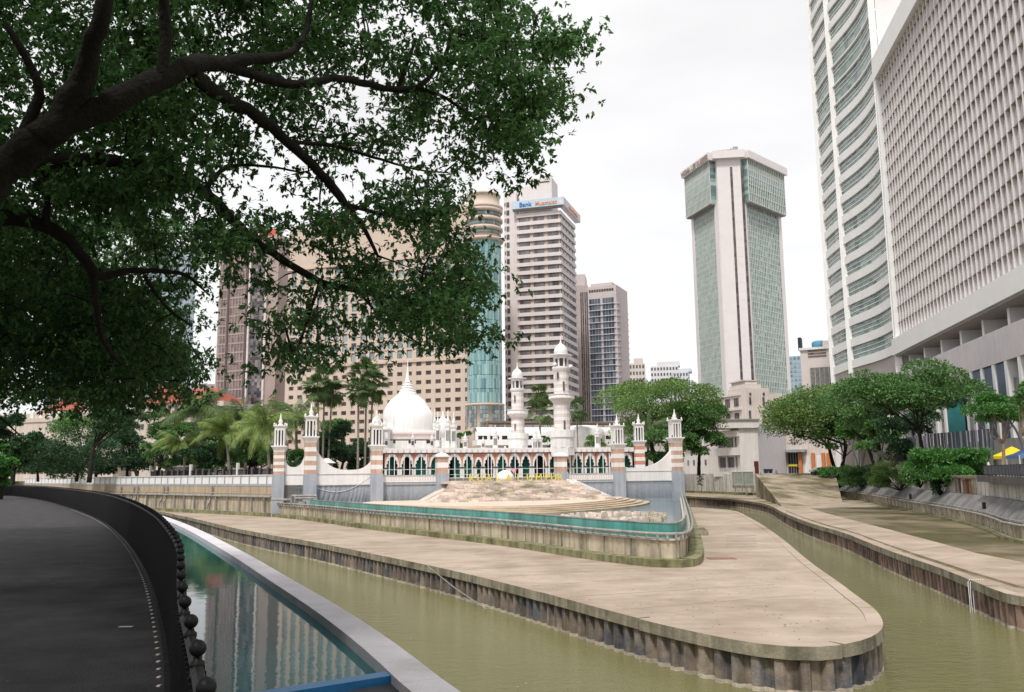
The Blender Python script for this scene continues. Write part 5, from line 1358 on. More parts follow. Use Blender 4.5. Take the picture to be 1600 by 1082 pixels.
for u in (1154, 1171):
    s = Fc.s_at(u, 500); m = MB(); m.fb(Fc, s - .42, s + .42, .35, .4, 4, zcap0 - 3); m.build('pier_slot', SLIT2, b)
z = 10
while z < zcap0 - 3:
    m = MB(); m.fb(Fc, Fc.s_at(1158, 500), Fc.s_at(1167, 500), .35, .37, z, z + .12); m.build('pier_joint', PINKB, b); z += 3.1
for F_, e0, e1 in ((Fgl, 0, 2.4), (Fgr, 2.4, 0)):
    # main shaft
    a_s, b_s = (1.7, F_.L - 2.3) if F_ is Fgl else (2.3, F_.L - 1.9)
    m = MB(); m.fb(F_, a_s, b_s, .002, .1, 8, zov); m.build('glass_sheet', GG, b)
    m = MB(); m.fb(F_, 0, a_s, .002, .5, 0, zov); m.build('edge_pier', LW, b)
    m = MB(); m.fb(F_, b_s, F_.L, .002, .5, 0, zov); m.build('edge_pier', LW, b)
    n = 19
    for j in range(1, n):
        s = a_s + (b_s - a_s) * j / n; m = MB(); m.fb(F_, s - .1, s + .1, .1, .26, 8, zov); m.build('fin', FIN, b)
    z = 9
    while z < zov:
        m = MB(); m.fb(F_, a_s, b_s, .1, .17, z, z + .22); m.build('floor_line', FIN, b); z += 3.9 / 2
    # overhanging crown
    oa, ob_ = (-.2, F_.L - 1.2) if F_ is Fgl else (1.2, F_.L + .2)
    m = MB(); m.fb(F_, oa, ob_, -.5, 2.2, zov, zcap0 - .2); m.build('crown_body', GG, b)
    m = MB(); m.fb(F_, oa - .03, ob_ + .03, -.4, 2.24, zov - .3, zov - .01); m.build('crown_soffit', mat('soffit'), b)
    m = MB(); m.fb(F_, oa + .05, ob_ - .05, 2.2, 2.26, zov + (zcap0 - zov) * .5, zov + (zcap0 - zov) * .73); m.build('blue_glass_band', GG2, b)
    m = MB(); m.fb(F_, oa + .05, ob_ - .05, 2.2, 2.26, zov + (zcap0 - zov) * .74, zcap0 - 2); m.build('pale_band', mat('crown_pale', (.58, .58, .56), .6), b)
    for j in range(n + 2):
        s = oa + (ob_ - oa) * j / (n + 1); m = MB(); m.fb(F_, s - .12, s + .12, 2.26, 2.5, zov, zcap0 - .3); m.build('fin', FIN, b)
    for j in range(5):
        z = zov + (zcap0 - zov) * j / 5; m = MB(); m.fb(F_, oa, ob_, 2.26, 2.4, z, z + .25); m.build('floor_line', FIN, b)
    m = MB(); m.fb(F_, oa - .7, ob_ + 1.2, -3, 3.3, zcap0 - .2, zcap1 - .2); m.build('roof_cap', LW, b)
m = MB(); m.fb(Fc, -1.6, Fc.L + 1.6, -4, 2.0, zcap0 - .1, zcap1); m.build('roof_cap', LW, b)
me = text_mesh('WISMA LEE RUBBER', 2.7, .1, mat('brown_letters', (.36, .27, .24), .6), 'sign_lettering', .03); put_text(me, Fgl, Fgl.L * .47, 3.42, zcap0 + .1, b, 'sign_lettering')
me.transform(Matrix.Diagonal((.86, 1.0, 1, 1)))
c = Fc.p(Fc.L * .7, -3, zcap1); m = MB(); m.tube([c, c + Vector((0, 0, 2.2)), c + Vector((0, 0, 2.6))], .12, 6); m.tube([c + Vector((-5.2, 0, 1.6)), c + Vector((2, 0, 2.2))], .1, 6); m.build('mast', PIPE, b)
m = MB(); m.box(c.x + .8, c.x + 2.4, c.y - .6, c.y + .6, c.z + 1.2, c.z + 2.9); m.build('beacon_box', mat('box_grey', (.35, .35, .36), .6), b)

# ---- white art deco building below it
b = thing('art_deco_building', P(1150, 740, 246), 'cream white art deco corner building with stepped tower below the green glass tower', 'building')
CRM = mat('cream_white', (.68, .61, .57), .75, .06, .5, 7, .1, 5, streak=.12)
Fa = Fr(P(1108, 740, 256), P(1166, 740, 240)); z3 = Fa.z_at(1150, 619)
m = MB(); m.fb(Fa, 0, Fa.L, -14, 0, .5, z3); m.build('wing', CRM, b)
m = MB(); m.fb(Fa, -.3, Fa.L, -14, .5, z3, z3 + .7); m.build('cornice', CRM, b)
for rr_, v0, v1, nn_ in ((0, 637, 624, 4), (1, 657, 647, 4)):
    for g_ in range(nn_):
        for q in range(3):
            s = Fa.L * (.08 + .235 * g_) + q * .75 + .3
            z0_, z1_ = Fa.z_at(1140, v0), Fa.z_at(1140, v1); put(Fa, winbox('window', Fa, .5, (z1_ - z0_), .12, SLIT2), 'window', s, .08, z0_, b)
m = MB(); m.fb(Fa, 0, Fa.L, .0, .9, Fa.z_at(1140, 643), Fa.z_at(1140, 640)); m.build('ledge', CRM, b)
Ft2 = Fr(P(1163, 740, 238), P(1202, 740, 240)); tp = [(1163, 1202, 606, 0), (1166, 1192, 600, -.6), (1169, 1188, 595, -1.2), (1165, 1187, 593.5, -1.0)]
for i, (a, c_, v, dd) in enumerate(tp):
    m = MB(); m.fb(Ft2, Ft2.s_at(a, 620), Ft2.s_at(c_, 620), -9, dd, .5 if i == 0 else Ft2.z_at(1180, tp[i - 1][2]), Ft2.z_at(1180, v)); m.build('tower_stage', CRM, b)
for u in (1172, 1193):
    for v0, v1 in ((632, 621), (618, 614), (655, 642), (675, 662)):
        s = Ft2.s_at(u, v0); z0_, z1_ = Ft2.z_at(u, v0), Ft2.z_at(u, v1); put(Ft2, winbox('window', Ft2, .62, z1_ - z0_, .12, SLIT2), 'window', s, .08, z0_, b)
for u in (1166, 1178, 1182, 1187, 1200):
    s = Ft2.s_at(u, 640); m = MB(); m.fb(Ft2, s - .16, s + .16, 0, .3, .5, Ft2.z_at(u, 608)); m.build('pilaster', CRM, b)
# the modern white flank
b = thing('white_building', P(1160, 740, 234), 'white modern building with slab balconies and tall blank side wall by the river ramp', 'building')
Fm = Fr(P(1119, 740, 242), P(1158, 740, 232)); Fm2 = Fr(P(1158, 740, 232), P(1187, 740, 232)); Fm3 = Fr(P(1187, 740, 232), P(1229, 740, 244))
OFFW = mat('off_white', (.72, .68, .65), .75, .05, .5, 7, .1, 5, streak=.1)
m = MB(); m.fb(Fm, 0, Fm.L, -8, -1.5, zc, Fm.z_at(1140, 672)); m.build('body', OFFW, b)
for v0, v1 in ((683, 674), (712, 700), (745, 738)):
    m = MB(); m.fb(Fm, -.5, Fm.L, -1.5, .5, Fm.z_at(1140, v0), Fm.z_at(1140, v1)); m.build('balcony_slab', OFFW, b)
for v0, v1 in ((699, 685), (731, 715)):
    for j in range(3):
        put(Fm, winbox('window', Fm, Fm.L / 3 - .5, Fm.z_at(1140, v1) - Fm.z_at(1140, v0), .1, SMG), 'window', Fm.L * (j + .5) / 3, -1.42, Fm.z_at(1140, v0), b)
for j in range(4):
    m = MB(); m.fb(Fm, Fm.L * j / 3 - .15, Fm.L * j / 3 + .15, -1.5, -.9, zc, Fm.z_at(1140, 683)); m.build('column', OFFW, b)
m = MB(); m.fb(Fm2, 0, Fm2.L, -8, 0, zc, Fm2.z_at(1170, 669)); m.build('side_wall', OFFW, b)
m = MB(); m.fb(Fm2, -6, Fm2.L + .3, -9, .8, Fm2.z_at(1170, 669), Fm2.z_at(1170, 657)); m.build('roof_block', OFFW, b)
m = MB(); m.fb(Fm2, -6.4, Fm2.L + .5, -9, 1.2, Fm2.z_at(1170, 657), Fm2.z_at(1170, 655)); m.build('roof_slab', mat('soffit'), b)
m = MB(); m.fb(Fm2, Fm2.L - 1.4, Fm2.L - .2, 0, .1, zc, Fm2.z_at(1180, 721)); m.build('maroon_door', mat('maroon', (.10, .025, .02), .5), b)
m = MB(); m.fb(Fm3, 0, Fm3.L, -8, 0, zc, Fm3.z_at(1205, 665)); m.build('blank_wall', mat('lilac_white', (.64, .62, .66), .75, .05), b)
m = MB(); m.fb(Fm3, 2, Fm3.L - 1, -7, .3, Fm3.z_at(1205, 665), Fm3.z_at(1205, 658)); m.build('roof_block', OFFW, b)
# arcade, red awning, shopfronts behind the trees
b = thing('shop_row', P(1260, 740, 240), 'cream shopfronts with orange pillars and a red awning behind the right bank trees', 'shops')
Fh = Fr(P(1229, 740, 246), P(1345, 740, 234)); m = MB(); m.fb(Fh, 0, Fh.L, -8, 0, zc, Fh.z_at(1290, 668)); m.build('body', CRM, b)
m = MB(); m.fb(Fh, -8, Fh.L * .3, -6, .3, Fh.z_at(1225, 668) , Fh.z_at(1225, 651)); m.build('upper_storey', CRM, b)
m = MB(); m.fb(Fh, -7, Fh.L * .3, .3, 1.8, Fh.z_at(1225, 650), Fh.z_at(1225, 637)); m.build('red_awning', mat('red_awning', (.62, .05, .05), .6), b)
m = MB(); m.fb(Fh, Fh.s_at(1228, 720), Fh.s_at(1262, 720), 0, 2.2, Fh.z_at(1245, 707), Fh.z_at(1245, 703)); m.build('canopy', mat('grey_awning', (.3, .31, .33), .6), b)
m = MB(); m.fb(Fh, Fh.s_at(1231, 720), Fh.s_at(1247, 720), 0, .1, zc, Fh.z_at(1240, 708)); m.build('dark_shop_window', DARK, b)
for q in range(5):
    s = Fh.s_at(1232 + q * 4, 720); m = MB(); m.fb(Fh, s - .06, s + .06, .1, .2, zc, Fh.z_at(1240, 708)); m.build('window_bar', PIPE, b)
m = MB(); m.fb(Fh, Fh.s_at(1232, 720), Fh.s_at(1246, 720), .1, .3, Fh.z_at(1240, 729), Fh.z_at(1240, 726)); m.build('yellow_sign', GOLD, b)
OR = mat('orange_paint', (.55, .19, .06), .7, .1)
for u in (1252, 1272, 1288, 1296, 1318, 1340):
    s = Fh.s_at(u, 730); m = MB(); m.fb(Fh, s - .45, s + .45, .1, .7, zc, Fh.z_at(u, 708)); m.build('orange_pillar', OR, b)
for u in (1262, 1281, 1307, 1330):
    s = Fh.s_at(u, 730); m = MB(); m.fb(Fh, s - .8, s + .8, .02, .1, zc, Fh.z_at(u, 712)); m.build('white_door', WHITE, b)

# ---- curved tower with white bands
b = thing('curved_tower', P(1350, 740, 223), 'tall curved office tower with sweeping white bands and green glass', 'tower')
CW = mat('band_white', (.80, .785, .78), .55, .04, .3, 6, .04, 4)
GW = glassgrid('curve_glass', 2.1, 1.1, [(.16, .24, .22), (.30, .40, .37), (.10, .15, .15), (.24, .33, .31), (.05, .08, .08)], .12, .55)
cpx = [(1283 + 29, 168), (1316 + 19, 163.5), (1337 + 16, 159), (1360 + 14, 154.5), (1385 + 12, 149), (1408 + 10, 143), (1421, 136)]
cpx = [(1315, 229.5), (1327, 222.7), (1339, 216.7), (1355, 210.6), (1375, 204.2), (1399, 195.7), (1421, 185)]
cp = [P(u, 737, Y) for u, Y in cpx]; cps = resample(smooth(cp, 2), 2.16); Vz = lambda v, Y, u: Zv(u, v, Y)
zbot = Zv(1318, 585, 227); ztopc = 188
def band(pts, o0, o1, z0, z1, name, mt, par):
    m = MB(); ribbon(m, offset(pts, o0), offset(pts, o1), z0, z1); return m.build(name, mt, par)
cpsd = 1 if offset(cps, 1)[5].length < cps[5].length else -1
m = MB(); ribbon(m, offset(cps, -.5 * cpsd), offset(cps, -16 * cpsd), .7, ztopc); m.build('core', LW, b)
band(cps, -.5 * cpsd, .15 * cpsd, .7, zbot, 'base_wall', mat('warm_grey', (.42, .37, .355), .7, .08, .4), b)
# storeys: heights read at the left end
vrows = []
fh = 5.37; z = zbot; i = 0
split = next(i for i, p in enumerate(cps) if proj((p.x, p.y, 27))[0] > 1333)
segs = [cps[:split + 1], cps[split:]]
while z < ztopc:
    for si, sg_ in enumerate(segs):
        band(sg_, -.5 * cpsd, .55 * cpsd, z, z + (.4 if 94 < z < 113 else 2.09), 'white_band', CW, b)
        # glass storey: panes
        for i_ in range(0, len(sg_) - 1, 4):
            q = sg_[i_:i_ + 5]
            if len(q) > 1:
                m = MB(); ribbon(m, offset(q, -.5 * cpsd), offset(q, .05 * cpsd), z + (.4 if 94 < z < 113 else 2.09), z + fh); 
                m.uv = [(i_ * 1.6 + rnd.random() * 0 + (vv[0] - q[0].x) + (q[0].y - vv[1]), vv[2]) for vv in m.v]
                m.build('window_strip', GW, b)
        for kz in (3.17, 4.25):
            band(sg_, .05 * cpsd, .2 * cpsd, z + kz, z + kz + .15, 'sunshade', CW, b)
    z += fh
for a in (0, split, len(cps) - 1):
    p = offset(cps, .35 * cpsd)[a]; m = MB(); m.prism([(p.x + 1.0 * math.cos(t), p.y + 1.0 * math.sin(t)) for t in (.3, 1.9, 3.4, 5.0)], 0.7, ztopc); m.build('pier', CW, b)

# ---- tower with bronze fins
b = thing('finned_tower', P(1540, 740, 148), 'huge grey tower covered in a grid of bronze fins above a white overhanging beam', 'tower')
k0 = P(1421, 737, 184); k1 = P(1600, 735, 125.6); dirv = (k1 - k0).normalized(); k2 = k1 + dirv * 30
F8 = Fr(k0, k2); zb8 = F8.z_at(1424, 520); zt8 = F8.z_at(1388, 88)
LIL = mat('lilac_panel', (.46, .455, .50), .6, .07, .5, 6, .05, 4, rndv=.1)
BRZ = mat('bronze_fin', (.72, .67, .64), .5, .06); DKR = mat('cell_dark', (.09, .08, .09), .7, .1)
m = MB(); m.fb(F8, 0, F8.L, -20, -1.0, zb8, zt8); m.build('core', DKR, b)
cw, chh = 2.1, 3.44; nc = int(F8.L / cw); nr = int((zt8 - zb8 - .2) / chh)
# inclined panel filling each cell
pmesh8 = MB(); w_ = cw - .22
pmesh8.add([(-w_ / 2, -.18, .15), (w_ / 2, -.03, .15), (w_ / 2, -.07, chh - .45), (-w_ / 2, -.48, chh - 1.2), (-w_ / 2, -1.0, .15), (w_ / 2, -1.0, .15), (w_ / 2, -1.0, chh - .45), (-w_ / 2, -1.0, chh - 1.2)],
           [(0, 1, 2, 3), (0, 4, 5, 1), (3, 2, 6, 7), (1, 5, 6, 2), (0, 3, 7, 4)])
sgn = -1 if F8.s.cross(Vector((0, 0, 1))).dot(F8.n) < 0 else 1
pm8 = pmesh8.mesh('cell_panel', LIL, Vector((0, 0, 0)))[0]
if sgn < 0: pass
Mz = Matrix.Rotation(F8.rz, 4, 'Z')
ny = Mz @ Vector((0, -1, 0)); flip8 = ny.dot(F8.n) > 0      # local -y points outwards?
if flip8:
    pm8.transform(Matrix.Diagonal((1, -1, 1, 1)) @ Matrix.Identity(4)); pm8.transform(Matrix.Diagonal((1, 1, 1, 1)))
    for v in pm8.vertices: v.co.y = v.co.y
cells = []
for i in range(nc):
    for j in range(nr):
        s, z = (i + .5) * cw, zb8 + .2 + j * chh; p = F8.p(s, 0, z + 1.8); q = proj(p)
        if q is None or q[0] > 1680 or q[1] < -120: cells.append((1e9, s, z)); continue
        cells.append((p.length, s, z))
cells.sort(); far = MB()
for kk, (d_, s, z) in enumerate(cells):
    if kk < 290: put(F8, pm8, 'cell_panel', s, 0, z, b)
    else:
        Mt = Matrix.Translation(F8.p(s, 0, z)) @ Mz
        far.add([Mt @ v.co for v in pm8.vertices], [tuple(p.vertices) for p in pm8.polygons])
meta(far.build('far_cell_panels', LIL, b), kind='stuff')
for i in range(nc + 1):
    m = MB(); m.fb(F8, i * cw - .09, i * cw + .09, -1.0, .07, zb8 + .1, zt8 - 1); m.build('fin', BRZ, b)
for j in range(nr + 1):
    z = zb8 + .2 + j * chh
    m = MB(); m.fb(F8, 0, F8.L, -1.0, -.02, z - .04, z + .05); m.build('floor_ledge', mat('ledge_grey', (.33, .29, .28), .6), b)
m = MB(); m.fb(F8, -1.2, .4, -20, .8, zb8, zt8 + 3); m.build('end_pier', CW, b)
m = MB(); m.fb(F8, -1.2, F8.L, -20, .95, zt8 - 1, zt8 + 4.3); m.build('parapet', CW, b)
m = MB(); m.fb(F8, -1.6, F8.L, -22, 1.2, zb8 - 3.3, zb8 + .2); m.build('white_beam', CW, b)
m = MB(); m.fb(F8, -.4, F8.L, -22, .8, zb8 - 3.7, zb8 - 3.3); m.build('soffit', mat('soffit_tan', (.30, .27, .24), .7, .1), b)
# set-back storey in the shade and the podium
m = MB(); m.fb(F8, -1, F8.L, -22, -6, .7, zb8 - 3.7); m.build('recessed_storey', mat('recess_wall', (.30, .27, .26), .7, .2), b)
for j in range(14):
    s = 2 + j * 6.75; m = MB(); m.fb(F8, s, s + 4.3, -6, -5.5, zb8 - 8, zb8 - 4.6); m.build('window', SMG, b)
for j in range(9):
    s = 1 + j * 10.8; m = MB(); m.fb(F8, s, s + .95, -6, -1.4, 1, zb8 - 3.7); m.build('column', CW, b)
zp8 = F8.z_at(1600, 497); PODM = mat('podium_lilac', (.56, .515, .535), .7, .06, .5, 6, .05, 4, streak=.08)
zpw1, zpw0 = F8.z_at(1500, 575), F8.z_at(1500, 668)
zP = zb8 - 7.6
m = MB(); m.fb(F8, -3.4, F8.L, -22, 1.9, zP - 4.9, zP); m.build('podium_top', PODM, b)
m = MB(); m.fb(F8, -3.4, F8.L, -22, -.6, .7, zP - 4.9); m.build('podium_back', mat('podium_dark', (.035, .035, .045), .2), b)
m = MB(); m.fb(F8, -3.4, F8.L, -1, 1.8, .7, 6.0); m.build('podium_base', mat('podium_grey', (.44, .42, .41), .8, .12, .5, 7, .2, 5, streak=.2), b)
s = 3; i = 0
while s < F8.L:
    m = MB(); m.fb(F8, s - .5, s + .5, .4, 1.85, 6.0, zP - 4.9); m.build('podium_fin', CW, b)
    q = proj(F8.p(s + 1.8, 0, 10))
    if i in (9, 10, 11): m = MB(); m.fb(F8, s + .65, s + 4.2, -.5, 1.6, 6.0, zP - 5.0); m.build('blue_grey_panel', mat('slate_panel', (.10, .13, .20), .5, .1), b)
    else:
        for zz_ in (6.1, 10.6, 15.1):
            if zz_ + 4.3 < zP - 4.9:
                m = MB(); m.fb(F8, s + .65, s + 4.2, .4, 1.15, zz_, zz_ + 4.1); m.build('podium_window', SMG, b)
    s += 4.85; i += 1

# ---- left colonial building with arches and red roof, blue tower behind
CRC = mat('colonial_cream', (.62, .54, .47), .8, .08, .5, 7, .15, 5, streak=.18)
RTILE = mat('red_tiles', (.33, .085, .065), .8, .2, 1.0, 7, .4, 6)
b = thing('colonial_building', P(90, 748, 250), 'long cream colonial building with a row of arches and red tiled roofs at the left', 'building')
Fq = Fr(P(-60, 749, 262), P(200, 747, 240)); zq = Fq.z_at(60, 660)
m = MB(); m.fb(Fq, 0, Fq.L, -14, -1.2, zc, zq); m.build('wall', CRC, b)
m = MB(); m.fb(Fq, 0, Fq.L, -14, .5, zq, zq + 1.2); m.build('cornice', CRC, b)
m = MB(); m.fb(Fq, 0, Fq.L, -1.2, .2, zq - 5.0, zq); m.build('upper_wall', CRC, b)
m = MB(); m.fb(Fq, 0, Fq.L, -1.2, .1, zc, 3); m.build('plinth', CRC, b)
for i in range(20):
    s = Fq.L * i / 19; m = MB(); m.fb(Fq, s - .55, s + .55, -.2, .3, zq + 1.2, zq + 3.0); m.build('parapet_pier', WPLAIN, b)
m = MB(); m.fb(Fq, 0, Fq.L, -.2, .15, zq + 1.2, zq + 2.6); m.build('parapet', CRC, b)
s = 1.2
while s < Fq.L - 1:
    hw = .92; m = MB(); pts = []
    zs_ = zq - 8.6
    for sg2 in (-1, 1):
        pts = [(s + sg2 * hw, zs_)] + [(s + sg2 * hw * math.cos(t * math.pi / 2 / 6), zs_ + 1.25 * math.sin(t * math.pi / 2 / 6)) for t in range(1, 7)] + [(s, zq - 5.0), (s + sg2 * 1.0, zq - 5.0)]
        m.extrude_profile(Fq, pts if sg2 > 0 else pts, -1.2, .1)
    m.build('arch', CRC, b)
    m = MB(); m.fb(Fq, s + hw - .03, s + hw + .4, -1.1, .12, 3, zq - 5.0); m.build('column', CRC, b)
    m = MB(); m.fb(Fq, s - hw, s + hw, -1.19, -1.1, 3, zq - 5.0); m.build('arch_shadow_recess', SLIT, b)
    s += hw * 2 + .36
def hip(F_, s0, s1, d0, d1, z0, z1, name, par, mt=RTILE, ins=None):
    i_ = (d1 - d0) * .5 if ins is None else ins; m = MB(); dm = (d0 + d1) / 2
    m.add([F_.p(s0, d1, z0), F_.p(s1, d1, z0), F_.p(s1, d0, z0), F_.p(s0, d0, z0), F_.p(s0 + i_, dm, z1), F_.p(s1 - i_, dm, z1)], [(0, 1, 5, 4), (1, 2, 5), (2, 3, 4, 5), (3, 0, 4), (0, 3, 2, 1)]); m.build(name, mt, par)
hip(Fq, Fq.s_at(50, 640), Fq.s_at(112, 640), -13, -.5, zq + 2.4, Fq.z_at(80, 617), 'tiled_roof', b)
Fq2 = Fr(P(120, 747, 236), P(176, 747, 232)); m = MB(); m.fb(Fq2, 0, Fq2.L, -10, 0, zc, Fq2.z_at(140, 640)); m.build('stair_tower', CRC, b)
m = MB(); m.fb(Fq2, 0, Fq2.L * .6, -8, -1, Fq2.z_at(140, 640), Fq2.z_at(140, 608)); m.build('belvedere', CRC, b)
for j in range(3): m = MB(); m.fb(Fq2, 1 + j * 2.2, 2 + j * 2.2, -1, -.9, Fq2.z_at(140, 624), Fq2.z_at(140, 612)); m.build('window', SLIT, b)
b = thing('red_roofed_hall', P(270, 746, 232), 'cream hall with a big red tiled roof and small square windows behind the palms', 'building')
Fz = Fr(P(205, 746, 236), P(345, 745, 228)); zz_ = Fz.z_at(260, 630)
m = MB(); m.fb(Fz, 0, Fz.L, -14, 0, zc, zz_); m.build('wall', CRC, b)
hip(Fz, -1, Fz.L * .93, -15, 1.0, zz_, Fz.z_at(240, 606), 'tiled_roof', b, ins=5)
hip(Fz, 0, Fz.L * .42, -12, -3, Fz.z_at(240, 612), Fz.z_at(230, 594), 'upper_roof', b, ins=4)
for i in range(11):
    s = Fz.L * (.1 + .075 * i); put(Fz, winbox('window', Fz, .9, 1.2, .1, SLIT), 'window', s, .06, zz_ - 2.0, b)
    put(Fz, winbox('window', Fz, .8, 1.4, .1, SLIT), 'window', s, .06, zz_ - 7, b)
m = MB(); m.fb(Fz, 0, Fz.L, 0, .4, zz_ - 3.4, zz_ - 2.9); m.build('ledge', mat('red_ledge', (.35, .14, .10), .8), b)
c = P(345, 640, 246); z0_ = Zv(345, 628, 246); m = MB(); m.smooth = True
m.lathe((c.x, c.y), [(1, 3.6), (z0_, 3.6)], 16); m.build('rotunda', WHITE2, b)
m = MB(); m.smooth = True; m.lathe((c.x, c.y), [(z0_, 3.9), (z0_ + 1.2, 3.7), (z0_ + 2.8, 2.6), (z0_ + 3.6, 1.2), (z0_ + 3.9, .1)], 20); m.build('grey_dome', mat('slate_dome', (.13, .14, .16), .5), b)
far_block(213, 292, 385, 520, 30, (.36, .42, .50), 'pale blue grey tower glimpsed through the leaves at the left', name='glass_block', rows=24, cols=9, vb=640, wm=BLG, cat='tower')
far_block(62, 96, 588, 400, 20, (.34, .42, .47), 'bluish block glimpsed between leaves above the colonial roof', name='glass_block', rows=8, cols=6, vb=660, wm=BLG, cat='building')
far_block(296, 330, 600, 300, 20, (.42, .36, .34), 'low tan block just left of the brown tower', name='office_block', rows=4, cols=4, vb=650)
# ================================================================ vegetation
def leafmat(name, col, trans=.35, isl=.35, col2=None):
    return mat(name, col, .55, .3, .35, 4, 0, 4, island=isl, trans=trans, spec=.35, col2=col2, c2scale=.5, c2lo=.45, c2hi=.6)
LF_NEAR = leafmat('rain_tree_leaf', (.085, .18, .058), .48, .55)
LF_DARK = leafmat('leaf_dark', (.045, .105, .045), .28)
LF_MID = leafmat('leaf_mid', (.105, .22, .065), .3)
LF_WARM = leafmat('leaf_warm', (.155, .26, .07), .3)
LF_BRIGHT = leafmat('leaf_bright', (.09, .24, .055), .3)
LF_PALM = leafmat('leaf_palm', (.20, .28, .075), .3, .3)
LF_PALM2 = leafmat('leaf_palm_dark', (.11, .17, .065), .3, .3)
BARK = mat('bark', (.017, .014, .011), .95, .35, 2.5, 8, 1.0, 14)
BARKL = mat('bark_pale', (.26, .20, .14), .95, .3, 2, 8, .8, 10)
PTR = mat('palm_trunk', (.24, .21, .17), .95, .3, 3, 8, .6, 12)

def crown_leaves(rng, lobes, n, size, aspect=.5):
    """leaves on the outer shells of flattened lobes: (centre, rx, ry, rz)"""
    A = np.array([l[1] * l[2] for l in lobes]); pr = A / A.sum()
    idx = rng.choice(len(lobes), n, p=pr)
    d = rng.normal(size=(n, 3)); d /= np.linalg.norm(d, axis=1, keepdims=True)
    d[:, 2] = np.where(d[:, 2] < -.35, -d[:, 2], d[:, 2])
    # clumps: leaves gather round sprays
    r = .72 + .33 * rng.random(n) ** 1.0
    low = rng.random(n) < .22; r[low] *= rng.random(low.sum()) * .8 + .2
    C = np.array([[*l[0]] for l in lobes])[idx]; Rr = np.array([[l[1], l[2], l[3]] for l in lobes])[idx]
    X = C + d * Rr * r[:, None]
    dirs = d * .7 + rng.normal(size=(n, 3)) * .6; dirs[:, 2] -= .2
    return leaves_np(X, size, aspect, rng, .35, dirs)
def limb(m, a, b, r0, r1, sag=.1, n=5, rng=rnd):
    a, b = Vector(a), Vector(b); L = (b - a).length; pts = []
    o = Vector((rng.uniform(-1, 1), rng.uniform(-1, 1), rng.uniform(.2, 1))) * L * sag
    for i in range(n + 1):
        t = i / n; pts.append(a.lerp(b, t) + o * math.sin(math.pi * t))
    m.tube(pts, [r0 + (r1 - r0) * i / n for i in range(n + 1)], 7)
def tree(name, lab, base, crown_c, rad, nl, lsize, lm, nleaf, bark=BARK, tr=.35, group=None, flat=.45, seed=0, cat='tree', ntr=1):
    rng = np.random.default_rng(seed + 100); rn = random.Random(seed)
    base = Vector(base); cc = Vector(crown_c); root = thing(name, base, lab, cat, group)
    lobes = []
    for i in range(nl):
        for _ in range(50):
            q = Vector((rn.uniform(-1, 1), rn.uniform(-1, 1), rn.uniform(-1, 1)))
            if .35 < q.length < .95: break
        s = rn.uniform(.24, .40)
        c = cc + Vector((q.x * rad[0], q.y * rad[1], q.z * rad[2] * .85))
        rr_ = (rad[0] + rad[1]) / 2 * s
        lobes.append((c, rr_ * rn.uniform(.9, 1.3), rr_ * rn.uniform(.9, 1.3), min(rr_ * flat * 1.5, rad[2] * .5)))
    V, Fq = crown_leaves(rng, lobes, nleaf, lsize)
    # fine spray between the lobes
    me = npmesh('crown', V - np.array(base), Fq, lm); o = bpy.data.objects.new('crown', me); COL.objects.link(o); o.parent = root; WLOC[o] = base
    m = MB(); m.smooth = True; H = cc.z - base.z
    forks = []
    for k in range(ntr):
        bb_ = base + Vector(((k - (ntr - 1) / 2) * tr * 2.2, 0, 0)); f = bb_ + Vector((rn.uniform(-.08, .08) * H + (k - (ntr - 1) / 2) * H * .15, rn.uniform(-.05, .05) * H, H * rn.uniform(.42, .55)))
        limb(m, bb_, f, tr, tr * .7, .05, 6, rn); forks.append(f)
    prim = []
    for i, l in enumerate(lobes):
        f = forks[i % ntr]
        if i >= 6 and prim:
            q_ = min(prim, key=lambda w: (w[1] - l[0]).length); f = q_[0].lerp(q_[1], rn.uniform(.45, .75)); limb(m, f, l[0] + Vector((0, 0, -l[3] * .3)), tr * .22, tr * .06, .12, 5, rn); continue
        prim.append((f, l[0] + Vector((0, 0, -l[3] * .3))))
        limb(m, f + Vector((0, 0, -tr * .3)), l[0] + Vector((0, 0, -l[3] * .3)), tr * .45, tr * .08, .1, 6, rn)
    m.build('trunk', bark, root, recalc=False)
    return root

# ---- palms: one frond mesh per kind, shared by all
def frond_mesh(name, L, droop, lm, nseg=17, leaf=.85, wid=.04, seed=1):
    rn = random.Random(seed); m = MB(); pts = []
    for i in range(nseg + 1):
        t = i / nseg; pts.append(Vector((L * (t * (1 - .25 * droop * t)), 0, L * (.32 * t - droop * t * t * 1.05))))
    m.tube(pts, [.05 * (1 - .8 * i / nseg) + .012 for i in range(nseg + 1)], 4)
    for i in range(2, nseg + 1):
        p = pts[i]; t = i / nseg; tl = leaf * math.sin(math.pi * min(1, t * .8 + .2)) ** .6 * L / 3.2; dirf = (pts[i] - pts[i - 1]).normalized()
        for sg_ in (-1, 1):
            for q in (0, .5):
                a = p - dirf * q * L / nseg
                out_ = (dirf * .55 + Vector((0, sg_ * .75, -.42 - .35 * rn.random()))).normalized()
                mid = a + out_ * tl * .55; end = a + out_ * tl + Vector((0, 0, -tl * .32)); w = dirf * wid * L / 3.2
                m.add([a - w * .5, a + w * .5, mid + w, mid - w * .8], [(0, 1, 2, 3)]); m.add([mid - w * .8, mid + w, end], [(0, 1, 2)])
    return m.mesh(name, lm, Vector((0, 0, 0)))[0]
FR_A = [frond_mesh('frond', 4.2, .55, LF_PALM, seed=1), frond_mesh('frond', 4.4, .85, LF_PALM, seed=2), frond_mesh('frond', 3.8, .25, LF_PALM, seed=3)]
FR_B = [frond_mesh('frond', 4.2, .5, LF_PALM2, seed=4), frond_mesh('frond', 4.4, .85, LF_PALM2, seed=5), frond_mesh('frond', 3.8, .2, LF_PALM2, seed=6)]
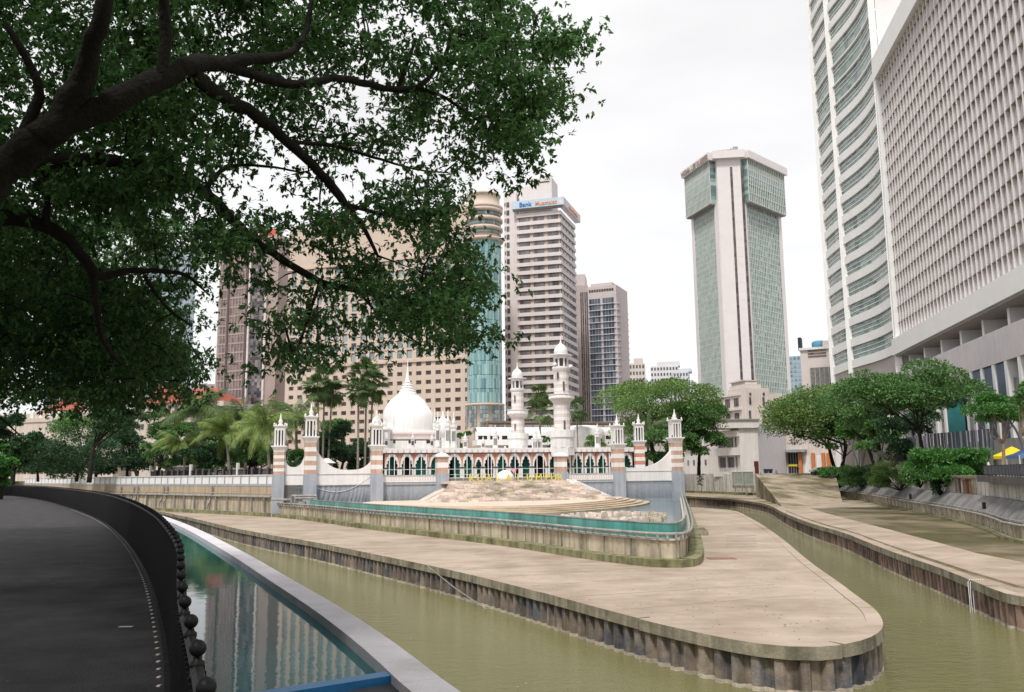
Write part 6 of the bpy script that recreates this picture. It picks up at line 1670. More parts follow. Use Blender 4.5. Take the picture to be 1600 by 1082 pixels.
def fan_mesh(name, L, lm, seed):
    rn = random.Random(seed); m = MB(); m.tube([(0, 0, 0), (L * .5, 0, L * .12), (L * .62, 0, L * .1)], .035, 4)
    c = Vector((L * .58, 0, L * .11))
    for k in range(17):
        a = R(-115 + 230 * k / 16); l = L * .5 * (1 - .12 * abs(a)) * rn.uniform(.9, 1.05)
        e = c + Vector((l * math.cos(a), l * math.sin(a), -l * .35)); mid = c.lerp(e, .6) + Vector((0, 0, l * .12)); w = Vector((-math.sin(a), math.cos(a), 0)) * l * .085
        m.add([c, mid + w, e, mid - w], [(0, 1, 2, 3)])
    return m.mesh(name, lm, Vector((0, 0, 0)))[0]
FAN = [fan_mesh('frond', 2.6, LF_PALM2, 3), fan_mesh('frond', 2.8, leafmat('leaf_fan', (.085, .14, .045), .3), 4)]
def palm(lab, u0, v0, u1, v1, Y, rpx, kinds, nf=22, tr=.22, seed=0, group=None, name='coconut_palm', z0=1.0, fan=False, dead=0):
    rn = random.Random(seed); b = P(u0, v0, Y); b.z = z0; top = P(u1, v1, Y); root = thing(name, b, lab, 'palm tree', group)
    m = MB(); m.smooth = True; pts = []
    for i in range(9):
        t = i / 8; p = b.lerp(top, t); p.x += (top.x - b.x) * .35 * (t * t - t); pts.append(p)
    m.tube(pts, [tr * (1.35 - .5 * i / 8) for i in range(9)], 8); m.build('trunk', PTR, root, recalc=False)
    sc = rpx * Y / FPX / (2.1 if fan else 3.5)
    for k in range(nf):
        me = kinds[rn.randrange(len(kinds))]
        el = rn.uniform(-.75, 1.2) if not fan else rn.uniform(-1.8, 1.7)
        o = place('frond', me, top, root); o.rotation_euler = Euler((rn.uniform(-.25, .25), -el * .75, rn.uniform(0, 6.28)), 'XYZ')
        # turn first about z then tilt
        o.rotation_euler = (Matrix.Rotation(2.399 * k + rn.uniform(-.3, .3), 3, 'Z') @ Matrix.Rotation(-el * .8, 3, 'Y') @ Matrix.Rotation(rn.uniform(-.3, .3), 3, 'X')).to_euler()
        s_ = sc * rn.uniform(.82, 1.12); o.scale = (s_, s_, s_)
    return root
GP = 'coconut palms behind the left river wall'
palm('leaning coconut palm with dull green crown, leftmost beside the colonial building', 217, 742, 163, 648, 196, 37, FR_B, 24, .25, 3, GP)
palm('tallest coconut palm with straight thin trunk, left of the striped pillars', 316, 742, 312, 636, 166, 54, FR_B + FR_A[:1], 28, .26, 5, GP)
palm('short yellow green coconut palm to the left of the tallest palm', 291, 742, 284, 692, 168, 38, FR_A, 22, .22, 7, GP)
palm('yellow green coconut palm with drooping fronds just right of the tallest palm', 359, 742, 353, 676, 160, 46, FR_A, 26, .24, 9, GP)
palm('coconut palm with golden drooping fronds behind the leftmost striped pillar', 422, 742, 414, 664, 148, 52, FR_A, 28, .24, 11, GP)
palm('dull green coconut palm crown farther back, below the brown tower', 384, 742, 380, 650, 176, 42, FR_B, 22, .24, 13, GP)
palm('coconut palm crown between the two left striped pillars', 464, 742, 462, 652, 158, 42, FR_A + FR_B, 24, .24, 15, GP)
palm('small dim palm in the trees below the colonial hall', 240, 742, 246, 700, 180, 24, FR_B, 18, .2, 16, GP)
palm('coconut palm with a hanging yellowing frond right of the mosque', 1010, 740, 1014, 668, 172, 34, FR_B, 16, .25, 17)
GF = 'slender fan palms beside the mosque'
for i, (u0, u1, v1, r_, lab) in enumerate([(497, 497, 606, 22, 'slender fan palm, leftmost of the group of three left of the dome'), (504, 507, 596, 24, 'slender fan palm, tallest of the group of three left of the dome'), (512, 519, 612, 21, 'slender fan palm, rightmost of the group of three left of the dome')]):
    palm(lab, u0, 735, u1, v1, 150 + i * 2, r_, FAN, 30, .16, 30 + i, GF, 'fan_palm', fan=True)
for i, (u0, u1, v1, r_, lab) in enumerate([(559, 560, 612, 22, 'fan palm with brownish lower leaves, leftmost of the tall pair left of the dome'), (570, 573, 588, 24, 'tall fan palm directly left of the white dome'), (577, 583, 602, 23, 'fan palm closest to the white dome, lower crown')]):
    palm(lab, u0, 735, u1, v1, 152 + i * 2, r_, FAN, 34, .17, 40 + i, GF, 'fan_palm', fan=True)
for i, (u0, u1, v1, r_, lab, Y) in enumerate([(846, 842, 620, 18, 'fan palm between the two minarets, higher crown', 195), (840, 845, 640, 22, 'fan palm between the two minarets, lower crown', 193), (903, 901, 640, 18, 'fan palm half hidden right of the large minaret', 195)]):
    palm(lab, u0, 700, u1, v1, Y, r_, FAN, 30, .17, 50 + i, GF, 'fan_palm', fan=True)
# banana-like plant behind the left swoop
b = P(457, 738, 136); b.z = 1.2; root = thing('banana_plant', b, 'broad leaved grey green plant above the small white swoop between the left pillars', 'plant')
bm_ = MB(); pts = []
L = 3.6
for i in range(9):
    t = i / 8; x = L * t * (1 - .25 * t); z = L * (1.15 * t - .75 * t * t); w = .38 * math.sin(math.pi * min(1, t * .9 + .08)); pts.append((x, z, w))
bm_.add([(x, sg_ * w, z + (.08 if sg_ else 0)) for x, z, w in pts for sg_ in (-1, 0, 1)], [(3 * i + j, 3 * i + j + 1, 3 * i + j + 4, 3 * i + j + 3) for i in range(8) for j in (0, 1)])
bme = bm_.mesh('leaf', leafmat('leaf_banana', (.10, .20, .10), .25, .0), Vector((0, 0, 0)))[0]
for k in range(13):
    o = place('leaf', bme, b + Vector((rnd.uniform(-.2, .2), 0, .4)), root); s_ = rnd.uniform(.75, 1.15); o.scale = (s_, s_, s_)
    o.rotation_euler = (Matrix.Rotation(2.4 * k, 3, 'Z') @ Matrix.Rotation(-rnd.uniform(.1, .75), 3, 'Y')).to_euler()

# ---- middle-distance trees
def treepx(lab, u, vt, vb, hw, Y, lm, nl=12, ls=.42, nleaf=9000, z0=1.0, seed=0, tr=.35, flat=.45, name='broadleaf_tree', group=None, bark=BARK, ub=None, ntr=1, depth=.8):
    top, bot = P(u, vt, Y), P(u, vb, Y); rx = hw * Y / FPX; rz = (top.z - bot.z) / 2
    b = P(ub or u, 740, Y); b.z = z0
    return tree(name, lab, b, (bot.x, Y, (top.z + bot.z) / 2), (rx, rx * depth, rz), nl, ls, lm, nleaf, bark, tr, group, flat, seed, ntr=ntr)
GL = 'trees behind the left river wall'
treepx('wide dark spreading tree overhanging the left end of the white balustrade', 95, 672, 752, 88, 172, LF_DARK, 20, .5, 15000, seed=1, group=GL, ub=120)
treepx('dense dark tree right behind the leaning palm', 200, 655, 742, 42, 184, LF_DARK, 13, .5, 10000, seed=2, group=GL)
treepx('mid green rounded tree between the leaning palm and the short palm', 250, 672, 738, 34, 172, LF_MID, 12, .48, 8000, seed=3, group=GL)
treepx('dark tree below the cream hall with the red roof', 262, 640, 690, 38, 190, LF_MID, 12, .5, 8000, seed=4, group=GL)
treepx('low dark tree under the tallest palm', 322, 690, 742, 34, 164, LF_DARK, 10, .5, 7000, seed=5, group=GL)
treepx('dim green tree behind the short palms', 390, 672, 742, 46, 168, LF_MID, 13, .5, 9000, seed=6, group=GL)
treepx('green shrubby tree behind the left striped pillars', 448, 690, 742, 36, 156, LF_MID, 10, .48, 7000, seed=7, group=GL)
treepx('round dark green tree seen over the large white swoop', 534, 654, 738, 40, 158, LF_DARK, 14, .42, 10000, seed=8, group=GL)
treepx('yellowish green tree top behind the round dark tree', 512, 648, 700, 40, 175, LF_MID, 10, .5, 6000, seed=9, group=GL)
treepx('bright green low tree at the left edge beside the path', 0, 690, 765, 24, 70, LF_BRIGHT, 12, .3, 9000, z0=0, seed=10)
treepx('dark green bushy tree at the far bend of the path', 20, 640, 745, 34, 110, LF_DARK, 14, .4, 9000, z0=0, seed=11)
treepx('dark hanging tree below the big canopy at the left', 175, 605, 690, 55, 120, LF_DARK, 13, .42, 8000, seed=12, ub=140)
treepx('low green shrub behind the mosque roof, left of the station', 724, 668, 704, 12, 188, LF_MID, 6, .4, 2500, z0=3, seed=13, name='shrub', tr=.15)
treepx('small bright shrub on the mosque roof line left of the large minaret', 858, 680, 706, 9, 186, LF_WARM, 5, .35, 1500, z0=4, seed=14, name='shrub', tr=.12)
treepx('pale green shrub row above the mosque roof, right of the large minaret', 930, 683, 702, 22, 190, LF_WARM, 8, .35, 3000, z0=4, seed=15, name='shrub', tr=.12)
treepx('big spreading light green tree right of the mosque, before the far towers', 1030, 576, 700, 100, 186, LF_WARM, 38, .5, 34000, seed=16, tr=.6, ub=1035, ntr=2)
treepx('lower darker tree hanging beside the right striped pillar', 1092, 618, 728, 46, 178, LF_MID, 26, .48, 20000, seed=17, tr=.4)
treepx('small dark tree behind the swoop right of the red pillar', 1030, 660, 738, 44, 168, LF_MID, 18, .45, 12000, seed=18, tr=.3)
GR = 'rain trees on the right bank'
treepx('rain tree with broad domed crown over the street, left of the right bank trees', 1290, 606, 704, 98, 208, LF_WARM, 34, .56, 27000, seed=19, tr=.5, ub=1310, group=GR, ntr=2)
treepx('darker flat topped rain tree in front of the finned tower', 1428, 572, 650, 112, 128, LF_MID, 38, .42, 27000, seed=20, tr=.32, ub=1448, group=GR, flat=.36, ntr=1, depth=.6)
treepx('rain tree filling the middle of the right bank, behind the small bright tree', 1350, 592, 690, 72, 172, LF_MID, 26, .5, 18000, seed=21, tr=.4, ub=1372, group=GR, ntr=2)
treepx('small bright green tree with slim forked trunks on the right bank', 1344, 634, 694, 38, 184, LF_BRIGHT, 16, .46, 11000, seed=22, tr=.14, bark=BARKL, ntr=3)
treepx('bright airy tree at the right edge with pale branching trunk', 1572, 612, 668, 56, 97, LF_BRIGHT, 15, .32, 10000, seed=23, tr=.22, bark=BARKL, ub=1565)
treepx('dense dark tree filling the space under the flat topped rain tree', 1418, 628, 716, 50, 142, LF_DARK, 18, .45, 11000, seed=25, tr=.3, group=GR)
treepx('dark green tree between the domed rain tree and the small bright tree', 1318, 640, 722, 36, 200, LF_MID, 14, .55, 8000, seed=26, tr=.3, group=GR)
treepx('rounded tree low beside the floodlight pole', 1378, 652, 722, 34, 158, LF_MID, 14, .48, 8000, seed=27, tr=.3, group=GR)
treepx('second airy tree cut by the right edge of the picture', 1612, 590, 650, 36, 90, LF_MID, 10, .3, 6000, seed=24, tr=.2, bark=BARKL)
for i, (u, vt, vb, hw, Y, lm) in enumerate([(150, 700, 744, 50, 192, LF_DARK), (215, 700, 742, 36, 198, LF_DARK), (290, 692, 742, 40, 200, LF_DARK), (350, 690, 742, 40, 190, LF_MID), (400, 694, 742, 40, 184, LF_DARK), (60, 700, 748, 50, 196, LF_DARK), (560, 690, 738, 22, 166, LF_DARK), (505, 690, 738, 26, 168, LF_DARK), (130, 640, 700, 50, 205, LF_MID), (330, 655, 700, 36, 206, LF_MID)]):
    treepx(['dark low tree mass behind the left end of the balustrade', 'dark low tree behind the leaning palm trunk', 'dark tree behind the short palm', 'green tree filling the gap between two coconut palms', 'dark tree behind the golden palm', 'dark tree below the colonial arches at the far left', 'dark low tree just left of the dome turrets', 'dark low tree beside the slender fan palms', 'green tree in front of the colonial stair tower', 'green tree below the grey rotunda dome'][i], u, vt, vb, hw, Y, lm, 14, .55, 8000, seed=200 + i, group=GL, flat=.8)
# ---- planting on top of the right wall
def bush(lab, u, v, Y, hw, hh, lm, n, seed, ls=.28, name='bush', flat=.7):
    c = P(u, v, Y); k = Y / FPX; base = Vector((c.x, c.y, c.z - hh * k)); rng = np.random.default_rng(seed); rn = random.Random(seed)
    root = thing(name, base, lab, 'bush', 'bushes along the right river wall'); lobes = []
    for i in range(24): lobes.append((c + Vector((rn.uniform(-.85, .85) * hw * k, rn.uniform(-.5, .5) * hw * k * .6, rn.uniform(-.75, .45) * hh * k)), hw * k * rn.uniform(.18, .34), hw * k * .3, hh * k * rn.uniform(.25, .5)))
    V, Fq = crown_leaves(rng, lobes, n, ls, .3); me = npmesh('foliage', V - np.array(base), Fq, lm); o = bpy.data.objects.new('foliage', me); COL.objects.link(o); o.parent = root
    m = MB()
    for l in lobes: limb(m, base, l[0], .05, .02, .1, 3, rn)
    m.build('stems', BARK, root, recalc=False)
bush('big lush bush with long bright leaves before the striped hoarding', 1484, 726, 112, 56, 35, LF_BRIGHT, 16000, 1, .5)
bush('yellowish green trailing bush left of the big lush bush', 1403, 741, 139, 42, 25, LF_WARM, 11000, 2, .42)
bush('silvery green bush just above the yellowish one', 1395, 716, 144, 24, 13, leafmat('leaf_silver', (.22, .26, .18), .2), 2500, 3, .35)
bush('low green bush in the middle of the planter wall', 1352, 744, 178, 38, 20, LF_MID, 8000, 4, .48)
bush('trailing green bush near the grey drain box', 1312, 744, 200, 34, 18, LF_BRIGHT, 8000, 5, .5)
bush('dark low hedge beside the parked car', 1284, 742, 206, 16, 9, LF_DARK, 3000, 6, .5)
bush('dark green bush hanging over the wall beside the rusty panel', 1468, 752, 114, 14, 24, LF_DARK, 4000, 7, .4)
bush('small dark bush between the planters', 1436, 736, 125, 28, 26, LF_MID, 7000, 8, .42)
bush('low green strip of plants at the far end of the planter', 1378, 748, 160, 24, 12, LF_MID, 4000, 9, .45)

# ================================================================ the big near rain tree
from mathutils import noise
rng = np.random.default_rng(42)
DEN = """794748999899999940
768897899789978995
579999999876678995
479898878936577895
789688885688778992
887887853698646620
998888763588887510
997666987788989820
999873589899999920
999995266779999930
999997146777689930
999999245773023500
866774013200000000
411430000000000000""".split()
D = np.array([[int(c) for c in (r + '0' * 18)[:18]] for r in DEN], float)
def dens(u, v):
    x, y = u / 50 - .5, v / 50 - .5
    x0, y0 = int(math.floor(x)), int(math.floor(y)); fx, fy = x - x0, y - y0
    def g(i, j):
        i = min(max(i, 0), 13)
        if j < 0: j = 0
        return D[i, j] if j < 18 else 0
    return (g(y0, x0) * (1 - fx) + g(y0, x0 + 1) * fx) * (1 - fy) + (g(y0 + 1, x0) * (1 - fx) + g(y0 + 1, x0 + 1) * fx) * fy
trunk_b = Vector((-11.0, 10.5, 0))
root = thing('rain_tree', trunk_b, 'huge dark rain tree with arching limbs spreading over the path and the upper left', 'tree')
# limbs: (u, v, depth, radius px)
LIMBS = [
 [(-260, 560, 11.0, 60), (-150, 430, 10.6, 52), (-60, 330, 10.3, 44), (20, 250, 10.1, 36), (80, 200, 10, 34), (122, 140, 9.8, 26), (140, 80, 9.5, 20), (158, 30, 9.2, 18), (176, -60, 9, 15), (220, -200, 8.6, 10)],
 [(60, 215, 10, 30), (130, 180, 10, 27), (190, 155, 10.1, 25), (245, 125, 10.3, 23), (300, 105, 10.6, 20), (350, 97, 11, 16), (410, 92, 11.5, 11), (450, 84, 11.8, 8), (476, 55, 12, 6), (486, 10, 12.2, 5), (500, -60, 12.5, 4)],
 [(252, 128, 10.3, 14), (258, 70, 10.2, 12), (256, 0, 10, 11), (250, -90, 9.6, 9)],
 [(300, 118, 10.6, 16), (345, 150, 11.2, 14), (400, 180, 11.8, 13), (450, 222, 12.4, 11), (500, 270, 13.0, 10), (540, 320, 13.4, 8), (570, 360, 13.6, 5), (590, 400, 13.8, 3)],
 [(345, 100, 11, 12), (395, 116, 11.4, 11), (440, 130, 11.8, 10), (480, 132, 12, 8.5), (520, 122, 12.3, 8), (560, 128, 12.6, 7.5), (600, 138, 13, 7), (632, 140, 13.2, 6.5), (655, 135, 13.4, 6), (678, 112, 13.6, 5), (696, 85, 13.8, 4), (705, 50, 14, 3)],
 [(622, 138, 13.2, 5), (636, 100, 13.1, 4), (650, 60, 13, 3)],
 [(650, 138, 13.4, 4), (690, 150, 13.7, 3.5), (720, 170, 14, 3), (760, 200, 14.4, 2.2), (790, 240, 14.6, 1.5)],
 [(-60, 330, 10.8, 30), (20, 262, 11, 22), (90, 250, 11.2, 16), (150, 250, 11.4, 14), (210, 258, 11.6, 12), (270, 275, 12, 11), (320, 300, 12.4, 10.5), (355, 335, 12.8, 10), (395, 375, 13.3, 9), (440, 405, 13.8, 8), (500, 440, 14.4, 7), (560, 455, 15, 6), (620, 468, 15.5, 4.5), (680, 490, 16, 3), (730, 500, 16.3, 1.6)],
 [(320, 298, 12.4, 6), (345, 268, 12.6, 4.5), (380, 258, 13, 3.5), (430, 262, 13.3, 2.5), (470, 270, 13.6, 1.6)],
 [(-80, 360, 11.5, 24), (0, 340, 11.8, 18), (60, 350, 12, 14), (105, 375, 12.3, 12), (140, 415, 12.6, 11), (150, 432, 12.8, 10), (200, 424, 13.2, 6.5), (250, 424, 13.6, 5), (290, 430, 14, 3.5), (320, 455, 14.2, 2)],
 [(146, 425, 12.7, 9), (150, 470, 12.9, 7), (160, 530, 13.2, 5), (190, 570, 13.5, 3)],
 [(70, 352, 12, 8), (75, 300, 11.8, 7), (66, 255, 11.4, 7)],
 [(225, 432, 13.4, 4), (260, 480, 13.8, 3), (300, 510, 14.2, 2)],
 [(20, 250, 10.1, 14), (60, 150, 9.8, 10), (40, 90, 9.6, 8), (10, 40, 9.4, 6)],
 [(540, 320, 13.4, 5), (600, 335, 14, 3.5), (650, 345, 14.4, 2.5), (700, 330, 14.8, 1.5)],
 [(500, 440, 14.4, 4), (480, 500, 14.8, 3), (462, 560, 15, 2)],
 [(560, 455, 15, 3), (600, 500, 15.3, 2.2), (660, 540, 15.6, 1.5)],
 [(450, 222, 12.4, 5), (520, 228, 13, 4), (580, 245, 13.5, 3), (650, 265, 14, 2), (700, 270, 14.3, 1.4)],
 [(705, 50, 14, 2.6), (760, 62, 13.9, 2), (820, 66, 13.7, 1.4), (866, 66, 13.6, .9), (890, 62, 13.6, .6)],
 [(-150, 430, 10.6, 40), (-120, 300, 8, 30), (-60, 50, 6.5, 22), (0, -300, 6, 16), (100, -700, 6, 10)],
]
skel = []; m = MB(); m.smooth = True
for L_ in LIMBS:
    pts = [P(u, v, y) for u, v, y, r in L_]; rs = [r * y / FPX * .8 for u, v, y, r in L_]
    # resample smoothly and add knobbly wander
    q, qr = [], []
    for i in range(len(pts) - 1):
        for k in range(4):
            t = k / 4; a = pts[max(i - 1, 0)]; b_ = pts[i]; c_ = pts[i + 1]; d_ = pts[min(i + 2, len(pts) - 1)]
            p = .5 * ((2 * b_) + (c_ - a) * t + (2 * a - 5 * b_ + 4 * c_ - d_) * t * t + (3 * b_ - a - 3 * c_ + d_) * t ** 3)
            rr_ = rs[i] + (rs[i + 1] - rs[i]) * t
            q.append(p + Vector((rnd.uniform(-1, 1), rnd.uniform(-1, 1), rnd.uniform(-1, 1))) * rr_ * .18); qr.append(rr_ * rnd.uniform(.93, 1.08))
    q.append(pts[-1]); qr.append(rs[-1]); mm = MB(); mm.smooth = True; mm.tube(q, qr, 10); mm.build('limb', BARK, root, recalc=False)
    skel += [(p, r) for p, r in zip(q, qr)]
mm = MB(); mm.smooth = True; a = P(-150, 430, 10.6); b_ = P(-260, 560, 11)
mm.tube([trunk_b, trunk_b + Vector((.2, 0, 1.5)), b_.lerp(a, .2), a, P(-100, 380, 10.5)], [.9, .65, .6, .5, .4], 14); mm.build('trunk', BARK, root, recalc=False)
# spray centres: wherever the crown is dense in view, and all over the unseen canopy
cent = []
tries = 0
while len(cent) < 1320 and tries < 60000:
    tries += 1
    u, v = rnd.uniform(-120, 905), rnd.uniform(-120, 700); dd = dens(max(u + (24 if u > 420 and v > 270 else 4 if u > 420 else 0), 0), max(v + (12 if v > 250 and u > 420 else 0), 0)) / 9
    if rnd.random() > dd ** 2.8 : continue
    if u > 300 and noise.noise(Vector((u / 42, v / 30, 3.3))) < -.10 + (.12 if u < 650 else -.05) - (.25 if 480 < v < 560 else 0): continue
    far_ = (u < 330 and v > 330)
    Y = rnd.uniform(14, 24) if far_ else rnd.uniform(10.8, 16.5) + max(0, (u - 250) / 600) * 2.0
    cent.append(P(u, v, Y))
for du, dv in ((880, 58), (888, 62), (896, 66), (884, 70), (868, 62)): cent.append(P(du, dv, 13.6))
for du, dv in ((838, 158), (850, 152), (862, 160), (846, 168), (834, 20), (842, 34), (836, 186), (826, 240), (822, 262), (812, 280)): cent.append(P(du, dv, 13.9))
for _ in range(560):
    u, v = rnd.uniform(-120, 320), rnd.uniform(340, 625)
    if rnd.random() < (dens(max(u, 0), v) / 9) ** 1.5: cent.append(P(u, v, rnd.uniform(15, 25)))
n_view = len(cent)
for _ in range(2300):
    p = Vector((rnd.uniform(-22, 5.5), rnd.uniform(-9, 23), 0)); p.z = 8.5 + rnd.uniform(-1.5, 4.5) - .012 * ((p.x + 10) ** 2 + (p.y - 9) ** 2) ** .9 * .5
    q = proj(p)
    if q and (-90 < q[0] < 1700 and -90 < q[1] < 1150 or q[0] > 760 and q[1] > -420): continue
    cent.append(p)
cent = np.array([list(c) for c in cent])
# twigs: join every spray to the nearest wood, nearest first
S_ = np.array([list(p) for p, r in skel]); d0 = np.array([np.min(np.sum((S_ - c) ** 2, 1)) for c in cent[:n_view]]); order = np.argsort(d0)
nodes = S_.copy(); tw = MB()
nodes_l = [nodes]
NB = np.zeros((len(S_) + n_view * 3, 3)); NB[:len(S_)] = S_; nn = len(S_)
for oi in order:
    c = cent[oi]; dd = np.sum((NB[:nn] - c) ** 2, 1); j = int(np.argmin(dd)); a = Vector(NB[j]); b_ = Vector(c); L = (b_ - a).length
    if L > 3.2: continue
    mid = a.lerp(b_, .5) + Vector((rnd.uniform(-.1, .1), rnd.uniform(-.1, .1), rnd.uniform(.0, .16))) * L
    r_ = .006 + .011 * min(L, 2); tw.tube([a, mid, b_], [r_ * 1.4, r_, .005], 4)
    NB[nn] = list(mid); NB[nn + 1] = c; nn += 2
meta(tw.build('twigs', BARK, root, recalc=False), kind='stuff')
# leaf rosettes
def rosettes(centres, per, spread, L, asp, rng):
    n = len(centres); C = np.repeat(centres, per, 0) + rng.normal(size=(n * per, 3)) * np.array(spread)
    k = 7; ax = rng.normal(size=(len(C), 3)); ax[:, 2] -= .6; ax /= np.linalg.norm(ax, axis=1, keepdims=True)
    CC = np.repeat(C, k, 0); AX = np.repeat(ax, k, 0)
    d = rng.normal(size=CC.shape); d += AX * .9; d[:, 2] -= .35
    CC = CC + AX * (np.tile(np.arange(k), len(C))[:, None] * L * .14)
    return leaves_np(CC, L, asp, rng, .6, d)
cv = cent[:n_view]; out_ = cent[n_view:]
V1, F1q = rosettes(cv, 27, (.27, .27, .12), .098, .50, rng)
me = npmesh('foliage', V1 - np.array(trunk_b), F1q, LF_NEAR); o = bpy.data.objects.new('foliage', me); COL.objects.link(o); o.parent = root; o['kind'] = 'stuff'
V1, F1q = rosettes(out_, 7, (.5, .5, .2), .27, .5, rng)
me = npmesh('overhead_foliage', V1 - np.array(trunk_b), F1q, LF_NEAR); o = bpy.data.objects.new('overhead_foliage', me); COL.objects.link(o); o.parent = root; o['kind'] = 'stuff'
# dark undergrowth left of the path
for i, (x, y, r_) in enumerate([(-10.5, 5, 1.4), (-13, 14, 1.6), (-19, 24, 1.8), (-28, 35, 2.2), (-38, 43, 2.2)]):
    b0 = Vector((x - r_, y, -.03)); tree('bush', ['dark leafy bush left of the path, nearest the camera', 'dark bush left of the path, second from the camera', 'dark bush left of the path, in the middle', 'bush left of the path near its bend', 'bush left of the path at its bend'][i], b0, b0 + Vector((0, 0, 1.3)), (r_, r_, 1.2), 9, .2, LF_BRIGHT if i > 2 else LF_DARK, 2500, tr=.07, seed=70 + i, cat='bush')
# ================================================================ street furniture, people, vehicles
# striped hoarding
H1 = Fr(P(1410, 735, 146), P(1455, 735, 132)); H2 = Fr(P(1455, 735, 132), P(1556, 733, 116))
b = thing('hoarding', H1.p(H1.L, 0, .9), 'tall corrugated grey and black striped hoarding behind the big bush', 'fence')
cols = [mat('hoard_light', (.40, .40, .46), .5, .1), mat('hoard_mid', (.22, .22, .27), .5, .1), mat('hoard_dark', (.055, .06, .08), .5, .1)]
def sheet(F_, n, pick):
    zt_, zb_ = F_.z_at(1480, 676), .7
    for i in range(n):
        s0, s1 = F_.L * i / n, F_.L * (i + 1) / n; k = pick(i); dd = .0 if i % 2 else .12
        m = MB(); m.fb(F_, s0, s1 - .03, -.05 + dd, dd, zb_, zt_ + F_.L * 0); m.build('sheet', cols[k], b)
sheet(H1, 16, lambda i: [0, 0, 1, 0, 0, 1][i % 6]); sheet(H2, 34, lambda i: [2, 2, 1, 2, 2, 0, 2, 1][i % 8])
m = MB(); m.fb(H2, 0, H2.L, -.6, -.3, .7, 1.2); m.build('foot_beam', PIPE, b)
# teal billboard column
Fb_ = Fr(P(1488, 735, 138), P(1515, 735, 137)); b = thing('teal_panel', Fb_.p(Fb_.L / 2, 0, .7), 'tall plain teal green board standing behind the striped hoarding', 'panel')
m = MB(); m.fb(Fb_, 0, Fb_.L, -.9, 0, .7, Fb_.z_at(1500, 621)); m.build('lower_board', mat('teal_board', (.03, .17, .18), .4, .2, .5), b)
m = MB(); m.fb(Fb_, -.1, Fb_.L - .5, -.8, .06, Fb_.z_at(1500, 620), Fb_.z_at(1500, 601)); m.build('upper_board', mat('pale_teal_board', (.20, .36, .33), .4, .1), b)
m = MB(); m.fb(Fb_, Fb_.L + .01, Fb_.L + .3, -.9, .05, .7, Fb_.z_at(1500, 618)); m.build('edge_frame', IRON, b)
# floodlight pole
c = P(1397, 742, 152); c.z = .7; b = thing('floodlight_pole', c, 'slim pole carrying four stacked white floodlights beside the dark rain tree', 'lamp post')
zt_ = Zv(1393, 634, 152); m = MB(); m.tube([c, (c.x, c.y, zt_)], [.13, .09], 8); m.build('pole', mat('pole_grey', (.45, .46, .45), .5), b)
for i, v in enumerate((635, 642, 651, 659)):
    z = Zv(1393, v, 152)
    for dx in (-.32, .32):
        m = MB(); m.smooth = True; m.tube([(c.x + dx, c.y - .1, z), (c.x + dx * 1.15, c.y - .5, z - .12)], [.14, .25], 10); m.build('floodlight', WHITE, b)
    m = MB(); m.tube([(c.x - .45, c.y, z), (c.x + .45, c.y, z)], .04, 6); m.build('cross_arm', IRON, b)
# curved arch poles
for i, pts in enumerate(([(1552, 742), (1549, 700), (1550, 670), (1558, 650), (1565, 646)], [(1600, 720), (1597, 694), (1586, 668), (1570, 652), (1560, 645)])):
    q = smooth([P(u, v, 100) for u, v in pts], 2); b = thing('arch_pole', (q[0].x, q[0].y, .7), 'curved pale steel arch pole near the yellow tent, %s leg' % ('left' if i == 0 else 'right'), 'pole', 'arch poles by the tents')
    q[0].z = .7; m = MB(); m.smooth = True; m.tube(q, .13, 8); m.build('arch', mat('arch_steel', (.22, .22, .24), .4, .1), b)
    m = MB(); e = q[-1]; m.tube([e, e + Vector((0, -.3, -.1))], [.1, .22], 8); m.build('lamp', WHITE, b)
# tents
def tent(u, vtop, veave, hw, Y, mt, lab):
    c = P(u, veave, Y); k = Y / FPX; ze, zt_ = c.z, Zv(u, vtop, Y); w = hw * k; b = thing('canopy_tent', (c.x, c.y, .7), lab, 'tent', 'tents at the right edge')
    m = MB(); rings = []
    for f, z in ((1, ze - .35), (1, ze), (.55, ze + (zt_ - ze) * .35), (.2, ze + (zt_ - ze) * .8), (.02, zt_)):
        rings.append([(c.x + a * w * f, c.y + b_ * w * f, z) for a, b_ in ((-1, -1), (1, -1), (1, 1), (-1, 1))])
    m.loft(rings); m.build('canopy', mt, b)
    for a in (-1, 1):
        for b_ in (-1, 1): m = MB(); m.box(c.x + a * w - .05, c.x + a * w + .05, c.y + b_ * w - .05, c.y + b_ * w + .05, .7, ze); m.build('leg', WHITE2, b)
tent(1582, 698, 713, 23, 108, mat('tent_yellow', (.75, .55, .02), .7, .05), 'bright yellow peaked canopy tent')
tent(1600, 702, 712, 18, 100, mat('tent_blue', (.12, .22, .45), .7, .05), 'blue canopy tent beside the yellow one, cut by the picture edge')
b = thing('market_table', P(1572, 720, 103), 'white draped table with boxes under the yellow tent', 'table'); c = P(1572, 722, 103)
m = MB(); m.box(c.x - .9, c.x + .9, c.y - .4, c.y + .4, .8, 1.7); m.build('cloth', WHITE, b)
m = MB(); m.box(c.x - 1, c.x + 1, c.y - .45, c.y + .45, 1.7, 1.75); m.build('tabletop', WHITE2, b)
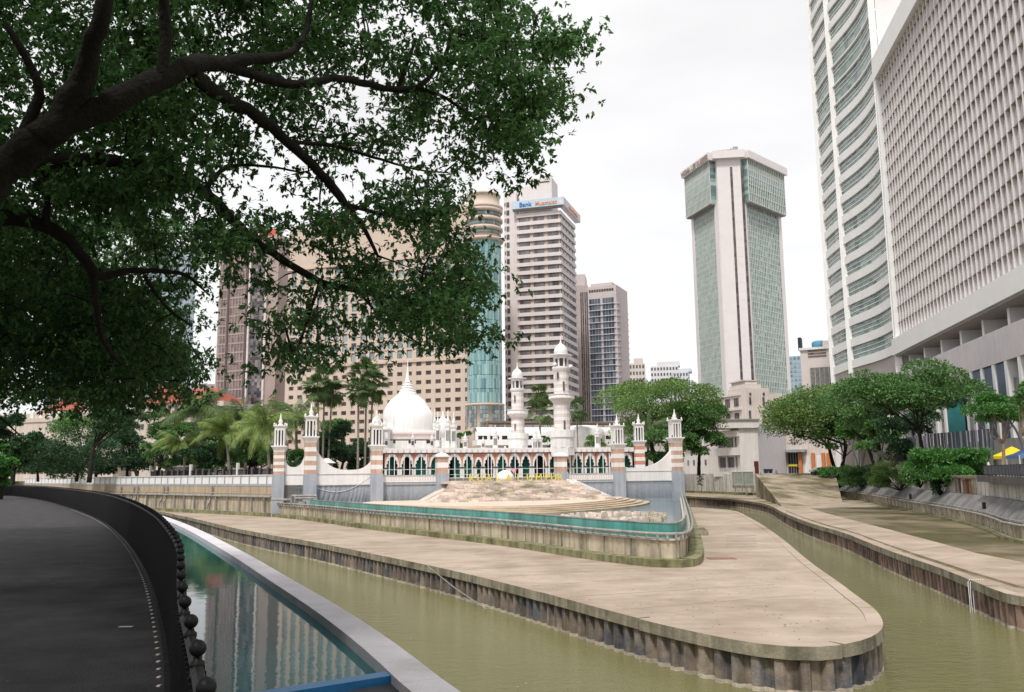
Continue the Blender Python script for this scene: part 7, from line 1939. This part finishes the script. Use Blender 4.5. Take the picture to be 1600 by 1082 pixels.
# right walkway, raised, with dark panels and railing
wp = [P(1524, 745, 78), P(1545, 748, 74), P(1570, 756, 68), P(1600, 765, 61), P(1660, 780, 50)]
zwk = .86
pts = [Vector((p.x, p.y, 0)) for p in wp]; pts = [Vector((p.x + 1.35, p.y, 0)) for p in RWv if p.y < 97]
m = MB(); ribbon(m, offset(pts, -.5), offset(pts, 9), .72, zwk)
meta(m.build('walkway', mat('walkway_dark', (.09, .09, .10), .8, .2)), 'dark raised walkway along the right river wall', kind='structure')
b = thing('walkway_railing', (pts[1].x, pts[1].y, zwk), 'thin dark railing with grey mesh panels along the right walkway', 'railing')
q = resample(pts, 1.8)
for z in (zwk + .15, zwk + 1.1): m = MB(); m.tube([(p.x, p.y, z) for p in q], .035, 5); m.build('rail', IRON, b)
for p in q[1:]: m = MB(); m.box(p.x - .035, p.x + .035, p.y - .035, p.y + .035, zwk, zwk + 1.15); m.build('post', IRON, b)
MESHP = mat('mesh_panel', (.10, .10, .115), .6, .2, 2); 
for a, c in zip(q[:-1], q[1:]):
    m = MB(); n_ = 12
    for i in range(n_): 
        p = a.lerp(c, (i + .5) / n_); m.box(p.x - .02, p.x + .02, p.y - .02, p.y + .02, zwk + .15, zwk + 1.1)
    m.build('infill_bars', MESHP, b)
m = MB(); ribbon(m, offset(pts, -.75), offset(pts, -.45), .25, .90); meta(m.build('walkway_edge', mat('edge_dark', (.10, .095, .09), .8, .3)), 'dark overhanging edge beam of the walkway', 'beam')
# rusty shutter, drain box in the wall
for (u, v, Y, w, h, mt, lab, nm) in ((1437, 752, 108, 1.6, 1.9, mat('brown_slats', (.20, .15, .13), .8, .3, 2, 7, .4, 8, streak=.5), 'brown slatted panel set in the planter wall', 'slatted_panel'), (1458, 755, 104, 1.3, 1.6, mat('rust', (.26, .13, .09), .85, .3), 'rusty reddish panel right of the slatted one', 'rust_panel'), (1314, 745, 145, 2.4, 2.2, mat('drain_grey', (.26, .26, .26), .8, .2), 'grey box housing with sloped hood on the planter wall', 'drain_box')):
    i = min(range(len(RWv)), key=lambda j: abs(RWv[j].y - Y)); p = RWv[i]; t = (RWv[i + 1] - p).normalized(); Fr8 = Fr((p.x, p.y), (p.x + t.x * w, p.y + t.y * w))
    c = Fr8.p(0, -1.0, 0); b = thing(nm, (c.x, c.y, -1.3), lab, 'panel')
    for k in range(6): m = MB(); m.fb(Fr8, w * k / 6, w * (k + 1) / 6 - .03, -1.7, -1.35 + .05 * (k % 2), -1.3, -1.3 + h); m.build('slat', mt, b)
    m = MB(); m.fb(Fr8, -.1, w + .1, -1.8, -1.2, -1.3 + h, -1.3 + h + .12); m.build('top', mt, b)
# big round pipe mouth at the right edge
p = P(1592, 822, 62); b = thing('round_outlet', (p.x, p.y, ZS), 'dark round outlet frame in the right wall at the picture edge', 'outlet')
i = min(range(len(RWv)), key=lambda j: abs(RWv[j].y - 64)); p = RWv[i]; t = (RWv[i + 1] - p).normalized(); Fo = Fr((p.x, p.y), (p.x + t.x * 3, p.y + t.y * 3))
m = MB(); m.smooth = True; m.tube([Fo.p(1.5 + 1.3 * math.cos(a), .2, -3.2 + 1.3 * math.sin(a)) for a in np.linspace(0, 2 * math.pi, 25)], .12, 6); m.build('ring', IRON, b)
m = MB(); m.extrude_profile(Fo, [(1.5 + 1.25 * math.cos(a), -3.2 + 1.25 * math.sin(a)) for a in np.linspace(0, 2 * math.pi, 20)[:-1]], .01, .08); m.build('dark_mouth', mat('mouth', (.05, .055, .05), .8, .2), b)

# ---- parked cars
def car(x, y, rz, col, lab):
    b = thing('parked_car', (x, y, zc + .003), lab, 'car', 'cars parked by the shops'); F_ = Fr((x - 2.1 * math.cos(rz), y - 2.1 * math.sin(rz)), (x + 2.1 * math.cos(rz), y + 2.1 * math.sin(rz)))
    cm = mat('car_paint_' + lab.split()[0], col, .3, .03, coat=.5); z = zc
    outl = [(0, .35), (0, .75), (.3, .88), (.95, .95), (1.5, 1.42), (2.0, 1.5), (2.9, 1.48), (3.6, 1.02), (4.1, .95), (4.2, .6), (4.2, .35)]
    m = MB(); m.extrude_profile(F_, [(s, z + h) for s, h in outl], -1.7, 0); m.build('body', cm, b, bevel=.05)
    gl = [(1.12, .98), (1.55, 1.38), (2.85, 1.42), (3.4, 1.02)]
    m = MB(); m.extrude_profile(F_, [(s, z + h) for s, h in gl], -1.72, .02); m.build('window', SMG, b)
    for s in (.85, 3.4):
        for d_ in (-.12, -1.58):
            c = F_.p(s, d_, z + .32); a = F_.p(s, d_ + .2, z + .32); m = MB(); m.tube([c - (a - c), a], .32, 14); w = m.build('wheel', IRON, b); m = MB(); m.tube([c - (a - c) * 1.1, a + (a - c) * .1], .18, 10); m.build('rim', PIPE, w)
    for s in (.02, 4.18):
        for d_ in (-.25, -1.45): m = MB(); m.fb(F_, s - .05, s + .05, d_ - .15, d_ + .15, z + .62, z + .78); m.build('headlight' if s < 1 else 'tail_light', WHITE if s < 1 else mat('lamp_red', (.4, .02, .02), .3), b)
p = P(1287, 742, 218); car(p.x, p.y + 2.5, .3, (.75, .75, .76), 'white hatchback parked by the shopfronts under the rain tree')
p = P(1315, 742, 218); car(p.x, p.y + 1, .2, (.30, .31, .33), 'grey car parked behind the hedge to the right of the white one')
# dark bins by the blank wall
for i, u in enumerate((1197, 1204)):
    p = P(u, 741, 229); b = thing('rubbish_bin', (p.x, p.y, zc), 'dark blue rubbish bin against the blank lilac wall, %s of two' % ('left' if i == 0 else 'right'), 'bin', 'bins by the blank wall')
    dbm = mat('bin_blue', (.02, .03, .07), .5); m = MB(); m.loft([[(p.x + a * w, p.y + c * w, z) for a, c in ((-1, -1), (1, -1), (1, 1), (-1, 1))] for w, z in ((.38, zc + .1), (.5, zc + 1.05))]); m.build('bin_body', dbm, b)
    m = MB(); m.box(p.x - .54, p.x + .54, p.y - .56, p.y + .54, zc + 1.05, zc + 1.2); m.build('lid', dbm, b)

# ---- people
SKIN = mat('skin', (.32, .18, .12), .6, .05)
def person(loc, lab, pose, top, bottom, face=0.0, hair=(.02, .015, .012), seat=.0):
    """continuous skinned body, clothes as children"""
    root = thing('person', loc, lab, 'person')
    if pose == 'stand':
        J = {'pel': (0, 0, .93), 'chest': (0, .01, 1.28), 'neck': (0, 0, 1.47), 'head': (0, -.02, 1.6), 'top': (0, -.02, 1.72),
             'hl': (-.1, 0, .88), 'kl': (-.11, -.02, .48), 'al': (-.12, .02, .09), 'tl': (-.13, -.16, .04), 'hr': (.1, 0, .88), 'kr': (.12, -.05, .48), 'ar': (.14, .06, .09), 'tr': (.15, -.12, .04),
             'sl': (-.19, 0, 1.4), 'el': (-.26, .03, 1.12), 'wl': (-.25, -.12, .9), 'sr': (.19, 0, 1.4), 'er': (.25, 0, 1.12), 'wr': (.2, -.2, 1.05)}
    else:
        J = {'pel': (0, 0, .16), 'chest': (0, -.06, .5), 'neck': (0, -.1, .68), 'head': (0, -.14, .8), 'top': (0, -.14, .92),
             'hl': (-.1, -.03, .14), 'kl': (-.15, -.36, .46), 'al': (-.14, -.52, .09), 'tl': (-.14, -.66, .04), 'hr': (.1, -.03, .14), 'kr': (.15, -.36, .46), 'ar': (.14, -.52, .09), 'tr': (.14, -.66, .04),
             'sl': (-.19, -.08, .62), 'el': (-.24, -.22, .42), 'wl': (-.1, -.4, .48), 'sr': (.19, -.08, .62), 'er': (.24, -.22, .42), 'wr': (.1, -.4, .48)}
    Ed = [('pel', 'chest'), ('chest', 'neck'), ('neck', 'head'), ('head', 'top'), ('pel', 'hl'), ('hl', 'kl'), ('kl', 'al'), ('al', 'tl'), ('pel', 'hr'), ('hr', 'kr'), ('kr', 'ar'), ('ar', 'tr'), ('chest', 'sl'), ('sl', 'el'), ('el', 'wl'), ('chest', 'sr'), ('sr', 'er'), ('er', 'wr')]
    rad = dict(pel=.13, chest=.13, neck=.055, head=.095, top=.07, hl=.09, kl=.06, al=.04, tl=.035, hr=.09, kr=.06, ar=.04, tr=.035, sl=.06, el=.045, wl=.032, sr=.06, er=.045, wr=.032)
    def skin(name, keys, grow, mt):
        ks = [k for k in J if k in keys]; ed = [(ks.index(a), ks.index(c)) for a, c in Ed if a in ks and c in ks]
        me = bpy.data.meshes.new(name); me.from_pydata([J[k] for k in ks], ed, []); me.materials.append(mt)
        o = bpy.data.objects.new(name, me); COL.objects.link(o)
        sk = o.modifiers.new('skin', 'SKIN'); 
        for i, k in enumerate(ks):
            v = me.skin_vertices[0].data[i] if me.skin_vertices else None
            if v: v.radius = (rad[k] + grow, rad[k] + grow); v.use_root = (i == 0)
        o.modifiers.new('sub', 'SUBSURF').levels = 1; o.modifiers['sub'].render_levels = 2
        o.parent = root; return o
    def skin2(name, keys, grow, mt):
        # tubes per edge joined through metaballs-free union: build as one remeshed surface
        m = MB(); m.smooth = True
        for a, c in Ed:
            if a in keys and c in keys:
                A_, C_ = Vector(J[a]), Vector(J[c]); n_ = 5
                pts = [A_.lerp(C_, i / n_) for i in range(-0, n_ + 1)]; m.tube([A_ - (C_ - A_) * .12] + pts + [C_ + (C_ - A_) * .12], [(rad[a] + grow) * .6] + [rad[a] + grow + (rad[c] - rad[a]) * i / n_ for i in range(n_ + 1)] + [(rad[c] + grow) * .6], 10)
        me, _ = m.mesh(name, mt, Vector((0, 0, 0))); o = bpy.data.objects.new(name, me); COL.objects.link(o); o.parent = root
        rm = o.modifiers.new('remesh', 'REMESH'); rm.mode = 'VOXEL'; rm.voxel_size = .018; rm.use_smooth_shade = True
        sm_ = o.modifiers.new('smooth', 'SMOOTH'); sm_.iterations = 4; return o
    skin2('body', set(J), 0, SKIN)
    skin2('shirt', {'pel', 'chest', 'sl', 'el', 'sr', 'er'}, .022, top)
    skin2('trousers', {'pel', 'hl', 'kl', 'al', 'hr', 'kr', 'ar'}, .02, bottom)
    h = Vector(J['top']); m = MB(); m.smooth = True; m.lathe((h.x, h.y + .015), [(h.z - .1, .1), (h.z - .03, .105), (h.z + .04, .085), (h.z + .075, .03)], 14); me, _ = m.mesh('hair', mat('hair', hair, .7), Vector((0, 0, 0))); o = bpy.data.objects.new('hair', me); COL.objects.link(o); o.parent = root
    f = Vector(J['head']); m = MB(); m.box(f.x - .012, f.x + .012, f.y - .115, f.y - .085, f.z - .02, f.z + .03); me, _ = m.mesh('nose', SKIN, Vector((0, 0, 0))); o = bpy.data.objects.new('nose', me); COL.objects.link(o); o.parent = root
    for k in ('al', 'ar'):
        t_ = Vector(J['t' + k[1]]); a_ = Vector(J[k]); m = MB(); m.box(a_.x - .045, a_.x + .045, t_.y - .04, a_.y + .06, 0, .085); me, _ = m.mesh('shoe', IRON, Vector((0, 0, 0))); o = bpy.data.objects.new('shoe', me); COL.objects.link(o); o.parent = root
    root.rotation_euler = (0, 0, face)
    return root
p = offset(pts, 1.2)[2]
i = min(range(len(pts)), key=lambda j: abs((proj((pts[j].x + 1.5, pts[j].y, 1)) or (0, 0))[0] - 1521)); pq = pts[i]
person((pq.x + .55, pq.y, zwk), 'person in a pale pink shirt and dark trousers standing at the walkway railing', 'stand', mat('shirt_pink', (.70, .58, .56), .8), mat('trousers_navy', (.03, .035, .06), .8), 1.2)
p = P(1213, 742, 211); person((p.x, p.y + .3, zc), 'person in a light top sitting at the top of the ramp by the bins', 'sit', mat('shirt_cream', (.62, .5, .42), .8), mat('trousers_white', (.6, .58, .56), .8), .3)
p = P(1247, 742, 212); person((p.x, p.y, zc), 'person in dark clothes standing by the shop window at the street', 'stand', mat('shirt_dark', (.04, .04, .05), .8), mat('trousers_dark', (.03, .03, .03), .8), -.3)
# garden fence and lamps behind the balustrade
b = thing('garden_fence', FL.p(FL.L * .6, -3, 1), 'dark iron garden fence between pale posts behind the balustrade and palms', 'fence')
for i in range(22):
    s = FL.L * (.2 + .8 * i / 22); m = MB(); m.fb(FL, s - .22, s + .22, -4.3, -3.9, 1, 3.1 if i % 7 else 4.0); m.build('post', WHITE2 if i % 7 == 0 else SLIT, b)
    for z in (1.4, 2.6): m = MB(); m.fb(FL, s, s + FL.L * .8 / 22, -4.15, -4.05, z, z + .12); m.build('rail', IRON, b)
    for k in range(8): m = MB(); s2 = s + FL.L * .8 / 22 * k / 8; m.fb(FL, s2, s2 + .08, -4.14, -4.06, 1.1, 2.9); m.build('bar', IRON, b)
b = thing('grey_kiosk', FL.p(FL.L * .32, -7, 1), 'grey kiosk with pale roof among the trees behind the balustrade', 'kiosk')
m = MB(); m.fb(FL, FL.L * .2, FL.L * .34, -10, -7, 1, 3.6); m.build('body', mat('kiosk_wall', (.45, .42, .38), .8, .2), b)
m = MB(); m.fb(FL, FL.L * .19, FL.L * .35, -10.5, -6.5, 3.6, 3.9); m.build('roof', WHITE2, b)
# low building with hut seen over the large swoop
b = thing('garden_hut', P(520, 735, 150), 'small white and brown hut seen over the large white swoop', 'hut'); Fh2 = Fr(P(500, 735, 150), P(520, 735, 151))
m = MB(); m.fb(Fh2, 0, Fh2.L, -3, 0, 1, Fh2.z_at(510, 724)); m.build('wall', mat('hut_brown', (.25, .19, .15), .8), b)
hip(Fh2, -.4, Fh2.L + .4, -3.4, .5, Fh2.z_at(510, 724), Fh2.z_at(510, 716), 'roof', b, WHITE2, ins=.8)
# drooping cable on the mosque wall
q = [FW.p(s, .08 + .0 * s, 1.0) for s in np.linspace(S484 + 1, S588 - 1, 14)]
for i, p in enumerate(q): t = i / 13; p.z = -.2 + 1.6 * (t * t) - 1.6 * math.sin(math.pi * t) * .6
m = MB(); m.tube(q, .04, 5); meta(m.build('hanging_cable', WHITE2), 'pale cable hanging in a sag across the grey river wall of the mosque', 'cable')
# two long pillars of the precinct's far right seen through the tree, plus a banyan pot on the street wall
b = thing('white_street_gate', P(1100, 740, 268), 'white gate posts and low building glimpsed under the right tree', 'building'); Fg = Fr(P(1072, 740, 272), P(1118, 740, 258))
m = MB(); m.fb(Fg, 0, Fg.L, -6, 0, zc, Fg.z_at(1095, 700)); m.build('wall', OFFW, b)
for j in range(5): put(Fg, winbox('window', Fg, .9, 1.6, .1, SMG), 'window', Fg.L * (j + .5) / 5, .02, Fg.z_at(1095, 727), b)
m = MB(); m.fb(Fg, -.5, Fg.L + .5, -6, .8, Fg.z_at(1095, 700), Fg.z_at(1095, 697)); m.build('roof_slab', OFFW, b)
# shrub with bare stems by the street wall
p = P(1096, 768, 240); tree('shrub', 'dry thin shrub growing from the kerb before the low street wall', (p.x, p.y, ZS + .6), (p.x, p.y, -.5), (1.3, 1.0, 2.4), 7, .28, LF_DARK, 700, tr=.1, seed=91, cat='shrub')
